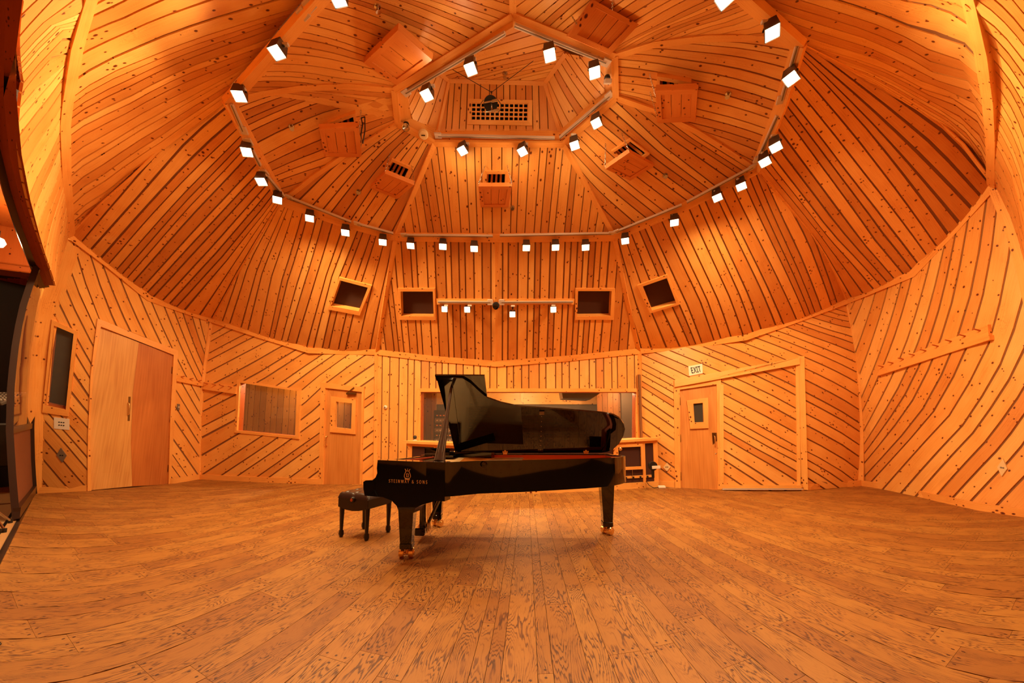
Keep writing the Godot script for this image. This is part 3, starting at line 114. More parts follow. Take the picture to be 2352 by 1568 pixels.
const TRIMS := [
	["rail", 0.13, 0.05, -0.01, [-7.962, 4.753, -6.6, -7.942, 4.49, -7.28, -7.965, 4.112, -8.159, -7.863, 4.071, -8.934, -7.764, 4.035, -9.705], [0.923, -0.331, 0.197, 0.914, -0.298, 0.274, 0.896, -0.249, 0.367, 0.864, -0.239, 0.443, 0.828, -0.228, 0.512]],
	["rail", 0.13, 0.05, -0.01, [-7.764, 4.035, -9.705, -6.203, 3.522, -9.314, -4.789, 3.095, -8.959, -3.955, 3.062, -8.896, -3.154, 3.04, -8.836], [0.828, -0.228, 0.512, 0.797, -0.208, 0.567, 0.749, -0.187, 0.635, 0.689, -0.202, 0.696, 0.61, -0.221, 0.761]],
	["rail", 0.13, 0.05, -0.01, [-3.154, 3.04, -8.836, -1.741, 2.837, -8.604, -0.346, 2.692, -8.375, 1.225, 2.845, -8.593, 2.972, 3.061, -8.836], [0.61, -0.221, 0.761, 0.415, -0.223, 0.882, 0.097, -0.221, 0.97, -0.306, -0.236, 0.922, -0.587, -0.229, 0.777]],
	["rail", 0.13, 0.05, -0.01, [2.972, 3.061, -8.836, 4.117, 3.152, -8.622, 5.215, 3.288, -8.418, 6.504, 3.726, -8.565, 7.82, 4.213, -8.716], [-0.587, -0.229, 0.777, -0.724, -0.22, 0.654, -0.81, -0.215, 0.546, -0.846, -0.238, 0.477, -0.869, -0.257, 0.424]],
	["rail", 0.13, 0.05, -0.01, [7.82, 4.213, -8.716, 7.785, 4.246, -7.877, 7.764, 4.266, -7.165, 7.669, 4.712, -6.363, 7.586, 5.12, -5.7], [-0.869, -0.257, 0.424, -0.899, -0.271, 0.344, -0.921, -0.281, 0.269, -0.924, -0.339, 0.176, -0.916, -0.389, 0.097]],
	["rail", 0.12, 0.06, -0.02, [-1.966, 4.304, -1.7, -3.724, 5.068, -3, -4.281, 5.069, -3.396, -5.128, 5.073, -4.05, -5.463, 5.031, -4.32, -6.38, 4.917, -5.137, -7.962, 4.753, -6.6], [0.441, -0.539, -0.718, 0.71, -0.604, -0.362, 0.774, -0.573, -0.272, 0.842, -0.521, -0.14, 0.864, -0.495, -0.092, 0.903, -0.427, 0.034, 0.923, -0.331, 0.197]],
	["rail", 0.12, 0.06, -0.02, [7.586, 5.12, -5.7, 6.29, 5.085, -4.667, 5.492, 5.073, -4.05, 4.69, 5.067, -3.459, 4.032, 5.068, -3, 2.186, 4.304, -1.7], [-0.916, -0.389, 0.097, -0.892, -0.451, -0.033, -0.858, -0.496, -0.133, -0.803, -0.542, -0.247, -0.737, -0.579, -0.347, -0.479, -0.527, -0.702]],
	["ring", 0.15, 0.07, -0.03, [-1.11, 6.042, -3.1, -2.2, 5.778, -3.7, -3.767, 5.65, -4.7], [0.239, -0.891, -0.387, 0.476, -0.84, -0.26, 0.708, -0.705, -0.038]],
	["ring", 0.15, 0.07, -0.03, [-3.767, 5.65, -4.7, -3.854, 5.457, -5.369, -3.985, 5.216, -6.3], [0.708, -0.705, -0.038, 0.732, -0.675, 0.089, 0.742, -0.617, 0.261]],
	["ring", 0.15, 0.07, -0.03, [-3.985, 5.216, -6.3, -3.146, 5.023, -6.582, -2.195, 4.88, -6.9], [0.742, -0.617, 0.261, 0.664, -0.659, 0.355, 0.522, -0.708, 0.475]],
	["ring", 0.15, 0.07, -0.03, [-2.195, 4.88, -6.9, -0.295, 4.855, -6.9, 1.933, 4.88, -6.9], [0.522, -0.708, 0.475, 0.082, -0.825, 0.559, -0.474, -0.731, 0.491]],
	["ring", 0.15, 0.07, -0.03, [1.933, 4.88, -6.9, 2.955, 5.095, -6.27, 3.865, 5.39, -5.7], [-0.474, -0.731, 0.491, -0.648, -0.7, 0.3, -0.734, -0.662, 0.152]],
	["ring", 0.15, 0.07, -0.03, [3.865, 5.39, -5.7, 3.549, 5.565, -4.661, 3.302, 5.722, -4], [-0.734, -0.662, 0.152, -0.695, -0.718, -0.047, -0.644, -0.745, -0.175]],
	["ring", 0.15, 0.07, -0.03, [3.302, 5.722, -4, 2.481, 5.802, -3.6, 1.423, 6.042, -3.1], [-0.644, -0.745, -0.175, -0.516, -0.812, -0.271, -0.301, -0.875, -0.38]],
	["hip", 0.085, 0.03, -0.005, [-1.668, 6.102, -5, -2.285, 6.08, -4.913, -2.899, 5.972, -4.827, -3.382, 5.823, -4.757, -3.767, 5.65, -4.7], [0.369, -0.929, 0.022, 0.48, -0.878, 0.003, 0.58, -0.814, -0.015, 0.653, -0.757, -0.028, 0.708, -0.705, -0.038]],
	["hip", 0.085, 0.03, -0.005, [-1.763, 6.002, -5.5, -2.649, 5.747, -5.803, -3.327, 5.502, -6.048, -3.985, 5.216, -6.3], [0.391, -0.911, 0.133, 0.557, -0.809, 0.19, 0.661, -0.715, 0.228, 0.742, -0.617, 0.261]],
	["hip", 0.085, 0.03, -0.005, [-1.257, 5.911, -5.8, -1.668, 5.456, -6.275, -2.195, 4.88, -6.9], [0.292, -0.933, 0.209, 0.401, -0.854, 0.33, 0.522, -0.708, 0.475]],
	["hip", 0.085, 0.03, -0.005, [0.833, 5.896, -5.8, 1.312, 5.453, -6.271, 1.933, 4.88, -6.9], [-0.199, -0.956, 0.215, -0.326, -0.882, 0.34, -0.474, -0.731, 0.491]],
	["hip", 0.085, 0.03, -0.005, [1.496, 6.08, -5.1, 2.084, 5.997, -5.238, 2.804, 5.81, -5.416, 3.412, 5.578, -5.577, 3.865, 5.39, -5.7], [-0.337, -0.941, 0.045, -0.452, -0.889, 0.073, -0.579, -0.808, 0.107, -0.674, -0.726, 0.134, -0.734, -0.662, 0.152]],
	["hip", 0.085, 0.03, -0.005, [1.333, 6.154, -4.55, 1.791, 6.187, -4.419, 2.37, 6.102, -4.259, 2.908, 5.946, -4.112, 3.302, 5.722, -4], [-0.298, -0.951, -0.078, -0.383, -0.918, -0.103, -0.487, -0.863, -0.132, -0.576, -0.802, -0.156, -0.644, -0.745, -0.175]],
	["hip", 0.085, 0.03, -0.005, [0.01, 6.206, -4.1, 0.008, 6.319, -3.1], [-0.002, -0.983, -0.183, -0.002, -0.926, -0.377]],
	["hip", 0.09, 0.03, -0.005, [-3.154, 3.04, -8.836, -2.667, 3.954, -7.854, -2.195, 4.88, -6.9], [0.61, -0.221, 0.761, 0.596, -0.459, 0.66, 0.522, -0.708, 0.475]],
	["hip", 0.09, 0.03, -0.005, [2.972, 3.061, -8.836, 2.383, 4.025, -7.784, 1.933, 4.88, -6.9], [-0.587, -0.229, 0.777, -0.554, -0.494, 0.67, -0.474, -0.731, 0.491]],
	["valley", 0.045, 0.012, -0.01, [-7.962, 4.753, -6.6, -6.766, 5.055, -6.033, -5.934, 5.235, -5.654, -4.906, 5.517, -5.172, -4.096, 5.666, -4.823, -3.767, 5.65, -4.7], [0.923, -0.331, 0.197, 0.896, -0.418, 0.15, 0.866, -0.487, 0.11, 0.804, -0.593, 0.045, 0.736, -0.677, -0.014, 0.708, -0.705, -0.038]],
	["valley", 0.045, 0.012, -0.01, [-7.764, 4.035, -9.705, -6.035, 4.579, -8.119, -4.852, 4.944, -7.061, -3.985, 5.216, -6.3], [0.828, -0.228, 0.512, 0.822, -0.365, 0.438, 0.793, -0.497, 0.353, 0.742, -0.617, 0.261]],
	["valley", 0.045, 0.012, -0.01, [7.82, 4.213, -8.716, 6.733, 4.623, -7.795, 5.763, 4.944, -7.027, 4.925, 5.137, -6.438, 3.865, 5.39, -5.7], [-0.869, -0.257, 0.424, -0.861, -0.348, 0.37, -0.841, -0.444, 0.31, -0.809, -0.531, 0.252, -0.734, -0.662, 0.152]],
	["valley", 0.045, 0.012, -0.01, [7.586, 5.12, -5.7, 6.592, 5.444, -5.235, 5.747, 5.616, -4.885, 4.975, 5.679, -4.596, 4.251, 5.695, -4.337, 3.302, 5.722, -4], [-0.916, -0.389, 0.097, -0.88, -0.473, 0.045, -0.84, -0.543, -0.002, -0.795, -0.604, -0.049, -0.742, -0.663, -0.098, -0.644, -0.745, -0.175]],
	["seam", 0.05, 0.02, -0.005, [-0.346, 2.692, -8.375, -0.318, 3.86, -7.564, -0.295, 4.855, -6.9], [0.097, -0.221, 0.97, 0.096, -0.59, 0.802, 0.082, -0.825, 0.559]],
	["stile", 0.11, 0.04, -0.01, [-7.769, 0, -9.705, -7.872, 1.564, -9.705, -7.84, 2.841, -9.705, -7.764, 4.035, -9.705], [0.85, 0, 0.526, 0.854, 0, 0.521, 0.853, 0, 0.523, 0.85, 0, 0.526]],
	["stile", 0.11, 0.04, -0.01, [-3.089, 0, -8.836, -3.121, 1.5, -8.836, -3.154, 3.04, -8.836], [0.617, 0, 0.787, 0.621, 0, 0.784, 0.625, 0, 0.78]],
	["stile", 0.11, 0.04, -0.01, [2.892, 0, -8.836, 2.972, 3.061, -8.836], [-0.592, 0, 0.806, -0.603, 0, 0.798]],
	["stile", 0.11, 0.04, -0.01, [7.781, 0, -8.716, 7.879, 1.107, -8.716, 7.936, 3.1, -8.716, 7.82, 4.213, -8.716], [-0.898, 0, 0.44, -0.9, 0, 0.436, -0.901, 0, 0.433, -0.899, 0, 0.439]],
	["stile", 0.12, 0.05, -0.02, [7.765, 0, -5.569, 7.901, 1.846, -5.618, 7.833, 3.694, -5.665, 7.76, 4.321, -5.68, 7.586, 5.12, -5.7], [-0.996, 0, 0.086, -0.996, 0, 0.09, -0.995, 0, 0.097, -0.995, 0, 0.1, -0.994, 0, 0.105]],
	["post", 0.26, 0.09, -0.05, [-9.429, -0.008, -7.815, -9.146, 1.734, -7.387, -8.893, 2.775, -7.139, -8.605, 3.577, -6.951, -8.294, 4.189, -6.805, -8.064, 4.638, -6.7], [0.89, -0.195, 0.413, 0.89, -0.195, 0.413, 0.89, -0.195, 0.413, 0.89, -0.195, 0.413, 0.89, -0.195, 0.413, 0.89, -0.195, 0.413]],
]
const RIM_OUT := [0.01, 6.206, -4.1, 1.333, 6.154, -4.55, 1.496, 6.08, -5.1, 0.833, 5.896, -5.8, -1.257, 5.911, -5.8, -1.763, 6.002, -5.5, -1.668, 6.102, -5]
const RIM_IN := [0.01, 6.114, -4.15, 1.197, 6.143, -4.6, 1.347, 6.162, -5.1, 0.776, 6.107, -5.78, -1.2, 6.107, -5.78, -1.557, 6.082, -5.5, -1.502, 6.102, -5.05]
const LANTERN_TOP := [-0.06, 6.537, -4.3, 0.758, 6.56, -4.9, 0.513, 6.636, -5.45, -0.985, 6.68, -5.45, -1.251, 6.542, -5]
const BASES := {"left": [-9.459, 0, -7.768, -8.7, 0, -8.06, -8.096, 0, -8.599, -7.797, 0, -9.022, -7.769, 0, -9.705], "back_left": [-7.769, 0, -9.705, -5.914, 0, -9.217, -4.319, 0, -8.897, -3.089, 0, -8.836], "back": [-3.089, 0, -8.836, -1.662, 0, -8.485, -0.335, 0, -8.375, 1.171, 0, -8.485, 2.892, 0, -8.836], "back_right": [2.892, 0, -8.836, 3.601, 0, -8.43, 4.302, 0, -8.162, 5.143, 0, -8.06, 5.988, 0, -8.111, 7.781, 0, -8.716], "right": [7.781, 0, -8.716, 7.909, 0, -7.96, 7.612, 0, -7.048, 7.479, 0, -6.295, 7.624, 0, -5.869, 7.765, 0, -5.569]}
const FLOOR_A := [-7, -6.2, -5.4, -4.7, -4.1, -3.5, -3, -2.5, -2, -1.6, -1.2, -0.8, -0.4, 0, 0.4, 0.8, 1.2, 1.6, 2, 2.5, 3, 3.5, 4.1, 4.7, 5.4, 6.2, 7]
const FLOOR_B := [-1.2, -0.8, -0.5, -0.2, 0.1, 0.4, 0.7, 1, 1.3, 1.7, 2.2, 2.8, 3.5, 4.3, 5.2, 6.2, 7.4, 8.8]
const FLOOR_XZ := [[-26.835, -17.907, -27.076, -17.907, -27.37, -17.907, -27.683, -17.907, -28.001, -17.907, -21.304, -13.48, -14.255, -8.96, -9.801, -6.131, -6.726, -4.215, -4.87, -3.095, -3.373, -2.236, -2.129, -1.589, -1.062, -1.144, -0.099, -0.952, 0.862, -1.081, 1.934, -1.491, 3.204, -2.125, 4.767, -2.994, 6.76, -4.162, 10.205, -6.245, 15.536, -9.529, 24.916, -15.359, 28.743, -17.907, 28.442, -17.907, 28.143, -17.907, 27.86, -17.907, 27.628, -17.907],
	[-26.174, -17.907, -26.339, -17.907, -26.539, -17.907, -26.748, -17.907, -24.919, -16.564, -15.744, -10.426, -11.13, -7.357, -7.925, -5.245, -5.565, -3.719, -4.081, -2.789, -2.85, -2.058, -1.806, -1.503, -0.894, -1.128, -0.057, -0.977, 0.78, -1.091, 1.702, -1.443, 2.773, -1.989, 4.059, -2.728, 5.648, -3.692, 8.258, -5.329, 11.987, -7.708, 17.755, -11.422, 27.743, -17.907, 27.547, -17.907, 27.347, -17.907, 27.155, -17.907, 26.994, -17.907],
	[-25.658, -17.907, -25.761, -17.907, -25.88, -17.907, -26, -17.907, -19.922, -13.694, -13.247, -9.114, -9.612, -6.633, -6.965, -4.843, -4.951, -3.505, -3.654, -2.669, -2.562, -2.002, -1.624, -1.492, -0.797, -1.149, -0.033, -1.016, 0.734, -1.125, 1.572, -1.451, 2.537, -1.955, 3.679, -2.63, 5.064, -3.493, 7.28, -4.919, 10.316, -6.907, 14.738, -9.827, 23.713, -15.783, 26.828, -17.907, 26.715, -17.907, 26.599, -17.907, 26.499, -17.907],
	[-25.127, -17.907, -25.162, -17.907, -25.196, -17.907, -25.218, -17.907, -16.686, -11.893, -11.491, -8.243, -8.499, -6.151, -6.243, -4.589, -4.48, -3.389, -3.324, -2.625, -2.337, -2.008, -1.481, -1.531, -0.72, -1.212, -0.012, -1.091, 0.699, -1.196, 1.473, -1.504, 2.355, -1.977, 3.388, -2.602, 4.621, -3.39, 6.552, -4.663, 9.116, -6.381, 12.687, -8.796, 19.399, -13.358, 26.075, -17.907, 26.055, -17.907, 26.023, -17.907, 25.988, -17.907],
	[-24.582, -17.907, -24.547, -17.907, -24.489, -17.907, -20.933, -15.377, -14.429, -10.691, -10.196, -7.651, -7.654, -5.836, -5.684, -4.443, -4.112, -3.352, -3.065, -2.648, -2.161, -2.074, -1.369, -1.628, -0.659, -1.331, 0.006, -1.219, 0.674, -1.32, 1.397, -1.611, 2.215, -2.055, 3.162, -2.637, 4.279, -3.364, 5.996, -4.519, 8.219, -6.04, 11.212, -8.108, 16.533, -11.805, 25.293, -17.907, 25.374, -17.907, 25.43, -17.907, 25.463, -17.907],
	[-24.027, -17.907, -23.918, -17.907, -23.766, -17.907, -17.979, -13.688, -12.771, -9.859, -9.206, -7.249, -6.994, -5.641, -5.243, -4.382, -3.82, -3.381, -2.86, -2.73, -2.022, -2.197, -1.281, -1.785, -0.611, -1.512, 0.022, -1.412, 0.658, -1.505, 1.342, -1.774, 2.108, -2.188, 2.987, -2.729, 4.011, -3.403, 5.561, -4.46, 7.528, -5.83, 10.106, -7.644, 14.499, -10.758, 21.51, -15.745, 24.675, -17.907, 24.823, -17.907, 24.927, -17.907],
	[-23.464, -17.907, -23.28, -17.907, -23.032, -17.907, -15.829, -12.512, -11.505, -9.274, -8.428, -6.983, -6.469, -5.537, -4.888, -4.388, -3.585, -3.465, -2.695, -2.863, -1.912, -2.371, -1.212, -1.994, -0.572, -1.749, 0.037, -1.661, 0.65, -1.745, 1.303, -1.989, 2.028, -2.369, 2.85, -2.871, 3.799, -3.495, 5.217, -4.47, 6.985, -5.717, 9.251, -7.338, 12.988, -10.033, 18.643, -14.133, 23.963, -17.907, 24.205, -17.907, 24.382, -17.907],
	[-22.894, -17.907, -22.635, -17.907, -20.647, -16.597, -14.199, -11.669, -10.511, -8.862, -7.803, -6.817, -6.042, -5.503, -4.599, -4.447, -3.394, -3.594, -2.562, -3.037, -1.822, -2.586, -1.155, -2.244, -0.539, -2.026, 0.051, -1.95, 0.646, -2.025, 1.275, -2.244, 1.966, -2.59, 2.743, -3.053, 3.63, -3.632, 4.94, -4.534, 6.549, -5.679, 8.574, -7.145, 11.825, -9.526, 16.545, -13.007, 23.245, -17.907, 23.58, -17.907, 23.83, -17.907],
	[-22.321, -17.907, -21.988, -17.907, -18.322, -15.246, -12.923, -11.055, -9.711, -8.577, -7.292, -6.729, -5.689, -5.525, -4.359, -4.549, -3.235, -3.759, -2.451, -3.245, -1.748, -2.831, -1.108, -2.522, -0.511, -2.328, 0.065, -2.262, 0.645, -2.329, 1.255, -2.526, 1.918, -2.842, 2.657, -3.268, 3.493, -3.805, 4.714, -4.642, 6.194, -5.699, 8.027, -7.039, 10.905, -9.174, 14.949, -12.201, 22.379, -17.793, 22.952, -17.907, 23.275, -17.907],
	[-21.556, -17.907, -21.127, -17.907, -16.02, -13.979, -11.601, -10.487, -8.861, -8.341, -6.741, -6.703, -5.306, -5.62, -4.097, -4.737, -3.061, -4.022, -2.329, -3.559, -1.666, -3.19, -1.054, -2.919, -0.477, -2.752, 0.083, -2.697, 0.647, -2.756, 1.237, -2.928, 1.87, -3.208, 2.568, -3.591, 3.348, -4.077, 4.472, -4.838, 5.814, -5.796, 7.447, -6.998, 9.947, -8.877, 13.338, -11.458, 19.225, -15.976, 22.114, -17.907, 22.532, -17.907],
	[-20.607, -17.907, -20.014, -17.863, -13.952, -12.94, -10.361, -10.05, -8.045, -8.212, -6.202, -6.779, -4.929, -5.82, -3.837, -5.034, -2.886, -4.398, -2.206, -3.99, -1.58, -3.669, -0.997, -3.436, -0.44, -3.295, 0.104, -3.25, 0.653, -3.302, 1.221, -3.451, 1.826, -3.696, 2.483, -4.033, 3.209, -4.465, 4.239, -5.145, 5.447, -6, 6.89, -7.064, 9.044, -8.699, 11.866, -10.884, 16.515, -14.525, 21.079, -17.907, 21.608, -17.907],
	[-19.489, -17.907, -16.865, -16.057, -12.193, -12.184, -9.264, -9.791, -7.306, -8.223, -5.705, -6.979, -4.576, -6.139, -3.591, -5.449, -2.719, -4.893, -2.085, -4.538, -1.495, -4.262, -0.937, -4.064, -0.4, -3.946, 0.129, -3.91, 0.661, -3.956, 1.21, -4.086, 1.788, -4.298, 2.408, -4.593, 3.083, -4.972, 4.027, -5.573, 5.115, -6.327, 6.388, -7.261, 8.244, -8.677, 10.598, -10.523, 14.3, -13.478, 19.87, -17.907, 20.518, -17.907],
	[-18.234, -17.907, -14.409, -14.808, -10.739, -11.714, -8.326, -9.721, -6.659, -8.385, -5.262, -7.31, -4.257, -6.58, -3.364, -5.979, -2.56, -5.497, -1.968, -5.191, -1.409, -4.954, -0.875, -4.787, -0.356, -4.689, 0.157, -4.661, 0.673, -4.703, 1.202, -4.816, 1.755, -5.001, 2.341, -5.258, 2.972, -5.591, 3.841, -6.118, 4.824, -6.78, 5.953, -7.596, 7.561, -8.819, 9.542, -10.384, 12.534, -12.808, 17.384, -16.81, 19.292, -17.907],
	[-16.477, -17.479, -12.495, -14.014, -9.55, -11.502, -7.534, -9.833, -6.1, -8.692, -4.871, -7.766, -3.97, -7.134, -3.155, -6.613, -2.41, -6.196, -1.853, -5.933, -1.322, -5.731, -0.811, -5.59, -0.31, -5.508, 0.186, -5.486, 0.686, -5.525, 1.197, -5.625, 1.726, -5.788, 2.282, -6.014, 2.874, -6.305, 3.678, -6.768, 4.572, -7.348, 5.581, -8.06, 6.987, -9.118, 8.674, -10.45, 11.135, -12.462, 14.921, -15.639, 17.969, -17.907],
	[-14.11, -16.327, -10.992, -13.58, -8.577, -11.513, -6.866, -10.105, -5.618, -9.129, -4.526, -8.331, -3.71, -7.784, -2.961, -7.334, -2.267, -6.973, -1.741, -6.747, -1.236, -6.575, -0.745, -6.454, -0.262, -6.387, 0.218, -6.371, 0.701, -6.408, 1.193, -6.497, 1.701, -6.641, 2.23, -6.841, 2.787, -7.098, 3.535, -7.505, 4.354, -8.014, 5.264, -8.636, 6.507, -9.554, 7.964, -10.695, 10.025, -12.385, 13.063, -14.962, 16.598, -17.907],
	[-12.306, -15.655, -9.794, -13.43, -7.774, -11.707, -6.299, -10.512, -5.199, -9.675, -4.218, -8.986, -3.472, -8.512, -2.78, -8.122, -2.129, -7.811, -1.631, -7.616, -1.149, -7.468, -0.678, -7.366, -0.213, -7.31, 0.251, -7.299, 0.717, -7.335, 1.191, -7.416, 1.678, -7.545, 2.182, -7.723, 2.708, -7.951, 3.408, -8.311, 4.164, -8.759, 4.991, -9.305, 6.102, -10.105, 7.377, -11.089, 9.134, -12.521, 11.633, -14.651, 14.897, -17.52],
	[-10.792, -15.318, -8.748, -13.514, -7.048, -12.084, -5.771, -11.077, -4.799, -10.366, -3.916, -9.777, -3.234, -9.371, -2.593, -9.037, -1.983, -8.771, -1.513, -8.604, -1.054, -8.479, -0.604, -8.394, -0.158, -8.348, 0.288, -8.342, 0.736, -8.376, 1.19, -8.451, 1.655, -8.566, 2.133, -8.724, 2.63, -8.926, 3.283, -9.243, 3.981, -9.636, 4.735, -10.112, 5.729, -10.804, 6.848, -11.648, 8.353, -12.859, 10.424, -14.619, 13.018, -16.913],
	[-9.539, -15.284, -7.85, -13.814, -6.403, -12.628, -5.289, -11.782, -4.424, -11.179, -3.625, -10.679, -3, -10.334, -2.405, -10.049, -1.834, -9.823, -1.39, -9.682, -0.955, -9.577, -0.525, -9.507, -0.099, -9.471, 0.328, -9.469, 0.756, -9.502, 1.19, -9.571, 1.633, -9.675, 2.086, -9.815, 2.554, -9.994, 3.164, -10.273, 3.809, -10.617, 4.497, -11.031, 5.392, -11.629, 6.38, -12.352, 7.681, -13.377, 9.421, -14.838, 11.523, -16.694]]
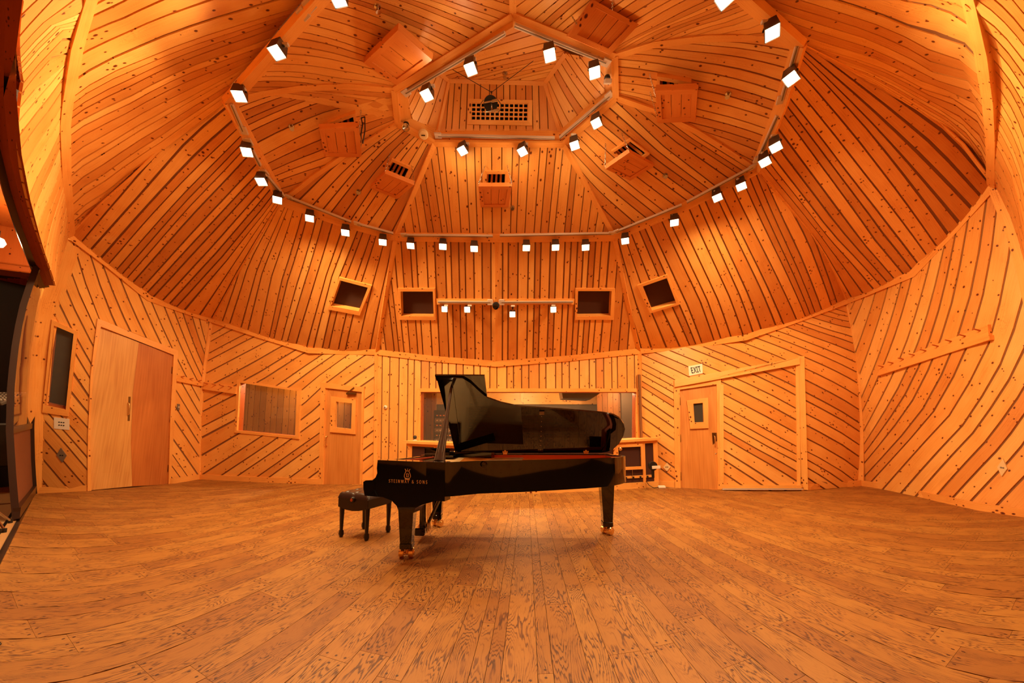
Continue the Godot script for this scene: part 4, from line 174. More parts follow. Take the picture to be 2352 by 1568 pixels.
const QUADS := {
	"slit_out": [[-8.64, 3.33, -7.045, -8.481, 3.169, -7.348, -8.815, 1.529, -7.644, -9.113, 1.602, -7.455], [0.612, -0.292, 0.735]],
	"slit_in": [[-8.651, 3.227, -7.099, -8.521, 3.12, -7.321, -8.829, 1.657, -7.598, -9.053, 1.736, -7.441], [0.614, -0.295, 0.732]],
	"double_out": [[-8.29, 3.469, -7.489, -7.958, 3.101, -8.995, -7.937, 1.502, -9.034, -7.883, -0.019, -9.019, -8.732, 0.002, -8.048, -8.643, 1.135, -7.864, -8.51, 2.361, -7.672], [0.857, -0.071, 0.511]],
	"leaf_a": [[-8.298, 3.323, -7.575, -8.111, 3.135, -8.208, -8.194, 2.019, -8.267, -8.211, 0.942, -8.352, -8.201, 0.022, -8.461, -8.681, 0.006, -8.075, -8.619, 1.135, -7.883, -8.478, 2.451, -7.682], [0.8, -0.106, 0.59]],
	"leaf_b": [[-8.111, 3.135, -8.208, -7.976, 2.981, -8.91, -7.958, 1.501, -8.943, -7.898, -0.013, -8.979, -8.201, 0.022, -8.461, -8.211, 0.942, -8.352, -8.194, 2.019, -8.267], [0.928, -0.005, 0.374]],
	"pegrail_c": [[-7.953, 2.526, -8.987, -7.861, 2.441, -9.633, -7.858, 2.331, -9.64, -7.95, 2.393, -8.997], [0.99, 0.016, 0.138]],
	"plate_c": [[-8.984, 1.502, -7.541, -8.81, 1.469, -7.653, -8.834, 1.253, -7.695, -9.015, 1.281, -7.589], [0.481, -0.233, 0.845]],
	"outlet_c": [[-8.975, 0.9, -7.709, -8.921, 0.74, -7.775, -8.993, 0.603, -7.776, -9.05, 0.754, -7.714], [0.401, -0.223, 0.889]],
	"switch_c": [[-7.932, 1.841, -9.077, -7.92, 1.834, -9.136, -7.915, 1.689, -9.132, -7.925, 1.697, -9.083], [0.982, 0.041, 0.187]],
	"winD_out": [[-6.783, 2.452, -9.432, -4.957, 2.166, -9, -4.945, 1.017, -8.997, -6.751, 1.157, -9.424], [-0.234, 0, 0.972]],
	"winD_in": [[-6.696, 2.373, -9.408, -5.058, 2.137, -9.019, -5.039, 1.087, -9.015, -6.69, 1.21, -9.408], [-0.235, 0, 0.972]],
	"doorD_out": [[-4.454, 2.333, -8.92, -3.407, 2.213, -8.833, -3.389, 0.008, -8.847, -4.391, -0.014, -8.923], [-0.079, -0.007, 0.997]],
	"doorD_leaf": [[-4.337, 2.199, -8.902, -3.453, 2.101, -8.832, -3.428, 0.008, -8.847, -4.296, -0.012, -8.911], [-0.076, -0.008, 0.997]],
	"doorD_wout": [[-4.187, 2.004, -8.882, -3.588, 1.92, -8.835, -3.576, 1.132, -8.835, -4.178, 1.181, -8.881], [-0.078, 0, 0.997]],
	"doorD_win": [[-4.063, 1.882, -8.868, -3.676, 1.84, -8.839, -3.672, 1.251, -8.838, -4.057, 1.29, -8.867], [-0.076, 0, 0.997]],
	"pegrail_d": [[-7.787, 2.422, -9.667, -6.775, 2.276, -9.408, -6.775, 2.125, -9.407, -7.786, 2.267, -9.666], [-0.249, 0.003, 0.968]],
	"winE_out": [[-2.121, 2.166, -8.646, -0.344, 2.142, -8.376, 2.953, 2.182, -8.836, 2.913, 0.935, -8.835, -0.339, 0.95, -8.374, -2.092, 0.947, -8.606], [0, 0, 1]],
	"winE_in": [[-2.056, 2.085, -8.633, -0.344, 2.065, -8.376, 2.865, 2.1, -8.821, 2.818, 0.975, -8.814, -0.339, 0.987, -8.374, -2.032, 0.976, -8.596], [0, 0, 1]],
	"knobE": [[-2.944, 1.797, -8.785, -2.848, 1.796, -8.765, -2.844, 1.697, -8.764, -2.94, 1.698, -8.784], [-0.208, 0.007, 0.978]],
	"doorF_out": [[3.651, 2.34, -8.61, 4.605, 2.395, -8.404, 4.379, 0.005, -8.186, 3.529, -0.018, -8.481], [-0.279, 0.095, 0.956]],
	"doorF_leaf": [[3.757, 2.128, -8.557, 4.498, 2.23, -8.398, 4.306, 0.002, -8.204, 3.632, -0.01, -8.436], [-0.281, 0.093, 0.955]],
	"doorF_wout": [[3.875, 1.881, -8.497, 4.301, 1.942, -8.398, 4.243, 1.278, -8.331, 3.892, 1.258, -8.428], [-0.255, 0.108, 0.961]],
	"doorF_win": [[3.997, 1.811, -8.455, 4.186, 1.828, -8.409, 4.163, 1.409, -8.366, 3.987, 1.4, -8.413], [-0.253, 0.109, 0.961]],
	"slideF": [[4.584, 2.219, -8.382, 6.352, 2.726, -8.406, 5.972, 0.017, -8.112, 4.379, 0.005, -8.186], [-0.047, 0.117, 0.992]],
	"slide_foot": [[4.379, 0.005, -8.186, 4.624, 0.014, -8.134, 4.874, 0.02, -8.097, 5.131, 0.024, -8.074, 5.398, 0.025, -8.068, 5.676, 0.023, -8.079, 5.972, 0.017, -8.112], [-0.057, 0.058, 0.997]],
	"headF": [[3.66, 2.34, -8.607, 3.978, 2.395, -8.528, 4.297, 2.451, -8.465, 4.621, 2.508, -8.418, 4.951, 2.567, -8.386, 5.289, 2.628, -8.37, 5.636, 2.691, -8.37, 5.995, 2.757, -8.387, 6.37, 2.826, -8.42, 6.341, 2.666, -8.397, 5.969, 2.598, -8.363, 5.613, 2.533, -8.347, 5.268, 2.47, -8.347, 4.934, 2.41, -8.364, 4.608, 2.351, -8.397, 4.287, 2.293, -8.446, 3.971, 2.237, -8.511, 3.657, 2.181, -8.593], [-0.099, 0.147, 0.984]],
	"post_line": [[6.417, 2.857, -8.429, 6.35, 2.424, -8.367, 6.287, 2.002, -8.31, 6.228, 1.589, -8.257, 6.175, 1.185, -8.212, 6.127, 0.789, -8.174, 6.087, 0.4, -8.145, 6.053, 0.015, -8.125], [0.126, 0.095, 0.987]],
	"slide_a": [[4.593, 2.219, -8.381, 4.55, 1.837, -8.336, 4.509, 1.463, -8.295, 4.472, 1.094, -8.26, 4.438, 0.732, -8.229, 4.407, 0.376, -8.205, 4.38, 0.023, -8.187], [-0.199, 0.108, 0.974]],
	"slide_b": [[6.307, 2.705, -8.399, 6.229, 2.233, -8.331, 6.156, 1.774, -8.269, 6.089, 1.326, -8.214, 6.029, 0.888, -8.168, 5.977, 0.459, -8.132, 5.933, 0.036, -8.107], [0.109, 0.098, 0.989]],
	"postF": [[6.363, 2.846, -8.422, 6.472, 2.868, -8.435, 6.116, 0.013, -8.136, 5.991, 0.008, -8.115], [0.126, 0.095, 0.987]],
	"exit": [[3.971, 2.659, -8.545, 4.26, 2.71, -8.491, 4.246, 2.49, -8.465, 3.969, 2.438, -8.52], [-0.208, 0.121, 0.971]],
	"outletF": [[3.407, 0.524, -8.547, 3.466, 0.433, -8.516, 3.397, 0.336, -8.543, 3.329, 0.417, -8.579], [-0.418, 0.04, 0.908]],
	"pegrail_g": [[7.877, 2.588, -8.126, 7.794, 2.991, -6.126, 7.796, 2.775, -6.132, 7.877, 2.429, -8.132], [-0.998, 0.002, -0.061]],
	"outlet_g": [[7.704, 0.836, -6.094, 7.691, 0.687, -6.046, 7.669, 0.559, -6.11, 7.682, 0.694, -6.161], [-0.989, 0.119, 0.085]],
	"spkL3_out": [[-3.481, 4.331, -7.485, -2.855, 4.197, -7.589, -3.283, 3.713, -8.092, -3.963, 3.839, -8.064], [-0.072, -0.706, 0.705]],
	"spkL3_in": [[-3.482, 4.285, -7.532, -2.946, 4.163, -7.623, -3.275, 3.786, -8.016, -3.855, 3.893, -7.988], [-0.072, -0.706, 0.705]],
	"spkL4a_out": [[-2.338, 4.144, -7.622, -1.563, 4.115, -7.539, -1.613, 3.578, -7.985, -2.442, 3.624, -8.118], [-0.131, -0.648, 0.75]],
	"spkL4a_in": [[-2.285, 4.094, -7.661, -1.606, 4.067, -7.585, -1.651, 3.649, -7.935, -2.366, 3.689, -8.043], [-0.13, -0.648, 0.751]],
	"spkL4b_out": [[1.282, 4.12, -7.553, 2.108, 4.147, -7.63, 2.201, 3.628, -8.133, 1.339, 3.593, -8.006], [0.114, -0.661, 0.742]],
	"spkL4b_in": [[1.342, 4.08, -7.595, 2.044, 4.104, -7.663, 2.107, 3.693, -8.056, 1.379, 3.656, -7.96], [0.113, -0.66, 0.742]],
	"spkL5_out": [[2.535, 4.178, -7.539, 3.04, 4.298, -7.267, 3.473, 3.845, -7.716, 2.934, 3.721, -7.956], [-0.143, -0.745, 0.652]],
	"spkL5_in": [[2.646, 4.156, -7.528, 3.052, 4.249, -7.321, 3.389, 3.86, -7.708, 2.95, 3.769, -7.895], [-0.14, -0.745, 0.652]],
	"grille_out": [[-0.686, 6.466, -5.569, 0.322, 6.446, -5.571, 0.323, 6.162, -5.746, -0.716, 6.178, -5.738], [-0.005, -0.515, 0.857]],
	"grille_in": [[-0.64, 6.427, -5.592, 0.255, 6.413, -5.592, 0.252, 6.217, -5.712, -0.657, 6.229, -5.708], [-0.006, -0.515, 0.857]],
}
const HATCHES := [
	[[-1.717, 6.081, -4.377, -1.365, 6.104, -4.161, -1.111, 6.144, -4.424, -1.551, 6.119, -4.714], [-1.915, 6.012, -4.514, -1.266, 5.732, -3.847, -0.975, 5.814, -4.28, -1.601, 6.054, -4.886], [-1.58, 6.065, -4.263, -1.058, 6.127, -4.409], [0.096, -0.993, -0.065]],
	[[-2.746, 5.873, -5.288, -2.308, 5.981, -5.22, -2.418, 5.825, -5.709, -2.98, 5.683, -5.737], [-2.759, 5.58, -5.108, -2.226, 5.673, -5.172, -2.458, 5.718, -5.876, -2.998, 5.624, -5.737], [-2.224, 5.974, -5.219, -2.289, 5.903, -5.442], [0.209, -0.94, 0.271]],
	[[-1.965, 5.723, -5.893, -1.675, 5.663, -6.023, -1.953, 5.394, -6.303, -2.285, 5.475, -6.159], [-2.031, 5.36, -5.762, -1.608, 5.277, -5.94, -2.008, 5.284, -6.346, -2.422, 5.378, -6.18], [-1.979, 5.748, -5.824, -1.677, 5.655, -6.001], [0.099, -0.773, 0.627]],
	[[-0.448, 5.634, -6.081, -0.081, 5.633, -6.08, -0.108, 5.298, -6.434, -0.509, 5.298, -6.435], [-0.553, 5.272, -5.968, 0, 5.272, -5.967, -0.062, 5.201, -6.464, -0.557, 5.201, -6.464], [-0.451, 5.671, -6.013, -0.08, 5.671, -6.012], [-0.002, -0.725, 0.689]],
	[[1.592, 5.75, -5.747, 1.84, 5.819, -5.57, 2.189, 5.674, -5.705, 1.932, 5.565, -5.917], [1.481, 5.39, -5.7, 1.79, 5.491, -5.46, 2.297, 5.517, -5.806, 1.968, 5.412, -6.029], [1.483, 5.794, -5.669, 1.697, 5.849, -5.517], [-0.143, -0.816, 0.561]],
	[[1.96, 6.096, -4.729, 2.416, 6.01, -4.733, 2.634, 5.883, -5.186, 2.155, 5.974, -5.291], [1.91, 5.803, -4.702, 2.417, 5.719, -4.593, 2.697, 5.806, -5.233, 2.199, 5.901, -5.379], [1.859, 6.085, -4.744, 1.948, 6.035, -4.978], [-0.199, -0.967, 0.159]],
	[[0.903, 6.182, -3.966, 1.376, 6.163, -4.143, 1.234, 6.168, -4.446, 0.764, 6.175, -4.288], [0.916, 6.128, -3.867, 1.509, 6.102, -4.109, 1.2, 5.878, -4.275, 0.658, 5.898, -4.069], [0.703, 6.171, -4.071, 1.141, 6.141, -3.904], [-0.022, -1, 0.011]],
]
const LAMPS := [
	[[-1.724, 5.57, -3.403], [-1.68, 5.776, -3.42], 0],
	[[-2.63, 5.503, -3.896], [-2.554, 5.674, -3.916], 0],
	[[-3.418, 5.458, -4.422], [-3.395, 5.621, -4.444], 0],
	[[-3.822, 5.272, -5.169], [-3.838, 5.427, -5.195], 0],
	[[-3.909, 5.128, -5.635], [-3.891, 5.307, -5.664], 0],
	[[-3.891, 5.064, -6.023], [-3.898, 5.236, -6.054], 0],
	[[-3.519, 4.925, -6.346], [-3.522, 5.087, -6.379], 0],
	[[-2.973, 4.761, -6.535], [-2.971, 4.917, -6.568], 0],
	[[-2.37, 4.68, -6.733], [-2.37, 4.839, -6.768], 0],
	[[-1.875, 4.643, -6.796], [-1.864, 4.812, -6.831], 0],
	[[-1.279, 4.626, -6.796], [-1.28, 4.786, -6.831], 0],
	[[-0.699, 4.585, -6.796], [-0.697, 4.769, -6.831], 0],
	[[0.265, 4.601, -6.796], [0.259, 4.769, -6.831], 0],
	[[0.804, 4.61, -6.796], [0.802, 4.778, -6.831], 0],
	[[1.359, 4.61, -6.796], [1.361, 4.778, -6.831], 0],
	[[2.063, 4.685, -6.694], [2.086, 4.86, -6.728], 0],
	[[2.784, 4.802, -6.266], [2.79, 4.993, -6.298], 0],
	[[3.345, 5.033, -5.91], [3.342, 5.209, -5.94], 0],
	[[3.636, 5.114, -5.736], [3.622, 5.303, -5.765], 0],
	[[3.709, 5.193, -5.272], [3.721, 5.404, -5.299], 0],
	[[3.664, 5.197, -4.973], [3.667, 5.438, -4.999], 0],
	[[3.32, 5.462, -4.181], [3.357, 5.619, -4.202], 0],
	[[2.76, 5.501, -3.678], [2.706, 5.702, -3.697], 0],
	[[2.114, 5.581, -3.42], [2.151, 5.773, -3.437], 0],
	[[-1.128, 5.694, -4.666], [-1.068, 5.905, -4.69], 1],
	[[-0.513, 5.754, -4.348], [-0.49, 5.966, -4.37], 1],
	[[0.456, 5.792, -4.204], [0.439, 5.965, -4.225], 1],
	[[1.036, 5.753, -4.395], [1.001, 5.943, -4.418], 1],
	[[1.244, 5.778, -5.24], [1.267, 5.981, -5.267], 1],
	[[0.972, 5.666, -5.55], [0.96, 5.914, -5.578], 1],
	[[-0.791, 5.702, -5.713], [-0.727, 5.896, -5.742], 1],
	[[0.166, 5.687, -5.713], [0.217, 5.888, -5.742], 1],
	[[-1.375, 3.695, -7.617], [-1.351, 3.831, -7.673], 2],
	[[-0.907, 3.669, -7.562], [-0.861, 3.812, -7.613], 2],
	[[0.009, 3.577, -7.585], [0.018, 3.796, -7.59], 2],
	[[0.843, 3.686, -7.618], [0.85, 3.83, -7.671], 2],
]
const SPRINKLERS := [[[-1.509, 6.032, -3.851], [0.211, -0.962, -0.172]], [[-3.251, 5.74, -5.245], [0.315, -0.915, 0.253]], [[-2.644, 5.362, -6.253], [0.062, -0.752, 0.657]], [[0.008, 5.223, -6.514], [0.001, -0.728, 0.685]], [[-0.105, 6.626, -5.277], [-0.025, -0.988, -0.152]], [[2.937, 5.841, -4.79], [-0.347, -0.931, 0.113]], [[2.521, 5.441, -5.935], [-0.14, -0.777, 0.613]]]
const TRACKS := [[-2, 4.811, -6.796, -0.355, 4.794, -6.796], [-0.226, 4.803, -6.796, 1.84, 4.845, -6.796], [-3.825, 5.2, -6.234, -2.888, 4.934, -6.554], [-2.791, 4.919, -6.586, -2.199, 4.838, -6.784], [-3.725, 5.562, -4.699, -3.794, 5.451, -5.023], [-3.825, 5.401, -5.179, -3.882, 5.297, -5.546], [-3.898, 5.266, -5.667, -3.882, 5.189, -6.178], [-3.593, 5.637, -4.525, -2.231, 5.702, -3.688], [-2.133, 5.727, -3.622, -1.603, 5.835, -3.335], [1.931, 4.866, -6.773, 2.887, 5.04, -6.189], [2.957, 5.06, -6.145, 3.771, 5.336, -5.633], [3.755, 5.355, -5.489, 3.567, 5.462, -4.772], [3.486, 5.508, -4.569, 3.263, 5.648, -3.982], [3.179, 5.7, -3.89, 2.413, 5.766, -3.522], [2.314, 5.787, -3.475, 1.968, 5.854, -3.314], [-1.511, 6.028, -5.022, -0.083, 5.968, -4.133], [0.031, 5.991, -4.062, 1.234, 6.062, -4.594], [1.4, 6.028, -5.073, 0.765, 5.888, -5.713], [-1.184, 5.925, -5.713, 0.682, 5.88, -5.713], [-1.521, 3.867, -7.67, -0.44, 3.819, -7.55], [-0.211, 3.818, -7.547, 1.256, 3.874, -7.692]]
const CABINET := [-2.264, 0, -8.375, -1.196, 0, -7.911, -0.311, 0, -7.768, 0.909, 0, -7.863, 1.948, 0, -8.111, 3.184, 0, -8.542]
const CABINET_H := [0.987, 0.966, 0.957, 0.969, 1, 1.046]
const RIM_PLAN := [-1.367, -3.963, -0.991, -3.831, -0.642, -3.723, -0.569, -3.739, -0.491, -3.78, -0.33, -3.874, -0.114, -3.918, 0.107, -3.963, 0.334, -4.033, 0.57, -4.105, 0.792, -4.18, 0.974, -4.258, 1.114, -4.338, 1.226, -4.445, 1.303, -4.539, 1.349, -4.624, 1.371, -4.701, 1.362, -4.779, 1.296, -4.833, 1.282, -5.102, -1.021, -5.171, -0.839, -5.179]
const HINGE := [-1.021, 0.99, -5.171, 1.282, 1, -5.102]
const LID := [0.269, 0.009, 0.252, 0.339, 0.227, 0.857, 0.199, 1.237, 0.385, 1.261, 0.493, 1.254, 0.575, 1.185, 0.655, 1.075, 0.749, 0.963, 0.909, 0.888, 1.114, 0.825, 1.425, 0.796, 1.843, 0.752, 2.132, 0.716, 2.267, 0.68, 2.349, 0.622, 2.405, 0.533, 2.435, 0.443, 2.433, 0.319, 2.399, 0.175, 2.341, 0.076, 2.274, 0.026, 2.191, 0.009]
const LID_FLAP := [0.175, 1.276, 0.737, 1.266, 0.749, 0.917, 0.649, 1.031, 0.543, 1.148, 0.375, 1.213, 0.184, 1.201]
const LID_AXES := [-1.021, 0.99, -5.171, 1, 0.004, 0.03, -0.021, 0.719, 0.694, -0.019, -0.695, 0.719]
const LID_BARS := [[1.364, 0.726, 1.427, 0.725, 1.43, 0.017, 1.361, 0.017], [0.272, 1.224, 0.371, 1.223, 0.351, 0.017, 0.27, 0.017], [2.203, 0.694, 2.328, 0.622, 2.396, 0.451, 2.357, 0.24, 2.267, 0.076, 2.188, 0.034, 2.249, 0.216, 2.262, 0.413]]
const ARM := [0, 1.02, 0.394, 1.019, 0.764, 1.02, 0.771, 0.657, 0.331, 0.654, -0.144, 0.656, -0.163, 0.725, -0.167, 0.794, -0.14, 0.809, -0.055, 0.817, -0.019, 0.845, 0, 0.889, -0.007, 0.937, -0.004, 0.981]
const BRACKET := [0.057, 0.65, 0.678, 0.655, 0.613, 0.635, 0.508, 0.603, 0.437, 0.566, 0.423, 0.523, 0.256, 0.511, 0.223, 0.576, 0.161, 0.623]
const ARM_AXES := [-1.367, 1.02, -3.963, 0.949, 0, 0.314, 0.314, 0, -0.949]
const ARM_MARKS := [0.143, 0.818, 0.58, 0.826, 0.357, 0.933, 0.359, 0.853]
const PIANO_FEET := [-1.098, 0, -4.15, -1.011, 0, -5.364, 1.203, 0, -4.996, -1.115, 0, -4.744]
const PROP := [-0.738, 1, -3.945, -0.697, 1.799, -4.381]
const BENCH_FEET := [-2.046, 0, -4.885, -1.677, 0, -4.727, -1.658, 0, -5.073, -2.01, 0, -5.214]
const STEPS := [-5.285, 0, -4.111, -9.427, 0, -7.722]
const SLIDER := [[-7.041, 0.034, -5.6, -7.142, 0.345, -5.625, -7.242, 0.656, -5.651, -7.334, 0.97, -5.676, -7.425, 1.284, -5.701, -7.489, 1.604, -5.726, -7.554, 1.924, -5.751, -7.596, 2.248, -5.775, -7.632, 2.573, -5.8, -7.651, 2.899, -5.825, -7.653, 3.226, -5.85, -7.625, 3.551, -5.875, -7.586, 3.875, -5.9], [-9.278, 0.022, -7.6, -9.275, 0.351, -7.547, -9.27, 0.679, -7.495, -9.254, 1.008, -7.443, -9.237, 1.336, -7.392, -9.194, 1.662, -7.342, -9.152, 1.988, -7.291, -9.1, 2.313, -7.242, -9.039, 2.636, -7.193, -8.978, 2.96, -7.143, -8.912, 3.282, -7.095, -8.849, 3.605, -7.047, -8.787, 3.929, -7]]
const LINTEL := [[-8.193, 3.772, -6.5, -7.565, 3.919, -5.846, -6.934, 4.073, -5.198, -6.296, 4.243, -4.559, -5.648, 4.43, -3.937, -4.972, 4.567, -3.34, -4.245, 4.542, -2.781, -3.503, 4.44, -2.275, -2.8, 4.073, -1.812, -2.096, 3.706, -1.35], [-7.847, 3.714, -6.3, -7.229, 3.835, -5.677, -6.611, 3.956, -5.054, -5.996, 4.089, -4.431, -5.364, 4.236, -3.83, -4.701, 4.389, -3.266, -3.992, 4.327, -2.739, -3.277, 4.279, -2.219, -2.596, 3.955, -1.758, -1.916, 3.621, -1.3], [-7.62, 3.67, -6.2, -7.009, 3.789, -5.582, -6.396, 3.913, -4.967, -5.779, 4.05, -4.36, -5.149, 4.198, -3.768, -4.497, 4.34, -3.205, -3.805, 4.243, -2.675, -3.093, 4.158, -2.171, -2.415, 3.865, -1.708, -1.743, 3.536, -1.25]]
const BOOTH := {"lamp": [-8.965, 4.525, -6.4], "case": [-10.216, 4.84, -7.6], "slotA": [-11.596, 3.684, -8.6], "slotB": [-11.615, 3.529, -8.8], "wood": [-11.299, 3.157, -8.5], "pale": [-10.678, 2.255, -8], "desk": [-9.818, 1.861, -7.4], "chair": [-8.643, 1.104, -6.6], "chairfoot": [-8.541, 0.376, -6.6], "rug0": [-6.355, 0.163, -4.9], "leg0": [-6.487, 0.148, -5], "leg1": [-6.448, 0.109, -5.05], "leg2": [-7.311, 0.348, -5.6], "leg3": [-7.102, 0.275, -5.6], "stand": [-3.219, 0.118, -2.55], "stand2": [-3.341, 0.199, -2.6]}
const BOOTH_STRIPS := [[-12.064, 4.792, -8.8, -11.871, 2.605, -8.8], [-11.888, 4.792, -8.8, -11.7, 2.605, -8.8], [-11.733, 4.792, -8.8, -11.548, 2.605, -8.8], [-11.589, 4.792, -8.8, -11.407, 2.605, -8.8]]
const SMALL := {"detector": [-1.398, 5.896, -5.62], "flood": [-1.64, 5.93, -5.5], "flood2": [1.307, 6.031, -4.8], "mic": [-0.301, 5.882, -5], "mic_low": [-0.264, 5.722, -5], "wire_a": [-0.828, 6.306, -4.9], "wire_b": [0.287, 6.234, -4.7], "wire_m": [-0.289, 6.037, -4.98], "camera": [-0.317, 3.729, -7.35], "lintel_lamp": [-2.742, 1.728, -8.3], "heater": [2.899, 0.509, -8], "charger": [3.197, 0.041, -8.35], "closer": [-3.44, 2.07, -8.2]}

const LAMP_COLOR := Color(1.0, 0.835, 0.6)
const LAMP_POWER := 3.3

# ------------------------------------------------------------------ mesh collector
class MB:
	var v := PackedVector3Array()
	var n := PackedVector3Array()
	var t := PackedVector2Array()
	var i := PackedInt32Array()
	func tri(a: int, b: int, c: int) -> void:
		i.append(a); i.append(b); i.append(c)
	func vert(p: Vector3, nn: Vector3, uv := Vector2.ZERO) -> int:
		v.append(p); n.append(nn); t.append(uv)
		return v.size() - 1
	# a flat quad a-b-c-d seen from its normal's side; uv in metres with v along a->b
	func quad(a: Vector3, b: Vector3, c: Vector3, d: Vector3, off := Vector2.ZERO) -> void:
		var nn := (c - a).cross(b - a)
		if nn.length() < 1e-12: nn = (d - a).cross(c - a)
		nn = nn.normalized()
		var la := a.distance_to(b)
		var lb := a.distance_to(d)
		var k := v.size()
		vert(a, nn, Vector2(0, 0) + off); vert(b, nn, Vector2(0, la / 3.0) + off)
		vert(c, nn, Vector2(lb / 0.9, la / 3.0) + off); vert(d, nn, Vector2(lb / 0.9, 0) + off)
		tri(k, k + 1, k + 2); tri(k, k + 2, k + 3)
	# a box with its corner edges cut by ch; basis columns are its axes
	func box(c: Vector3, s: Vector3, b := Basis(), ch := 0.0) -> void:
		var off := Vector2(absf(c.x * 3.7 + c.y * 5.1), absf(c.z * 2.3 + c.y * 1.7))
		var h := s * 0.5
		ch = minf(ch, minf(h.x, minf(h.y, h.z)) * 0.9)
		var ax := [0, 1, 2]
		ax.sort_custom(func(p, q): return s[p] > s[q])
		for k in 3:
			var a1 := (k + 1) % 3
			var a2 := (k + 2) % 3
			if s[a2] > s[a1]:
				var w := a1; a1 = a2; a2 = w
			for sg in [-1.0, 1.0]:
				var pts := []
				for q in [[-1, -1], [1, -1], [1, 1], [-1, 1]]:
					var p := Vector3.ZERO
					p[k] = sg * h[k]
					p[a1] = q[0] * (h[a1] - ch)
					p[a2] = q[1] * (h[a2] - ch)
					pts.append(c + b * p)
				var out := b * Vector3(sg if k == 0 else 0.0, sg if k == 1 else 0.0, sg if k == 2 else 0.0)
				_face(pts, out, off)
		if ch <= 0.0: return
		for k in 3:
			var a1 := (k + 1) % 3
			var a2 := (k + 2) % 3
			for s1 in [-1.0, 1.0]:
				for s2 in [-1.0, 1.0]:
					var pts := []
					var p := Vector3.ZERO
					p[a1] = s1 * h[a1]; p[a2] = s2 * (h[a2] - ch)
					var p2 := Vector3.ZERO
					p2[a1] = s1 * (h[a1] - ch); p2[a2] = s2 * h[a2]
					for e in [[p, -1.0], [p, 1.0], [p2, 1.0], [p2, -1.0]]:
						var z: Vector3 = e[0]
						z[k] = e[1] * (h[k] - ch)
						pts.append(c + b * z)
					var o := Vector3.ZERO
					o[a1] = s1; o[a2] = s2
					_face(pts, b * o, off)
		for sx in [-1.0, 1.0]:
			for sy in [-1.0, 1.0]:
				for sz in [-1.0, 1.0]:
					var o := Vector3(sx, sy, sz)
					_face([c + b * Vector3(sx * h.x, sy * (h.y - ch), sz * (h.z - ch)), c + b * Vector3(sx * (h.x - ch), sy * h.y, sz * (h.z - ch)), c + b * Vector3(sx * (h.x - ch), sy * (h.y - ch), sz * h.z)], b * o, off)
	func _face(pts: Array, out: Vector3, off := Vector2.ZERO) -> void:
		var nn: Vector3 = (pts[2] - pts[0]).cross(pts[1] - pts[0])
		if nn.dot(out) < 0.0:
			pts = pts.duplicate(); pts.reverse()
			nn = -nn
		nn = nn.normalized()
		var k := v.size()
		var e: Vector3 = pts[1] - pts[0]
		var f: Vector3 = pts[-1] - pts[0]
		if f.length() > e.length(): e = f
		e = e.normalized()
		var g := nn.cross(e)
		for p in pts:
			var d: Vector3 = p - pts[0]
			vert(p, nn, Vector2(d.dot(g) / 0.9, d.dot(e) / 3.0) + off)
		for j in range(1, pts.size() - 1): tri(k, k + j, k + j + 1)
	# flat polygon face, any winding, shown on the side of out
	func poly(pts: Array, out: Vector3) -> void:
		_face(pts, out)
	# a square bar between two points
	func bar(a: Vector3, b: Vector3, w: float, d: float, up := Vector3.UP, ch := 0.0) -> void:
		var z := (b - a)
		var l := z.length()
		z = z / l
		var x := up.cross(z)
		if x.length() < 1e-4: x = Vector3.RIGHT.cross(z)
		x = x.normalized()
		box((a + b) * 0.5, Vector3(w, d, l), Basis(x, z.cross(x), z), ch)
	# a round bar of varying radius through points
	func tube(p: Array, r, seg := 10, caps := true) -> void:
		var m := p.size()
		var first := v.size()
		var x := Vector3.ZERO
		for k in m:
			var d: Vector3 = (p[mini(k + 1, m - 1)] - p[maxi(k - 1, 0)]).normalized()
			if k == 0:
				x = d.cross(Vector3.UP if absf(d.y) < 0.9 else Vector3.RIGHT).normalized()
			else:
				x = (x - d * x.dot(d)).normalized()
			var y := d.cross(x)
			var rr: float = r[k] if r is Array else r
			for j in seg + 1:
				var an := TAU * j / seg
				var o := x * cos(an) + y * sin(an)
				vert(p[k] + o * rr, o, Vector2(float(j) / seg * 0.2, k * 0.1))
		for k in m - 1:
			for j in seg:
				var a := first + k * (seg + 1) + j
				_tri_out(a, a + 1, a + seg + 2, n[a]); _tri_out(a, a + seg + 2, a + seg + 1, n[a])
		if caps:
			for e in [0, m - 1]:
				var d: Vector3 = (p[1] - p[0]).normalized() * -1.0 if e == 0 else (p[m - 1] - p[m - 2]).normalized()
				var pts := []
				for j in seg: pts.append(v[first + e * (seg + 1) + j])
				_face(pts, d)
	# a turned solid: profile of (radius, height) about axis through o
	func lathe(o: Vector3, prof: Array, axis := Vector3.UP, seg := 20) -> void:
		var x := axis.cross(Vector3.RIGHT if absf(axis.x) < 0.9 else Vector3.UP).normalized()
		var y := axis.cross(x)
		for k in prof.size() - 1:
			var a: Vector2 = prof[k]
			var b: Vector2 = prof[k + 1]
			var sl := Vector2(b.y - a.y, a.x - b.x).normalized()
			var first := v.size()
			for j in seg + 1:
				var an := TAU * j / seg
				var r := x * cos(an) + y * sin(an)
				var nn := (r * sl.x + axis * sl.y).normalized()
				vert(o + r * a.x + axis * a.y, nn, Vector2(j * 0.02, 0)); vert(o + r * b.x + axis * b.y, nn, Vector2(j * 0.02, 0.02))
			for j in seg:
				var q := first + j * 2
				_tri_out(q, q + 3, q + 1, n[q]); _tri_out(q, q + 2, q + 3, n[q])
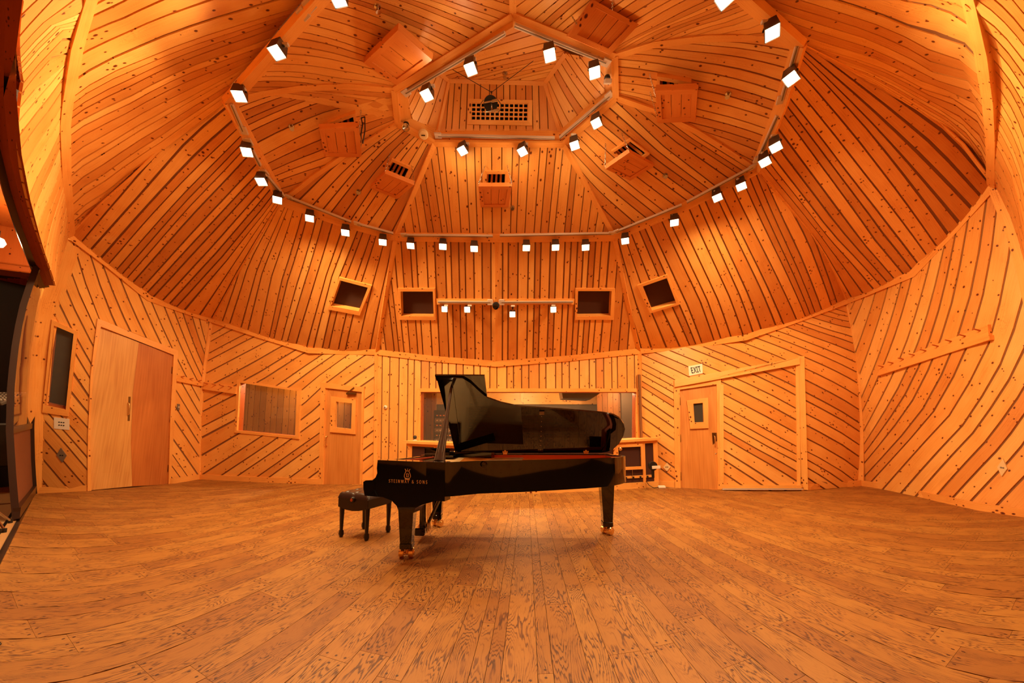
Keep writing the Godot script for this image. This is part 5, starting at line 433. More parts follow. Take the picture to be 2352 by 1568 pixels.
	# an upright or laid prism: outline in the plane of ex, ey, from depth z0 to z1 along ez
	func prism(o: Vector3, ex: Vector3, ey: Vector3, ez: Vector3, pl: PackedVector2Array, z0: float, z1: float, smooth := false) -> void:
		var f := func(q: Vector2, z: float) -> Vector3: return o + ex * q.x + ey * q.y + ez * z
		var idx := Geometry2D.triangulate_polygon(pl)
		for e in [z0, z1]:
			var out := ez * (1.0 if e == maxf(z0, z1) else -1.0)
			var k := v.size()
			for q in pl: vert(f.call(q, e), out, Vector2(q.x / 0.9, q.y / 3.0))
			for j in range(0, idx.size(), 3): _tri_out(k + idx[j], k + idx[j + 1], k + idx[j + 2], out)
		var m := pl.size()
		var ccw := not Geometry2D.is_polygon_clockwise(pl)
		var nn := []
		for j in m:
			var d: Vector2 = (pl[(j + 1) % m] - pl[j]).normalized()
			nn.append(Vector2(d.y, -d.x) * (1.0 if ccw else -1.0))
		for j in m:
			var j2 := (j + 1) % m
			var na: Vector2 = nn[j]
			var nb: Vector2 = nn[j]
			if smooth:
				var pv: Vector2 = nn[(j - 1 + m) % m]
				if pv.dot(na) > 0.7: na = (pv + na).normalized()
				var nx: Vector2 = nn[j2]
				if nx.dot(nb) > 0.7: nb = (nx + nb).normalized()
			var wa := (ex * na.x + ey * na.y).normalized()
			var wb := (ex * nb.x + ey * nb.y).normalized()
			var k := v.size()
			vert(f.call(pl[j], z0), wa); vert(f.call(pl[j2], z0), wb, Vector2(0.1, 0)); vert(f.call(pl[j2], z1), wb, Vector2(0.1, 0.1)); vert(f.call(pl[j], z1), wa, Vector2(0, 0.1))
			_tri_out(k, k + 1, k + 2, wa); _tri_out(k, k + 2, k + 3, wa)
	func _tri_out(a: int, b: int, c: int, out: Vector3) -> void:
		if (v[c] - v[a]).cross(v[b] - v[a]).dot(out) < 0.0: tri(a, c, b)
		else: tri(a, b, c)
	# a flat strip of board that follows points p; nrm = the side it shows, w wide, d deep; sits with its back at the points
	func strip(p: Array, nrm: Array, w: float, d: float, lift := 0.0, shift := 0.0) -> void:
		var m := p.size()
		var run := 0.0
		var ring := []
		for k in m:
			var dir: Vector3
			if k == 0: dir = (p[1] - p[0]).normalized()
			elif k == m - 1: dir = (p[m - 1] - p[m - 2]).normalized()
			else: dir = ((p[k] - p[k - 1]).normalized() + (p[k + 1] - p[k]).normalized()).normalized()
			var nn: Vector3 = nrm[k]
			nn = (nn - dir * nn.dot(dir)).normalized()
			var sd := dir.cross(nn)
			if k > 0: run += p[k].distance_to(p[k - 1])
			var c: Vector3 = p[k] + nn * lift + sd * shift
			ring.append([c - sd * w * 0.5, c + sd * w * 0.5, c + sd * w * 0.5 + nn * d, c - sd * w * 0.5 + nn * d, run, nn, sd])
		for k in m - 1:
			var a: Array = ring[k]
			var b: Array = ring[k + 1]
			for f in [[3, 2, 5, 1.0], [0, 3, 6, -1.0], [2, 1, 6, 1.0], [1, 0, 5, -1.0]]:
				var na: Vector3 = a[f[2]] * f[3]
				var nb: Vector3 = b[f[2]] * f[3]
				var q := v.size()
				vert(a[f[0]], na, Vector2(0.03, a[4] / 3.0)); vert(a[f[1]], na, Vector2(0.03 + w / 0.9, a[4] / 3.0))
				vert(b[f[1]], nb, Vector2(0.03 + w / 0.9, b[4] / 3.0)); vert(b[f[0]], nb, Vector2(0.03, b[4] / 3.0))
				_tri_out(q, q + 1, q + 2, na); _tri_out(q, q + 2, q + 3, na)
		for e in [0, m - 1]:
			var r: Array = ring[e]
			_face([r[0], r[1], r[2], r[3]], (p[0] - p[1]) if e == 0 else (p[m - 1] - p[m - 2]))
	func mesh() -> ArrayMesh:
		var a := []
		a.resize(Mesh.ARRAY_MAX)
		a[Mesh.ARRAY_VERTEX] = v
		a[Mesh.ARRAY_NORMAL] = n
		a[Mesh.ARRAY_TEX_UV] = t
		a[Mesh.ARRAY_INDEX] = i
		var m := ArrayMesh.new()
		m.add_surface_from_arrays(Mesh.PRIMITIVE_TRIANGLES, a)
		return m
	func shifted(uv: Vector2) -> MB:
		for k in t.size(): t[k] += uv
		return self

# ------------------------------------------------------------------ naming and placing
var taken := {}
func numbered(called: String) -> String:
	var k: int = taken.get(called, 0)
	taken[called] = k + 1
	return called if k == 0 else "%s_%03d" % [called, k]
func tag(o: Node, label: String, category: String, group := "") -> Node:
	o.set_meta("label", label)
	o.set_meta("category", category)
	if group != "": o.set_meta("group", group)
	return o
func obj(called: String, mb: MB, m: Material, parent: Node = null) -> MeshInstance3D:
	var o := MeshInstance3D.new()
	o.mesh = mb.mesh()
	o.material_override = null
	o.mesh.surface_set_material(0, m)
	if parent == null:
		o.name = numbered(called)
		add_child(o)
	else:
		o.name = called
		parent.add_child(o, true)
	return o
func thing(called: String, label: String, category: String, at := Vector3.ZERO, turn := 0.0, group := "") -> Node3D:
	var o := Node3D.new()
	o.name = numbered(called)
	add_child(o)
	o.position = at
	o.rotation.y = turn
	tag(o, label, category, group)
	return o
func part(called: String, parent: Node) -> Node3D:
	var o := Node3D.new()
	o.name = called
	parent.add_child(o, true)
	return o
func structure(called: String, label: String, category: String) -> Node3D:
	var o := thing(called, label, category)
	o.set_meta("kind", "structure")
	return o

# ------------------------------------------------------------------ materials
var M := {}
func mat(called: String, c: Color, rough := 0.5, metal := 0.0, spec := 0.5) -> StandardMaterial3D:
	var m := StandardMaterial3D.new()
	m.resource_name = called
	m.albedo_color = c
	m.roughness = rough
	m.metallic = metal
	m.metallic_specular = spec
	M[called] = m
	return m
func c8(r: float, g: float, b: float) -> Color: return Color(r / 255.0, g / 255.0, b / 255.0)
func noise_bytes(w: int, h: int, sw: int, sh: int, freq: float, seed_: int, oct := 3) -> PackedByteArray:
	var f := FastNoiseLite.new()
	f.seed = seed_
	f.noise_type = FastNoiseLite.TYPE_SIMPLEX_SMOOTH
	f.frequency = freq
	f.fractal_octaves = oct
	var im := f.get_seamless_image(sw, sh, false, false, 0.15)
	im.convert(Image.FORMAT_L8)
	if sw != w or sh != h: im.resize(w, h, Image.INTERPOLATE_CUBIC)
	return im.get_data()
func pine_image(w: int, h: int, seed_: int) -> ImageTexture:
	var rng := RandomNumberGenerator.new()
	rng.seed = seed_
	var fine := noise_bytes(w, h, w, h / 64, 0.16, seed_, 3)
	var warp := noise_bytes(w, h, w / 8, h / 32, 0.045, seed_ + 1, 2)
	var blot := noise_bytes(w, h, w / 8, h / 8, 0.02, seed_ + 2, 3)
	var px := PackedFloat32Array()
	px.resize(w * h)
	var lut := PackedFloat32Array()
	for k in 4096:
		var s := fmod(k / 64.0, 1.0)
		lut.append(pow(s, 3.0))
	for k in w * h:
		var x := k % w
		var g := lut[int(fmod(float(x) * 64.0 * 34.0 / w + float(warp[k]) * 13.0, 4096.0))]
		px[k] = 0.4 * g + (float(fine[k]) - 128.0) / 255.0 * 0.8 + (float(blot[k]) - 128.0) / 255.0 * 0.5
	# knots: a dark heart, a rim and drawn-out grain above and below
	for q in 62:
		var cx := rng.randf() * w
		var cy := rng.randf() * h
		var r := (rng.randf_range(0.006, 0.013) if rng.randf() < 0.8 else rng.randf_range(0.011, 0.017)) * w / 0.9
		var st := rng.randf_range(1.0, 1.5) * (h / 3.0) / (w / 0.9)
		var slant := rng.randf_range(-0.5, 0.5)
		var reach := int(r * 3.0)
		for yy in range(-int(reach * st * 1.6), int(reach * st * 1.6) + 1):
			for xx in range(-reach, reach + 1):
				var dx := float(xx) + slant * yy * 0.4
				var dy := float(yy) / st
				var d := sqrt(dx * dx + dy * dy) / r
				var e := sqrt(dx * dx * 1.6 + dy * dy * 0.3) / r
				var add := 0.0
				if d < 1.0: add = 1.0 + 0.5 * (1.0 - d)
				elif d < 1.35: add = 0.9 * (1.35 - d) / 0.35
				if e < 2.2: add = maxf(add, 0.28 * (2.2 - e) / 2.2)
				if add > 0.0:
					var at := posmod(int(cy) + yy, h) * w + posmod(int(cx) + xx, w)
					px[at] = maxf(px[at], add)
	return ramp_image(px, w, h, [[-0.3, c8(249, 196, 116)], [0.1, c8(243, 183, 100)], [0.5, c8(230, 162, 82)], [0.95, c8(146, 74, 32)], [1.5, c8(64, 24, 12)]])
func oak_image(w: int, h: int, seed_: int) -> ImageTexture:
	var fine := noise_bytes(w, h, w, h / 24, 0.2, seed_, 3)
	var broad := noise_bytes(w, h, w / 4, h / 16, 0.016, seed_ + 1, 2)
	var jag := noise_bytes(w, h, w / 2, h / 16, 0.09, seed_ + 2, 3)
	var blot := noise_bytes(w, h, w / 8, h / 8, 0.03, seed_ + 3, 3)
	var px := PackedFloat32Array()
	px.resize(w * h)
	for k in w * h:
		# growth rings cut by the saw: contour lines of a slow field, ragged at their edges
		var f := float(broad[k]) * 0.068 + float(jag[k]) * 0.005
		var s := f - floorf(f)
		var line := 0.0
		if s < 0.42: line = 1.25 - absf(s - 0.12) * 4.2
		px[k] = clampf(line, 0.0, 1.0) * clampf(0.75 + (float(blot[k]) - 118.0) / 90.0, 0.15, 1.15) + (float(fine[k]) - 128.0) / 255.0 * 0.4
	return ramp_image(px, w, h, [[-0.25, c8(176, 124, 56)], [0.1, c8(166, 114, 49)], [0.45, c8(144, 93, 39)], [0.9, c8(110, 66, 28)], [1.2, c8(92, 53, 22)]])
func veneer_image(w: int, h: int, seed_: int) -> ImageTexture:
	var fine := noise_bytes(w, h, w, h / 32, 0.12, seed_, 3)
	var blot := noise_bytes(w, h, w / 4, h / 8, 0.03, seed_ + 2, 3)
	var px := PackedFloat32Array()
	px.resize(w * h)
	for k in w * h: px[k] = (float(fine[k]) - 128.0) / 255.0 * 0.7 + (float(blot[k]) - 128.0) / 255.0 * 0.6
	return ramp_image(px, w, h, [[-0.5, c8(232, 176, 104)], [0.0, c8(220, 162, 90)], [0.5, c8(202, 138, 72)]])
func ramp_image(px: PackedFloat32Array, w: int, h: int, stops: Array) -> ImageTexture:
	var lo: float = stops[0][0]
	var hi: float = stops[-1][0]
	var lut := PackedByteArray()
	for k in 256:
		var x := lo + (hi - lo) * k / 255.0
		var j := 0
		while j < stops.size() - 2 and x > stops[j + 1][0]: j += 1
		var c: Color = stops[j][1].lerp(stops[j + 1][1], clampf((x - stops[j][0]) / (stops[j + 1][0] - stops[j][0]), 0, 1))
		lut.append(int(c.r * 255)); lut.append(int(c.g * 255)); lut.append(int(c.b * 255))
	var out := PackedByteArray()
	out.resize(w * h * 3)
	var sc := 255.0 / (hi - lo)
	var o := 0
	for k in w * h:
		var a := clampi(int((px[k] - lo) * sc), 0, 255) * 3
		out[o] = lut[a]; out[o + 1] = lut[a + 1]; out[o + 2] = lut[a + 2]
		o += 3
	return ImageTexture.create_from_image(Image.create_from_data(w, h, false, Image.FORMAT_RGB8, out))
func wood(called: String, tex: Texture2D, tint: Color, rough: float) -> StandardMaterial3D:
	var m := mat(called, tint, rough)
	m.albedo_texture = tex
	return m

# ------------------------------------------------------------------ boarded panels
func surf(p: Dictionary, q: Vector2, off := 0.0) -> Vector3:
	var a := q.x
	var b := q.y
	var c: Array = p.cf
	var h: float = c[0] + c[1] * a + c[2] * b + c[3] * a * a + c[4] * a * b + c[5] * b * b + c[6] * a * a * a + c[7] * a * a * b + c[8] * a * b * b + c[9] * b * b * b
	return p.o + p.ea * a + p.eb * b + p.n * (h + off)
func surf_n(p: Dictionary, q: Vector2) -> Vector3:
	var da := surf(p, q + Vector2(0.01, 0)) - surf(p, q - Vector2(0.01, 0))
	var db := surf(p, q + Vector2(0, 0.01)) - surf(p, q - Vector2(0, 0.01))
	var nn := da.cross(db).normalized()
	return nn if nn.dot(p.n) > 0 else -nn
func panel_from(d: Array) -> Dictionary:
	var v3 := func(a): return Vector3(a[0], a[1], a[2])
	var p := {"o": v3.call(d[0]), "ea": v3.call(d[1]), "eb": v3.call(d[2]), "n": v3.call(d[3]), "cf": d[4]}
	var pl := PackedVector2Array()
	for k in range(0, d[5].size(), 2): pl.append(Vector2(d[5][k], d[5][k + 1]))
	p.poly = pl
	var gs := []
	for g in d[6]:
		var q := []
		for k in range(0, g.size(), 2): q.append(Vector2(g[k], g[k + 1]))
		var e0: Vector2 = (q[0] - q[1]).normalized()
		var e1: Vector2 = (q[-1] - q[-2]).normalized()
		for k in 3:
			q.push_front(q[0] + e0 * 0.55)
			q.append(q[-1] + e1 * 0.55)
		gs.append(q)
	var hs := []
	for g in d[7]:
		var q := PackedVector2Array()
		for k in range(0, g.size(), 2): q.append(Vector2(g[k], g[k + 1]))
		hs.append(q)
	p.holes = hs
	# guides outside the first and last, so that the boards run past the edges
	for e in 3:
		var a := []
		var b := []
		var z: int = gs.size() - 1
		for k in gs[0].size():
			a.append(gs[0][k] * 2.0 - gs[1][k]); b.append(gs[z][k] * 2.0 - gs[z - 1][k])
		gs.push_front(a); gs.append(b)
	p.guides = gs
	var run := [0.0]
	var mid: int = gs[0].size() / 2
	for k in gs.size() - 1: run.append(run[-1] + gs[k][mid].distance_to(gs[k + 1][mid]))
	p.run = run
	return p
func guide_at(p: Dictionary, m: float) -> Array:
	var run: Array = p.run
	var k := 0
	while k < run.size() - 2 and m > run[k + 1]: k += 1
	var f := clampf((m - run[k]) / maxf(run[k + 1] - run[k], 1e-4), 0, 1)
	var a: Array = p.guides[maxi(k - 1, 0)]
	var b: Array = p.guides[k]
	var c: Array = p.guides[k + 1]
	var d: Array = p.guides[mini(k + 2, p.guides.size() - 1)]
	var out := []
	for j in b.size(): out.append(b[j].lerp(c[j], f) * 0.6 + b[j].cubic_interpolate(c[j], a[j], d[j], f) * 0.4)
	return out
func clipped(p: Dictionary, q: PackedVector2Array) -> Array:
	var parts := []
	parts.append_array(Geometry2D.intersect_polygons(q, p.poly))
	for h in p.holes:
		var nx := []
		for z in parts:
			if Geometry2D.is_polygon_clockwise(z): continue
			nx.append_array(Geometry2D.clip_polygons(z, h))
		parts = nx
	var out := []
	for z in parts:
		if Geometry2D.is_polygon_clockwise(z): continue
		# drop points that all but coincide
		var w := PackedVector2Array()
		for a in z:
			if w.is_empty() or w[-1].distance_to(a) > 0.002: w.append(a)
		if w.size() > 2 and w[0].distance_to(w[-1]) < 0.002: w.remove_at(w.size() - 1)
		if w.size() < 3: continue
		var ar := 0.0
		for k in w.size(): ar += w[k].cross(w[(k + 1) % w.size()])
		if absf(ar) * 0.5 > 0.0012: out.append(w)
	return out
# one board (or strip of backing) between the edge lines ea and eb, trimmed to the outline pl
func slab(p: Dictionary, pl: PackedVector2Array, ea: Array, eb: Array, front: float, thick: float, mb: MB, uv0: Vector2, sides := true) -> bool:
	var run := 0.0
	for k in ea.size() - 1:
		var c0: Vector2 = (ea[k] + eb[k]) * 0.5
		var c1: Vector2 = (ea[k + 1] + eb[k + 1]) * 0.5
		var l := c0.distance_to(c1)
		var d := (c1 - c0) / l
		var cell := PackedVector2Array([ea[k], ea[k + 1], eb[k + 1], eb[k]])
		if Geometry2D.is_polygon_clockwise(cell): cell.reverse()
		for z in Geometry2D.intersect_polygons(cell, pl):
			if Geometry2D.is_polygon_clockwise(z) or z.size() < 3: continue
			var idx := Geometry2D.triangulate_polygon(z)
			if idx.is_empty(): continue
			var k0 := mb.v.size()
			for q in z:
				var e: Vector2 = q - c0
				mb.vert(surf(p, q, front), surf_n(p, q), Vector2(d.cross(e) / 0.9, (run + e.dot(d)) / 3.0) + uv0)
			for j in range(0, idx.size(), 3): mb._tri_out(k0 + idx[j], k0 + idx[j + 1], k0 + idx[j + 2], p.n)
		run += l
	if mb.v.is_empty(): return false
	if not sides: return true
	var m := pl.size()
	for j in m:
		var a := pl[j]
		var b := pl[(j + 1) % m]
		var d := (b - a).normalized()
		var out: Vector3 = (p.ea * d.y - p.eb * d.x).normalized()
		var k := mb.v.size()
		var uvj := uv0 + Vector2(0.3, a.length() / 3.0)
		var uvk := uvj + Vector2(0, a.distance_to(b) / 3.0)
		mb.vert(surf(p, a, front), out, uvj); mb.vert(surf(p, b, front), out, uvk)
		mb.vert(surf(p, b, front - thick), out, uvk + Vector2(0.02, 0)); mb.vert(surf(p, a, front - thick), out, uvj + Vector2(0.02, 0))
		mb._tri_out(k, k + 1, k + 2, out); mb._tri_out(k, k + 2, k + 3, out)
	return true
func board_panel(node: Node3D, p: Dictionary, widths: Array, gap: float, seed_: int, mats: Array) -> void:
	var rng := RandomNumberGenerator.new()
	rng.seed = seed_
	var total: float = p.run[-1]
	var m := rng.randf() * 0.1
	while m < total:
		var w: float = widths[rng.randi() % widths.size()] * rng.randf_range(0.93, 1.07)
		var a := guide_at(p, m)
		var b := guide_at(p, minf(m + w, total))
		var q := PackedVector2Array()
		for k in a.size(): q.append(a[k])
		for k in range(b.size() - 1, -1, -1): q.append(b[k])
		if Geometry2D.is_polygon_clockwise(q): q.reverse()
		var mt: Material = mats[rng.randi() % mats.size()]
		var uv0 := Vector2(rng.randf() * 3.0, rng.randf() * 3.0)
		for z in clipped(p, q):
			var mb := MB.new()
			if slab(p, z, a, b, 0.0, 0.02, mb, uv0): obj("plank", mb, mt, node)
		m += w + gap
	# the boarding behind, seen in the gaps
	var bk := MB.new()
	m = 0.0
	while m < total:
		var a := guide_at(p, m)
		var b := guide_at(p, minf(m + 0.2, total))
		var q := PackedVector2Array()
		for k in a.size(): q.append(a[k])
		for k in range(b.size() - 1, -1, -1): q.append(b[k])
		if Geometry2D.is_polygon_clockwise(q): q.reverse()
		for z in clipped(p, q): slab(p, z, a, b, -0.017, 0.02, bk, Vector2.ZERO, false)
		m += 0.2
	if bk.v.size() > 0: obj("backing", bk, M.backing, node)


func pts(a: Array) -> Array:
	var o := []
	for k in range(0, a.size(), 3): o.append(Vector3(a[k], a[k + 1], a[k + 2]))
	return o
func vec(a: Array) -> Vector3: return Vector3(a[0], a[1], a[2])

func _ready() -> void:
	# ---------------------------------------------------------------- camera
	var cam := Camera3D.new()
	cam.name = "camera"
	add_child(cam)
	cam.position = Vector3(0, 1.4, 0)
	cam.rotation = Vector3(0.0977919, 0, 0)
	cam.projection = Camera3D.PROJECTION_FRUSTUM
	cam.near = 0.05
	cam.far = 60.0
	cam.size = 0.05 * 1568.0 / 880.0
	cam.frustum_offset = Vector2(0, 0.05 * 99.668 / 880.0)
	cam.current = true
	# ---------------------------------------------------------------- environment
	var env := Environment.new()
	env.background_mode = Environment.BG_COLOR
	env.background_color = Color(0.01, 0.008, 0.006)
	env.tonemap_mode = Environment.TONE_MAPPER_LINEAR
	env.tonemap_exposure = 1.02
	env.sdfgi_enabled = true
	env.ssao_enabled = true
	env.ssil_enabled = true
	var we := WorldEnvironment.new()
	we.name = "surroundings"
	we.environment = env
	add_child(we)
	# ---------------------------------------------------------------- materials
	materials()
	# ---------------------------------------------------------------- the hall
	build_hall()
	build_floor()
	build_trims()
	build_base()
	build_shell()
	build_openings()
	build_slider()
	build_lantern()
	build_side_rooms()
	# ---------------------------------------------------------------- lamps and tracks
	build_tracks()
	build_lamps()
	# ---------------------------------------------------------------- things
	build_piano()
	build_bench()
	build_cabinet()
	build_hatches()
	build_booth()
	build_wall_things()
	build_small_ceiling()

func materials() -> void:
	var pine := pine_image(768, 1536, 11)
	M.pine_tex = pine
	M.wall_pine = []
	M.dome_pine = []
	for k in 5:
		var t: Color = [Color(1, 1, 1), Color(0.98, 0.92, 0.86), Color(0.92, 0.82, 0.74), Color(1, 0.97, 0.93), Color(0.95, 0.87, 0.78)][k]
		M.wall_pine.append(wood("wall_pine_%d" % k, pine, t, 0.42))
	for k in 6:
		var t: Color = [Color(1, 0.97, 0.95), Color(0.97, 0.9, 0.84), Color(0.92, 0.82, 0.74), Color(1, 0.95, 0.9), Color(1, 1, 1), Color(0.87, 0.76, 0.67)][k]
		M.dome_pine.append(wood("dome_pine_%d" % k, pine, t, 0.36))
	wood("trim_pine", pine, Color(1, 0.93, 0.86), 0.4)
	mat("backing", c8(140, 92, 54), 0.9)
	var oak := oak_image(1024, 2048, 5)
	M.oak = []
	for k in 6:
		var t: Color = [Color(1, 1, 1), Color(0.95, 0.92, 0.9), Color(0.9, 0.84, 0.8), Color(0.98, 0.96, 0.93), Color(0.94, 0.9, 0.86), Color(1, 0.98, 0.96)][k]
		M.oak.append(wood("oak_%d" % k, oak, t, 0.55))
	mat("peg", c8(74, 34, 16), 0.5)
	mat("under_floor", c8(50, 28, 14), 0.9)
	mat("black_steel", c8(26, 24, 23), 0.35, 0.2)
	mat("chrome", c8(200, 196, 190), 0.18, 1.0)
	mat("track_white", c8(214, 200, 190), 0.4)
	M.grey_pine = []
	for k in 3: M.grey_pine.append(wood("booth_board_%d" % k, pine, [c8(186, 158, 118), c8(172, 144, 106), c8(194, 166, 124)][k], 0.5))
	wood("pale_pine", pine, Color(1, 1, 0.98), 0.42)
	wood("stained_pine", pine, c8(196, 128, 92), 0.4)
	wood("stained_dark", pine, c8(78, 48, 36), 0.5)
	wood("lid_pine", pine, c8(236, 196, 172), 0.42)
	var ven := veneer_image(256, 512, 31)
	wood("veneer_pale", ven, Color(1, 1, 1), 0.4)
	wood("veneer_mid", ven, c8(246, 224, 206), 0.38)
	wood("veneer_dark", ven, c8(226, 184, 156), 0.4)
	mat("piano_black", c8(10, 8, 8), 0.05)
	M.piano_black.clearcoat_enabled = true
	M.piano_black.clearcoat = 0.6
	M.piano_black.clearcoat_roughness = 0.02
	mat("satin_black", c8(22, 18, 17), 0.3)
	mat("leather", c8(52, 32, 26), 0.34)
	mat("leather_side", c8(36, 24, 21), 0.38)
	mat("mahogany", c8(226, 104, 66), 0.3)
	mat("spruce", c8(150, 82, 44), 0.4)
	mat("lamp_metal", c8(96, 84, 76), 0.32, 0.7)
	mat("gold_paint", c8(236, 200, 144), 0.3, 0.15)
	mat("brass", c8(246, 206, 138), 0.25, 0.9)
	mat("prop_wood", c8(78, 62, 54), 0.3)
	mat("kick_brown", c8(120, 70, 46), 0.6)
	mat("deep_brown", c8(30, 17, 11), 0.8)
	mat("copper", c8(190, 104, 70), 0.3, 1.0)
	mat("old_brass", c8(132, 98, 54), 0.35, 0.9)
	mat("ivory", c8(238, 230, 212), 0.3)
	mat("white_plastic", c8(236, 228, 216), 0.45)
	mat("cream_plastic", c8(228, 200, 150), 0.5)
	mat("grey_plate", c8(130, 118, 106), 0.4, 0.3)
	mat("black_plastic", c8(20, 18, 18), 0.45)
	mat("sign_white", c8(240, 232, 214), 0.5)
	mat("ink", c8(18, 18, 20), 0.5)
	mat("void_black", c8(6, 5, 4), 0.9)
	mat("speaker_cloth", c8(70, 38, 24), 0.95)
	mat("maroon_cloth", c8(66, 30, 18), 0.9)
	mat("grey_cloth", c8(96, 84, 72), 0.95)
	mat("rug", c8(196, 152, 100), 0.95)
	mat("bronze_frame", c8(58, 40, 34), 0.3, 0.5)
	mat("meter_orange", c8(255, 170, 90), 0.5)
	var gm := mat("glass", Color(0.9, 0.92, 0.9, 0.06), 0.02)
	gm.transparency = BaseMaterial3D.TRANSPARENCY_ALPHA
	var ls := mat("lamp_soft", c8(255, 240, 214), 0.5)
	ls.emission_enabled = true
	ls.emission = Color(1.0, 0.88, 0.68)
	ls.emission_energy_multiplier = 3.0
	var g := mat("lamp_glow", c8(255, 236, 205), 0.5)
	g.emission_enabled = true
	g.emission = Color(1.0, 0.9, 0.72)
	g.emission_energy_multiplier = 6.0

func build_hall() -> void:
	var walls := {"C": ["wall_left", "left wall of diagonal orange pine boards around the double door"], "D": ["wall_back_left", "wall of rising diagonal pine boards with a booth window and a door"],
		"E": ["wall_back", "wall of upright pine boards around the control room window"], "F": ["wall_back_right", "wall of falling diagonal pine boards below the EXIT sign"], "G": ["wall_right", "right wall of steep diagonal pine boards with a slanted peg rail"],
		"H": ["wall_near_right", "upper wall of steep pine boards beyond the peg rail wall"], "B": ["wall_near_left", "narrow upper wall of diagonal pine boards above the sliding glass door"]}
	var seed_ := 100
	# board widths and gaps of each slope and wall, in metres
	var lay := {"C": [[0.13, 0.18, 0.21, 0.15], 0.03], "D": [[0.2, 0.26, 0.3, 0.17], 0.036], "E": [[0.12, 0.2, 0.16, 0.14], 0.028], "Eb": [[0.12, 0.2, 0.16, 0.14], 0.028], "F": [[0.15, 0.2, 0.24, 0.17], 0.034], "G": [[0.16, 0.22, 0.26, 0.19], 0.036],
		"H": [[0.2, 0.26], 0.04], "B": [[0.2, 0.26, 0.15], 0.035], "L4a": [[0.17, 0.1, 0.14, 0.09], 0.03], "L4b": [[0.17, 0.1, 0.14, 0.09], 0.03]}
	var tier := {"L": [[0.2, 0.12, 0.17, 0.1], 0.029], "U": [[0.15, 0.1, 0.13, 0.09], 0.017], "N": [[0.13, 0.1, 0.08], 0.015]}
	for k in PANELS:
		var p := panel_from(PANELS[k])
		seed_ += 7
		var node: Node3D
		var w: Array = lay[k] if lay.has(k) else tier[k[0]]
		if k == "Eb": node = get_node("wall_back")
		elif walls.has(k): node = structure(walls[k][0], walls[k][1], "wall")
		else: node = structure("ceiling", "sloping ceiling of narrow orange pine boards, " + {"L": "lower tier of the dome", "U": "upper tier inside the light track ring", "N": "inside the roof lantern"}[k[0]], "ceiling")
		board_panel(node, p, w[0], w[1], seed_, M.wall_pine if walls.has(k) or k == "Eb" or k[0] == "N" else M.dome_pine)

func floor_point(a: float, b: float) -> Vector3:
	var i := 0
	while i < FLOOR_A.size() - 2 and a > FLOOR_A[i + 1]: i += 1
	var j := 0
	while j < FLOOR_B.size() - 2 and b > FLOOR_B[j + 1]: j += 1
	var fa: float = (a - FLOOR_A[i]) / (FLOOR_A[i + 1] - FLOOR_A[i])
	var fb: float = (b - FLOOR_B[j]) / (FLOOR_B[j + 1] - FLOOR_B[j])
	var row := func(jj: int) -> Vector2:
		jj = clampi(jj, 0, FLOOR_B.size() - 1)
		var g := func(ii: int) -> Vector2:
			ii = clampi(ii, 0, FLOOR_A.size() - 1)
			return Vector2(FLOOR_XZ[jj][ii * 2], FLOOR_XZ[jj][ii * 2 + 1])
		return g.call(i).cubic_interpolate(g.call(i + 1), g.call(i - 1), g.call(i + 2), fa)
	var q: Vector2 = row.call(j).cubic_interpolate(row.call(j + 1), row.call(j - 1), row.call(j + 2), fb)
	return Vector3(q.x, 0, q.y)

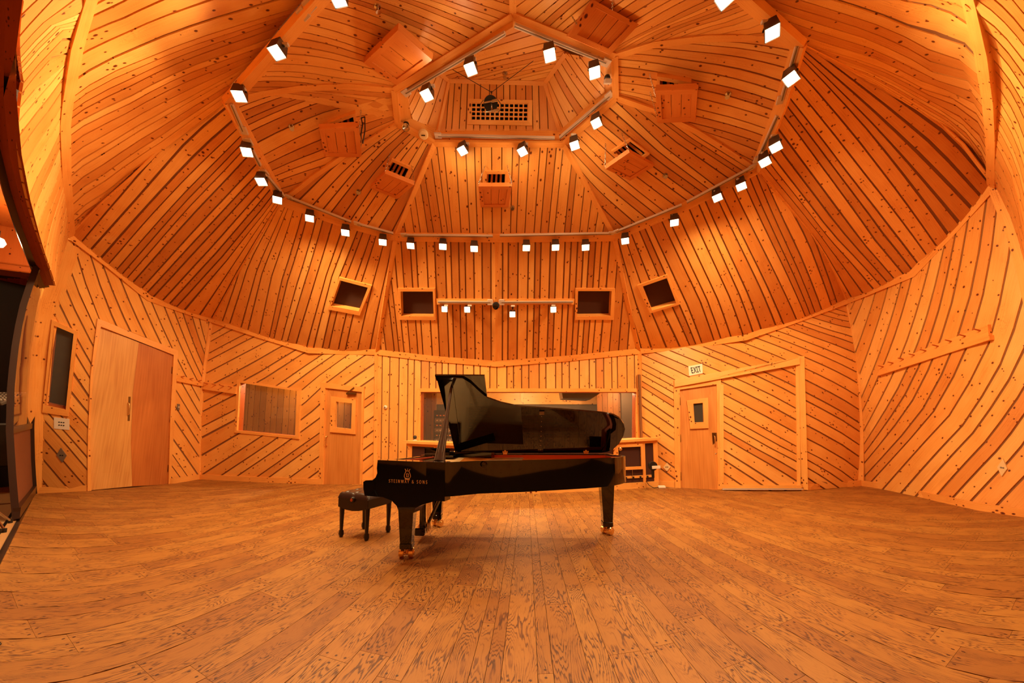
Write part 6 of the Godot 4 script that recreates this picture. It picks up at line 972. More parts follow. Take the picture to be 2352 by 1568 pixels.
func build_floor() -> void:
	var node := structure("floor", "floor of random width oak planks with dark pegs at the plank ends", "floor")
	var rng := RandomNumberGenerator.new()
	rng.seed = 77
	var room := PackedVector2Array()
	for k in ["left", "back_left", "back", "back_right", "right"]:
		for p in pts(BASES[k]): room.append(Vector2(p.x, p.z))
	room.append(Vector2(7.6, 1.5)); room.append(Vector2(-4.0, 1.5)); room.append(Vector2(-4.6, -3.4))
	room = Geometry2D.offset_polygon(room, 0.25)[0]
	var all := []
	var pegs := MB.new()
	var a := -6.6
	while a < 6.6:
		var kind := rng.randi() % 3
		var w: float = [0.062, 0.1, 0.142][kind]
		var b := -1.1 - rng.randf() * 0.9
		while b < 8.6:
			var l := rng.randf_range(0.45, 1.5)
			var b0 := maxf(b, -1.15)
			var b1 := minf(b + l, 8.75)
			b += l
			if b1 - b0 < 0.15: continue
			var c := floor_point(a + w / 2, (b0 + b1) / 2)
			var inside := false
			for e in [[0.5, 0.5], [0.5, 0.05], [0.5, 0.95]]:
				var z := floor_point(a + w * e[0], lerpf(b0, b1, e[1]))
				if Geometry2D.is_point_in_polygon(Vector2(z.x, z.z), room): inside = true
			if not inside: continue
			all.append([a, w, b0, b1, kind, rng.randi() % M.oak.size(), Vector2(rng.randf() * 2, rng.randf() * 2), c])
		a += w
	var far := {}
	for q in all:
		var c: Vector3 = q[7]
		var d := c.distance_to(Vector3(0, 1.4, 0))
		q.append((q[3] - q[2]) * q[1] / (d * d * d) if c.z < -1.2 and absf(c.x) < -c.z * 1.45 + 0.5 else 0.0)
	all.sort_custom(func(x, y): return x[8] > y[8])
	for k in all.size():
		var q: Array = all[k]
		if k < 300:
			var mb := MB.new()
			floor_plank(mb, q)
			obj("plank", mb, M.oak[q[5]], node)
		else:
			if not far.has(q[5]): far[q[5]] = MB.new()
			floor_plank(far[q[5]], q)
		for e in 2:
			var b: float = q[2] + 0.035 if e == 0 else q[3] - 0.035
			for z in q[4] + 1:
				var f: float = [[0.5], [0.28, 0.72], [0.2, 0.5, 0.8]][q[4]][z]
				var c := floor_point(q[0] + q[1] * f, b) + Vector3(0, 0.0008, 0)
				if c.distance_to(Vector3(0, 1.4, 0)) > 9.0: continue
				var k0 := pegs.vert(c, Vector3.UP)
				for h in 9:
					pegs.vert(c + Vector3(cos(TAU * h / 8) * 0.0085, 0, sin(TAU * h / 8) * 0.0085), Vector3.UP)
				for h in 8: pegs._tri_out(k0, k0 + 1 + h, k0 + 2 + h, Vector3.UP)
	for k in far:
		var o := obj("far_planking", far[k], M.oak[k], node)
		o.set_meta("kind", "stuff")
	var pg := obj("pegs", pegs, M.peg, node)
	pg.set_meta("kind", "stuff")
	var sb := MB.new()
	sb.box(Vector3(0, -0.06, -4.0), Vector3(26, 0.1, 16))
	obj("subfloor", sb, M.under_floor, node)

func floor_plank(mb: MB, q: Array) -> void:
	var n := 4
	var g := 0.0011
	var a0: float = q[0] + g
	var a1: float = q[0] + q[1] - g
	var b0: float = q[2] + g
	var b1: float = q[3] - g
	var k0 := mb.v.size()
	var l := []
	var r := []
	var run := 0.0
	for k in n + 1:
		var b := lerpf(b0, b1, float(k) / n)
		var pl := floor_point(a0, b)
		var pr := floor_point(a1, b)
		if k > 0: run += (pl + pr).distance_to(l[-1] + r[-1]) * 0.5
		l.append(pl); r.append(pr)
		var uv: Vector2 = q[6]
		mb.vert(pl, Vector3.UP, Vector2(uv.x, uv.y + run / 3.2)); mb.vert(pr, Vector3.UP, Vector2(uv.x + pl.distance_to(pr) / 1.2, uv.y + run / 3.2))
	for k in n:
		var s := k0 + k * 2
		mb._tri_out(s, s + 1, s + 3, Vector3.UP); mb._tri_out(s, s + 3, s + 2, Vector3.UP)
	var dn := Vector3(0, -0.012, 0)
	for k in n:
		mb._face([l[k], l[k + 1], l[k + 1] + dn, l[k] + dn], l[k] - r[k])
		mb._face([r[k], r[k + 1], r[k + 1] + dn, r[k] + dn], r[k] - l[k])
	mb._face([l[0], r[0], r[0] + dn, l[0] + dn], l[0] - l[1])
	mb._face([l[n], r[n], r[n] + dn, l[n] + dn], l[n] - l[n - 1])

func build_trims() -> void:
	var words := {"rail": "pine rail board capping the boarded walls", "ring": "pine beam of the light track ring", "hip": "narrow pine cover board between two ceiling slopes", "valley": "thin pine board where two ceiling slopes meet", "seam": "thin upright pine board in the middle of the back slope", "stile": "upright pine corner board between two walls", "post": "broad pine post beside the sliding glass door"}
	for t in TRIMS:
		var mb := MB.new()
		mb.strip(pts(t[4]), pts(t[5]), t[1], t[2], t[3])
		var o := structure("trim", words[t[0]], "trim")
		obj("board", mb.shifted(Vector2(t[4][0] * 0.37, t[4][1] * 0.71)), M.trim_pine, o)

# ------------------------------------------------------------------ shapes from corner points
func quadp(called: String) -> Array: return pts(QUADS[called][0])
func quadn(called: String) -> Vector3: return vec(QUADS[called][1])
# a plate with the outline p, from d0 to d1 along n
func plate(mb: MB, p: Array, n: Vector3, d0: float, d1: float, along := Vector3.ZERO) -> void:
	var o: Vector3 = p[0]
	# the grain runs along the longer of the first two edges, unless told otherwise
	var ey: Vector3 = (p[1] - p[0]) if p[1].distance_to(p[0]) > p[2].distance_to(p[1]) else (p[2] - p[1])
	if along != Vector3.ZERO: ey = along
	ey = (ey - n * ey.dot(n)).normalized()
	var ex := ey.cross(n)
	var pl := PackedVector2Array()
	for q in p: pl.append(Vector2((q - o).dot(ex), (q - o).dot(ey)))
	# keep the points off the plane where they are
	var idx := Geometry2D.triangulate_polygon(pl)
	if idx.is_empty(): return
	for e in [d0, d1]:
		var out := n * (1.0 if e == maxf(d0, d1) else -1.0)
		var k := mb.v.size()
		for j in p.size(): mb.vert(p[j] + n * e, out, Vector2(pl[j].x / 0.9, pl[j].y / 3.0))
		for j in range(0, idx.size(), 3): mb._tri_out(k + idx[j], k + idx[j + 1], k + idx[j + 2], out)
	var ccw := not Geometry2D.is_polygon_clockwise(pl)
	for j in p.size():
		var j2 := (j + 1) % p.size()
		var d := (pl[j2] - pl[j]).normalized() * (1.0 if ccw else -1.0)
		mb._face([p[j] + n * d0, p[j2] + n * d0, p[j2] + n * d1, p[j] + n * d1], ex * d.y - ey * d.x, Vector2(j * 0.3, 0))
# mitred boards between an outer and an inner outline of as many corners
func frame(parent: Node, called: String, po: Array, pi_: Array, n: Vector3, d0: float, d1: float, m: Material, skip := []) -> void:
	for j in po.size():
		if j in skip: continue
		var j2 := (j + 1) % po.size()
		var mb := MB.new()
		plate(mb, [po[j], po[j2], pi_[j2], pi_[j]], n, d0, d1)
		# grain along the board
		var l: float = po[j].distance_to(po[j2])
		obj(called, mb.shifted(Vector2(j * 0.37, j * 0.61)), m, parent)
func mid(p: Array) -> Vector3:
	var c := Vector3.ZERO
	for q in p: c += q
	return c / p.size()
func lerp4(p: Array, u: float, v: float) -> Vector3: return p[0].lerp(p[1], u).lerp(p[3].lerp(p[2], u), v)
func sub4(p: Array, u0: float, u1: float, v0: float, v1: float) -> Array: return [lerp4(p, u0, v0), lerp4(p, u1, v0), lerp4(p, u1, v1), lerp4(p, u0, v1)]

# ------------------------------------------------------------------ doors, windows and what is fixed to the walls
func build_openings() -> void:
	# double door in the left wall
	var n := quadn("double_out")
	var d := structure("door_1", "tall plywood double door, one leaf paler than the other", "door")
	var o := quadp("double_out")
	var la := quadp("leaf_a")
	var lb := quadp("leaf_b")
	var inner := [la[0], lb[1], lb[2], lb[3], la[5], la[6], la[7]]
	frame(d, "frame_board", o, inner, n, -0.06, 0.03, M.trim_pine, [3])
	var mb := MB.new()
	plate(mb, la, n, -0.07, -0.035, Vector3.UP)
	var fa := obj("door_leaf", mb, M.veneer_pale, d)
	mb = MB.new()
	plate(mb, lb, n, -0.07, -0.03, Vector3.UP)
	obj("door_leaf", mb, M.veneer_dark, d)
	var hp: Vector3 = la[2].lerp(la[3], 0.35) + (la[7] - la[2]).normalized() * 0.09
	mb = MB.new()
	var vd: Vector3 = (la[2] - la[3]).normalized()
	mb.bar(hp + n * -0.02 + vd * 0.26, hp + n * -0.02 - vd * 0.26, 0.07, 0.012, n)
	var pl := obj("push_plate", mb, M.old_brass, d)
	mb = MB.new()
	mb.tube([hp + n * -0.01 + vd * 0.13, hp + n * 0.05 + vd * 0.11, hp + n * 0.05 - vd * 0.11, hp + n * -0.01 - vd * 0.13], 0.012, 8)
	obj("pull_handle", mb, M.brass, pl)
	mb = MB.new()
	var kn: Vector3 = lb[6].lerp(lb[5], 0.45) + (lb[2] - lb[6]).normalized() * 0.1
	mb.lathe(kn + n * -0.03, [Vector2(0.03, 0), Vector2(0.03, 0.012), Vector2(0, 0.014)], n, 12)
	obj("lock", mb, M.chrome, d)
	for f in [0.12, 0.5, 0.88]:
		mb = MB.new()
		mb.box(lb[1].lerp(lb[3], f) + n * -0.02, Vector3(0.02, 0.16, 0.02))
		obj("hinge", mb, M.old_brass, d)
	# slit window
	var w := structure("window_1", "narrow tall window with a pine frame beside the double door", "window")
	frame(w, "frame_board", quadp("slit_out"), quadp("slit_in"), quadn("slit_out"), -0.02, 0.035, M.trim_pine)
	reveal(w, quadp("slit_in"), quadn("slit_out"), 0.22, M.stained_pine)
	pane(w, quadp("slit_in"), quadn("slit_out"), -0.12)
	# booth window and door in the wall to the left of the piano
	n = quadn("winD_out")
	w = structure("window_2", "wide booth window in a pine frame left of the small door", "window")
	frame(w, "frame_board", quadp("winD_out"), quadp("winD_in"), n, -0.02, 0.03, M.trim_pine)
	reveal(w, quadp("winD_in"), n, 0.14, M.stained_pine)
	pane(w, quadp("winD_in"), n, -0.1)
	d = structure("door_2", "plywood door with a framed window and a closer, next to the booth window", "door")
	door_with_light(d, "doorD", n, 0.06, true)
	n = quadn("doorF_out")
	d = structure("door_3", "plywood door with a small framed window below the EXIT sign", "door")
	door_with_light(d, "doorF", n, 0.94, false)
	# the boarded sliding panel beside it
	d = structure("door_4", "boarded sliding door frame beside the door below the EXIT sign", "door")
	mb = MB.new()
	plate(mb, quadp("headF"), n, -0.02, 0.07)
	obj("header_board", mb, M.pale_pine, d)
	var fn := []
	for k in 8: fn.append(n)
	for e in [["post_line", 0.12, 0.06, "post"], ["slide_a", 0.08, 0.05, "stile"], ["slide_b", 0.06, 0.04, "stile"]]:
		mb = MB.new()
		mb.strip(quadp(e[0]), fn, e[1], e[2], -0.01)
		obj(e[3], mb, M.pale_pine, d)
	var ft := quadp("slide_foot")
	var fc := []
	for p in ft: fc.append(p + Vector3(0, 0.06, 0))
	mb = MB.new()
	mb.strip(fc, fn, 0.06, 0.05, 0.0)
	obj("bottom_rail", mb, M.pale_pine, d)
	fc = []
	for p in ft: fc.append(p + Vector3(0, 0.013, 0))
	mb = MB.new()
	mb.strip(fc, fn, 0.026, 0.07, 0.0)
	obj("floor_track", mb, M.track_white, d)
	# control room window
	w = structure("window_3", "long control room window behind the piano", "window")
	var wo := quadp("winE_out")
	var wi := quadp("winE_in")
	frame(w, "frame_board", wo, wi, Vector3(0, 0, 1), -0.02, 0.035, M.trim_pine)
	for e in [[0, 1, 4, 5], [1, 2, 3, 4]]:
		pane(w, [wi[e[0]], wi[e[1]], wi[e[2]], wi[e[3]]], Vector3(0, 0, 1), -0.1)
	for e in [[0, 1], [1, 2], [2, 3], [3, 4], [4, 5], [5, 0]]:
		mb = MB.new()
		mb._face([wi[e[0]], wi[e[1]], wi[e[1]] + Vector3(0, 0, -0.28), wi[e[0]] + Vector3(0, 0, -0.28)], mid(wi) - (wi[e[0]] + wi[e[1]]) * 0.5)
		obj("reveal", mb, M.stained_pine, w)
	# speaker recesses in the dome
	for k in ["L3", "L4a", "L4b", "L5"]:
		var nn := quadn("spk%s_out" % k)
		var t := thing("wall_speaker", {"L3": "tilted pine-framed brown speaker grille on the slope above the booth door", "L4a": "pine-framed brown speaker grille at the piano-prop end of the short track", "L4b": "pine-framed brown speaker grille at the piano-tail end of the short track", "L5": "tilted pine-framed brown speaker grille on the slope nearest the EXIT sign"}[k], "speaker", Vector3.ZERO, 0.0, "speaker grilles in the lower dome")
		frame(t, "frame_board", quadp("spk%s_out" % k), quadp("spk%s_in" % k), nn, -0.02, 0.03, M.trim_pine)
		reveal(t, quadp("spk%s_in" % k), nn, 0.12, M.trim_pine)
		mb = MB.new()
		plate(mb, quadp("spk%s_in" % k), nn, -0.13, -0.1)
		obj("grille_cloth", mb, M.speaker_cloth, t)
	# lantern grille
	var gn := quadn("grille_out")
	var t := thing("vent_grille", "pine lattice air grille in the far side of the roof lantern", "grille")
	frame(t, "frame_board", quadp("grille_out"), quadp("grille_in"), gn, -0.01, 0.03, M.pale_pine)
	mb = MB.new()
	plate(mb, quadp("grille_in"), gn, -0.2, -0.18)
	obj("duct", mb, M.void_black, t)
	reveal(t, quadp("grille_in"), gn, 0.18, M.void_black)
	var gi := quadp("grille_in")
	for k in 13:
		var f := k / 12.0
		mb = MB.new()
		mb.bar(lerp4(gi, f, 0) + gn * -0.01, lerp4(gi, f, 1) + gn * -0.01, 0.022, 0.03, gn)
		obj("upright_bar", mb, M.pale_pine, t)
	for k in 5:
		var f := k / 4.0
		mb = MB.new()
		mb.bar(lerp4(gi, 0, f) + gn * -0.014, lerp4(gi, 1, f) + gn * -0.014, 0.018, 0.03, gn)
		obj("cross_bar", mb, M.pale_pine, t)
func reveal(parent: Node, p: Array, n: Vector3, depth: float, m: Material) -> void:
	var c := mid(p)
	for j in p.size():
		var j2 := (j + 1) % p.size()
		var mb := MB.new()
		mb._face([p[j], p[j2], p[j2] - n * depth, p[j] - n * depth], c - (p[j] + p[j2]) * 0.5)
		obj("reveal", mb, m, parent)
func pane(parent: Node, p: Array, n: Vector3, at: float) -> void:
	var mb := MB.new()
	mb._face([p[0] + n * at, p[1] + n * at, p[2] + n * at, p[3] + n * at], n)
	obj("pane", mb, M.glass, parent)
func door_with_light(d: Node3D, key: String, n: Vector3, handle_u: float, closer: bool) -> void:
	var o := quadp(key + "_out")
	var l := quadp(key + "_leaf")
	frame(d, "frame_board", o, l, n, -0.05, 0.035, M.trim_pine, [2])
	var wo := quadp(key + "_wout")
	var wi := quadp(key + "_win")
	# the leaf, with its window cut out
	var leaf := part("door_leaf", d)
	var lm: Material = M.veneer_mid
	for e in [[l[0], l[1], wo[1], wo[0]], [l[1], l[2], wo[2], wo[1]], [l[2], l[3], wo[3], wo[2]], [l[3], l[0], wo[0], wo[3]]]:
		var mb := MB.new()
		plate(mb, e, n, -0.05, -0.01, Vector3.UP)
		obj("panel", mb, lm, leaf)
	frame(leaf, "window_frame", wo, wi, n, -0.05, 0.025, M.trim_pine)
	pane(leaf, wi, n, -0.02)
	var h := lerp4(l, handle_u, 0.55) + n * 0.0
	var mb := MB.new()
	mb.tube([h + Vector3(0, 0.11, 0), h + n * 0.05 + Vector3(0, 0.09, 0), h + n * 0.05 - Vector3(0, 0.09, 0), h - Vector3(0, 0.11, 0)], 0.011, 8)
	obj("pull_handle", mb, M.brass, leaf)
	if handle_u > 0.5:
		mb = MB.new()
		mb.box(h + n * -0.004, Vector3(0.09, 0.36, 0.012))
		obj("push_plate", mb, M.old_brass, leaf)
		mb = MB.new()
		mb.lathe(h - Vector3(0, 0.27, 0), [Vector2(0.025, 0), Vector2(0.025, 0.02), Vector2(0, 0.03)], n, 10)
		obj("lock", mb, M.chrome, leaf)
	for f in [0.12, 0.5, 0.88]:
		mb = MB.new()
		mb.box(lerp4(l, 1.0 - roundf(handle_u), f) + n * 0.0, Vector3(0.022, 0.17, 0.03))
		obj("hinge", mb, M.old_brass, d)
	if closer:
		mb = MB.new()
		mb.box(lerp4(l, 0.72, 0.03) + n * 0.04, Vector3(0.22, 0.05, 0.06), Basis(), 0.01)
		var c := obj("door_closer", mb, M.old_brass, d)
		mb = MB.new()
		mb.bar(lerp4(l, 0.62, 0.03) + n * 0.06, lerp4(l, 0.8, -0.04) + n * 0.05, 0.02, 0.01, n)
		obj("closer_arm", mb, M.old_brass, c)

func build_wall_things() -> void:
	# peg rails
	for e in [["pegrail_c", 3, "short pine peg rail between the double door and the room corner"], ["pegrail_d", 4, "short pine peg rail beside the booth window"], ["pegrail_g", 9, "long slanted pine peg rail on the right wall"]]:
		var q := quadp(e[0])
		var n := quadn(e[0])
		var t := thing("peg_rail", e[2], "peg rail", Vector3.ZERO, 0.0, "wall peg rails")
		var mb := MB.new()
		plate(mb, q, n, -0.03, 0.03)
		obj("board", mb, M.trim_pine, t)
		mb = MB.new()
		plate(mb, [lerp4(q, -0.01, 0.85), lerp4(q, 1.01, 0.85), lerp4(q, 1.01, 1.2), lerp4(q, -0.01, 1.2)], n, -0.03, 0.045)
		obj("lower_lip", mb, M.trim_pine, t)
		for k in e[1]:
			var f: float = (k + 0.5) / e[1]
			mb = MB.new()
			mb.tube([lerp4(q, f, 0.25) + n * 0.02, lerp4(q, f, 0.1) + n * 0.13], [0.013, 0.01], 8)
			obj("peg", mb, M.stained_pine, t)
	# plates
	var t := thing("socket_plate", "white six-socket plate below the narrow window", "socket plate")
	var mb := MB.new()
	plate(mb, quadp("plate_c"), quadn("plate_c"), -0.015, 0.004)
	obj("cover", mb, M.white_plastic, t)
	for k in 6:
		mb = MB.new()
		var p := lerp4(quadp("plate_c"), 0.34 + 0.15 * (k % 3), 0.38 + 0.26 * (k / 3))
		mb.lathe(p + quadn("plate_c") * 0.004, [Vector2(0.013, 0), Vector2(0.012, 0.004), Vector2(0, 0.004)], quadn("plate_c"), 8)
		obj("socket", mb, M.black_plastic, t)
	for e in [["outlet_c", "grey diamond-set outlet plate low beside the double door", M.grey_plate], ["outlet_g", "cream diamond-set cable plate low on the right wall", M.cream_plastic], ["outletF", "small cream diamond-set plate low beside the plywood door", M.cream_plastic]]:
		t = thing("outlet_plate", e[1], "outlet")
		mb = MB.new()
		plate(mb, quadp(e[0]), quadn(e[0]), -0.02, 0.006)
		obj("cover", mb, e[2], t)
		var c := mid(quadp(e[0]))
		for k in 2:
			mb = MB.new()
			mb.lathe(c + quadn(e[0]) * 0.006 + (quadp(e[0])[1] - c) * 0.22 * (1 if k == 0 else -1), [Vector2(0.014, 0), Vector2(0.012, 0.004), Vector2(0, 0.004)], quadn(e[0]), 8)
			obj("socket", mb, M.black_plastic if e[0] == "outlet_c" else M.grey_plate, t)
	t = thing("light_switch", "small grey light switch right of the double door", "switch")
	mb = MB.new()
	plate(mb, quadp("switch_c"), quadn("switch_c"), -0.02, 0.006)
	obj("cover", mb, M.grey_plate, t)
	mb = MB.new()
	mb.box(mid(quadp("switch_c")) + quadn("switch_c") * 0.01, Vector3(0.015, 0.03, 0.015))
	obj("toggle", mb, M.white_plastic, t)
	# exit sign
	var q := quadp("exit")
	var n := quadn("exit")
	t = thing("exit_sign", "small white sign reading EXIT above the plywood door", "sign")
	mb = MB.new()
	plate(mb, q, n, -0.03, 0.0)
	obj("board", mb, M.sign_white, t)
	var ex: Vector3 = (q[1] - q[0]).normalized()
	var w: float = q[0].distance_to(q[1])
	var h: float = q[0].distance_to(q[3])
	var ey := (n.cross(ex)).normalized()
	lettering("EXIT", t, lerp4(q, 0.52, 0.5) + n * 0.002, ex, ey, n, w * 0.68, h * 0.62, M.ink, "letters", true)
	# call knobs beside the corner
	for e in [["knob", 0.0]]:
		t = thing("call_button", "round white call button on the upright boards near the corner", "button")
		var c := mid(quadp("knobE"))
		mb = MB.new()
		mb.lathe(c, [Vector2(0.045, 0), Vector2(0.045, 0.012), Vector2(0.03, 0.025), Vector2(0, 0.03)], quadn("knobE"), 14)
		obj("rim", mb, M.white_plastic, t)
		mb = MB.new()
		mb.lathe(c + quadn("knobE") * 0.026, [Vector2(0.018, 0), Vector2(0.016, 0.014), Vector2(0, 0.018)], quadn("knobE"), 10)
		obj("push", mb, M.chrome, t)
# flat lettering laid on a plane
func lettering(text: String, parent: Node, at: Vector3, ex: Vector3, ey: Vector3, n: Vector3, w: float, h: float, m: Material, called: String, bold := false, spacing := 0.0) -> void:
	var font := SystemFont.new()
	font.font_names = PackedStringArray(["Droid Sans"])
	if bold: font.font_weight = 700
	var tm := TextMesh.new()
	tm.text = text
	tm.font = font
	tm.font_size = 64
	tm.depth = 0.02
	tm.pixel_size = 0.01
	var bb := tm.get_aabb()
	var o := MeshInstance3D.new()
	o.name = called
	o.mesh = tm
	tm.material = m
	parent.add_child(o, true)
	var sx := w / bb.size.x
	var sy := h / bb.size.y
	var b := Basis(ex * sx, ey * sy, n * 0.15)
	o.transform = Transform3D(b, at - b * (bb.position + bb.size * 0.5))

# ------------------------------------------------------------------ roof lantern rim, tracks, lamps, hatches
func build_lantern() -> void:
	var o := pts(RIM_OUT)
	var i := pts(RIM_IN)
	var s := structure("trim_lantern", "heavy pine beam ring round the roof lantern", "trim")
	for k in 7:
		var k2 := (k + 1) % 7
		var mb := MB.new()
		var up := Vector3(0, 0.1, 0)
		var c := mid(o)
		# underside, outer lip and inner cheek of one beam
		mb._face([o[k], o[k2], i[k2], i[k]], Vector3.DOWN, Vector2(0.1 * k, 0.3 * k))
		mb._face([o[k], o[k2], o[k2] + up, o[k] + up], o[k] - c)
		mb._face([i[k], i[k2], i[k2] + up, i[k] + up], c - i[k])
		mb._face([o[k] + up, o[k2] + up, i[k2] + up, i[k] + up], Vector3.UP)
		obj("beam", mb, M.trim_pine, s)
		mb = MB.new()
		mb.strip([o[k], o[k2]], [Vector3(0, -1, 0.2).normalized(), Vector3(0, -1, 0.2).normalized()], 0.09, 0.045, -0.01)
		obj("lip_board", mb, M.trim_pine, s)
	# trims between the lantern's sides and its top
	var t := pts(LANTERN_TOP)   # 0, 2, 3, 4, 5
	for e in [[t[2], t[3]], [t[1], t[2]], [t[3], t[4]], [t[2], i[3]], [t[3], i[4]], [t[1], i[2]]]:
		var mb := MB.new()
		var dn: Vector3 = (Vector3(0.05, 5.4, -5.0) - (e[0] + e[1]) * 0.5).normalized()
		mb.strip([e[0], e[1]], [dn, dn], 0.06, 0.03, -0.005)
		obj("cover_board", mb, M.trim_pine, s)
func build_tracks() -> void:
	for k in TRACKS.size():
		var p := pts(TRACKS[k])
		var where := "outer ring beam" if k < 15 else ("roof lantern beam" if k < 19 else "board between the two speaker grilles")
		if k < 15: where = ["ring beam over the wall camera", "ring beam over the slope above the booth door", "ring beam over the slope above the double door", "ring beam beside the largest open lid", "ring beam over the slope above the EXIT sign", "ring beam over the peg rail wall", "ring beam by the lid with a big knot"][[0, 0, 1, 1, 2, 2, 2, 3, 3, 4, 4, 5, 5, 6, 6][k]]
		var t := thing("light_track", "pale metal lighting track fixed to the %s" % where, "light track", Vector3.ZERO, 0.0, "lighting tracks on the " + where)
		var up := Vector3.DOWN if k < 19 else Vector3(0, -0.5, 0.86)
		if k < 19:
			p[0].y += 0.045
			p[1].y += 0.045
		var mb := MB.new()
		mb.bar(p[0], p[1], 0.04, 0.035, up)
		obj("rail", mb, M.track_white, t)
		mb = MB.new()
		mb.bar(p[0] + up * 0.019, p[1] + up * 0.019, 0.012, 0.006, up)
		obj("slot", mb, M.grey_plate, t)
		var d: Vector3 = (p[1] - p[0]).normalized()
		var e: Vector3 = p[0] if k % 3 != 1 else p[1]
		mb = MB.new()
		mb.bar(e - d * 0.055, e + d * 0.055, 0.11, 0.03, up, 0.004)
		obj("feed_box", mb, M.track_white, t)
		if k >= 19:
			mb = MB.new()
			mb.bar(p[0] - up * 0.035 - d * 0.03, p[1] - up * 0.035 + d * 0.03, 0.12, 0.035, up)
			obj("mounting_board", mb, M.trim_pine, t)
const RING_WORDS := [[0, "ring track beside the largest open lid"], [3, "ring track over the slope above the double door"], [6, "ring track over the slope above the booth door"], [9, "ring track over the short track's prop-side half"], [12, "ring track over the short track's tail-side half"], [15, "ring track over the slope above the EXIT sign"], [19, "ring track corner facing the peg rail wall"], [21, "ring track by the lid near the floodlight"]]
func build_lamps() -> void:
	var eye := Vector3(0, 1.4, 0)
	for l in LAMPS:
		var glow := vec(l[0])
		var at := vec(l[1])
		var where: String = ["outer track ring", "roof lantern track", "short track between the speaker grilles"][l[2]]
		var hang := (glow - at).normalized()
		var s := 1.0 if l[2] < 2 else 0.85
		var aim := (hang * 0.6 + Vector3(0, -0.6, 0) + (eye - glow).normalized() * 0.62).normalized()
		if l[2] == 2: aim = (hang * 0.3 + (eye - glow).normalized()).normalized()
		var idx := LAMPS.find(l)
		if l[2] == 0:
			for e in RING_WORDS:
				if idx >= e[0]: where = e[1]
		var t := thing("track_spotlight", "glowing square spotlight hanging from the %s" % where, "spotlight", at, 0.0, "spotlights on the " + where)
		var g := glow - at
		var x := aim.cross(Vector3.UP).normalized()
		x = (x + aim.cross(x) * (0.0 if glow.z < -6.0 else 0.3)).normalized()
		var y := aim.cross(x).normalized()
		# housing: a box that widens to its open front
		var mb := MB.new()
		var fr := []
		var bk := []
		for c in [[-1, -1], [1, -1], [1, 1], [-1, 1]]:
			fr.append(g + (x * c[0] + y * c[1]) * 0.07 * s)
			bk.append(g - aim * 0.17 * s + (x * c[0] + y * c[1]) * 0.058 * s)
		for k in 4:
			var k2 := (k + 1) % 4
			mb._face([fr[k], fr[k2], bk[k2], bk[k]], (fr[k] + fr[k2]) * 0.5 - g)
		mb._face(bk, -aim)
		obj("housing", mb, M.lamp_metal, t)
		mb = MB.new()
		var gl := []
		var gb := []
		for c in [[-1, -1], [1, -1], [1, 1], [-1, 1]]:
			gl.append(g - aim * 0.006 + (x * c[0] + y * c[1]) * 0.064 * s)
			gb.append(g - aim * 0.06 + (x * c[0] + y * c[1]) * 0.046 * s)
		mb._face(gl, aim)
		for k in 4: mb._face([gl[k], gl[(k + 1) % 4], gb[(k + 1) % 4], gb[k]], (gl[k] + gl[(k + 1) % 4]) * 0.5 - g)
		obj("lamp_lens", mb, M.lamp_glow, t)
		# yoke, stem and track adapter
		mb = MB.new()
		var b := g - aim * 0.09 * s
		for k in [-1.0, 1.0]: mb.bar(b + x * k * 0.075 * s, Vector3.ZERO.lerp(b, 0.62) + x * k * 0.03, 0.012, 0.02, y)
		mb.tube([Vector3.ZERO.lerp(b, 0.55), Vector3(0, -0.05, 0)], 0.014, 8)
		obj("yoke", mb, M.black_steel, t)
		mb = MB.new()
		mb.box(Vector3(0, -0.045, 0), Vector3(0.08, 0.032, 0.04), Basis(), 0.004)
		obj("adapter", mb, M.track_white, t)
		# the light it throws: a wide flood; those of the lantern also light the lantern's sides
		var h := (Vector3(0, at.y, -5.0) - at)
		h.y = 0.0
		var out := smoothstep(2.0, 3.6, absf(at.x)) if at.z < -5.6 else 1.0   # lamps along the sides lean out to the walls, the far ones in
		if at.z < -5.6: out *= 0.75
		var la := (h.normalized() * lerpf(0.75, -0.5, out) + Vector3.DOWN).normalized()
		if l[2] == 2: la = (aim * 0.8 + Vector3.DOWN * 0.5).normalized()
		if l[2] == 1:
			var om := OmniLight3D.new()
			om.name = "light"
			t.add_child(om, true)
			om.position = g + aim * 0.05
			om.omni_attenuation = 2.0
			om.omni_range = 30
			om.light_color = LAMP_COLOR
			om.light_energy = LAMP_POWER * 0.06
			om.light_size = 0.06
			om.shadow_enabled = true
			continue
		var sp := SpotLight3D.new()
		sp.name = "light"
		t.add_child(sp, true)
		sp.position = g + aim * 0.05
		sp.basis = Basis.looking_at(la, Vector3.UP if absf(la.y) < 0.95 else Vector3.RIGHT)
		sp.spot_angle = 80 if l[2] == 0 else 58
		sp.spot_angle_attenuation = 0.5
		sp.spot_attenuation = 2.0
		sp.spot_range = 30
		sp.light_color = LAMP_COLOR
		sp.light_energy = LAMP_POWER * (lerpf(0.6, 1.15, out) if l[2] == 0 else 0.1)
		sp.light_size = 0.06
		sp.shadow_enabled = true
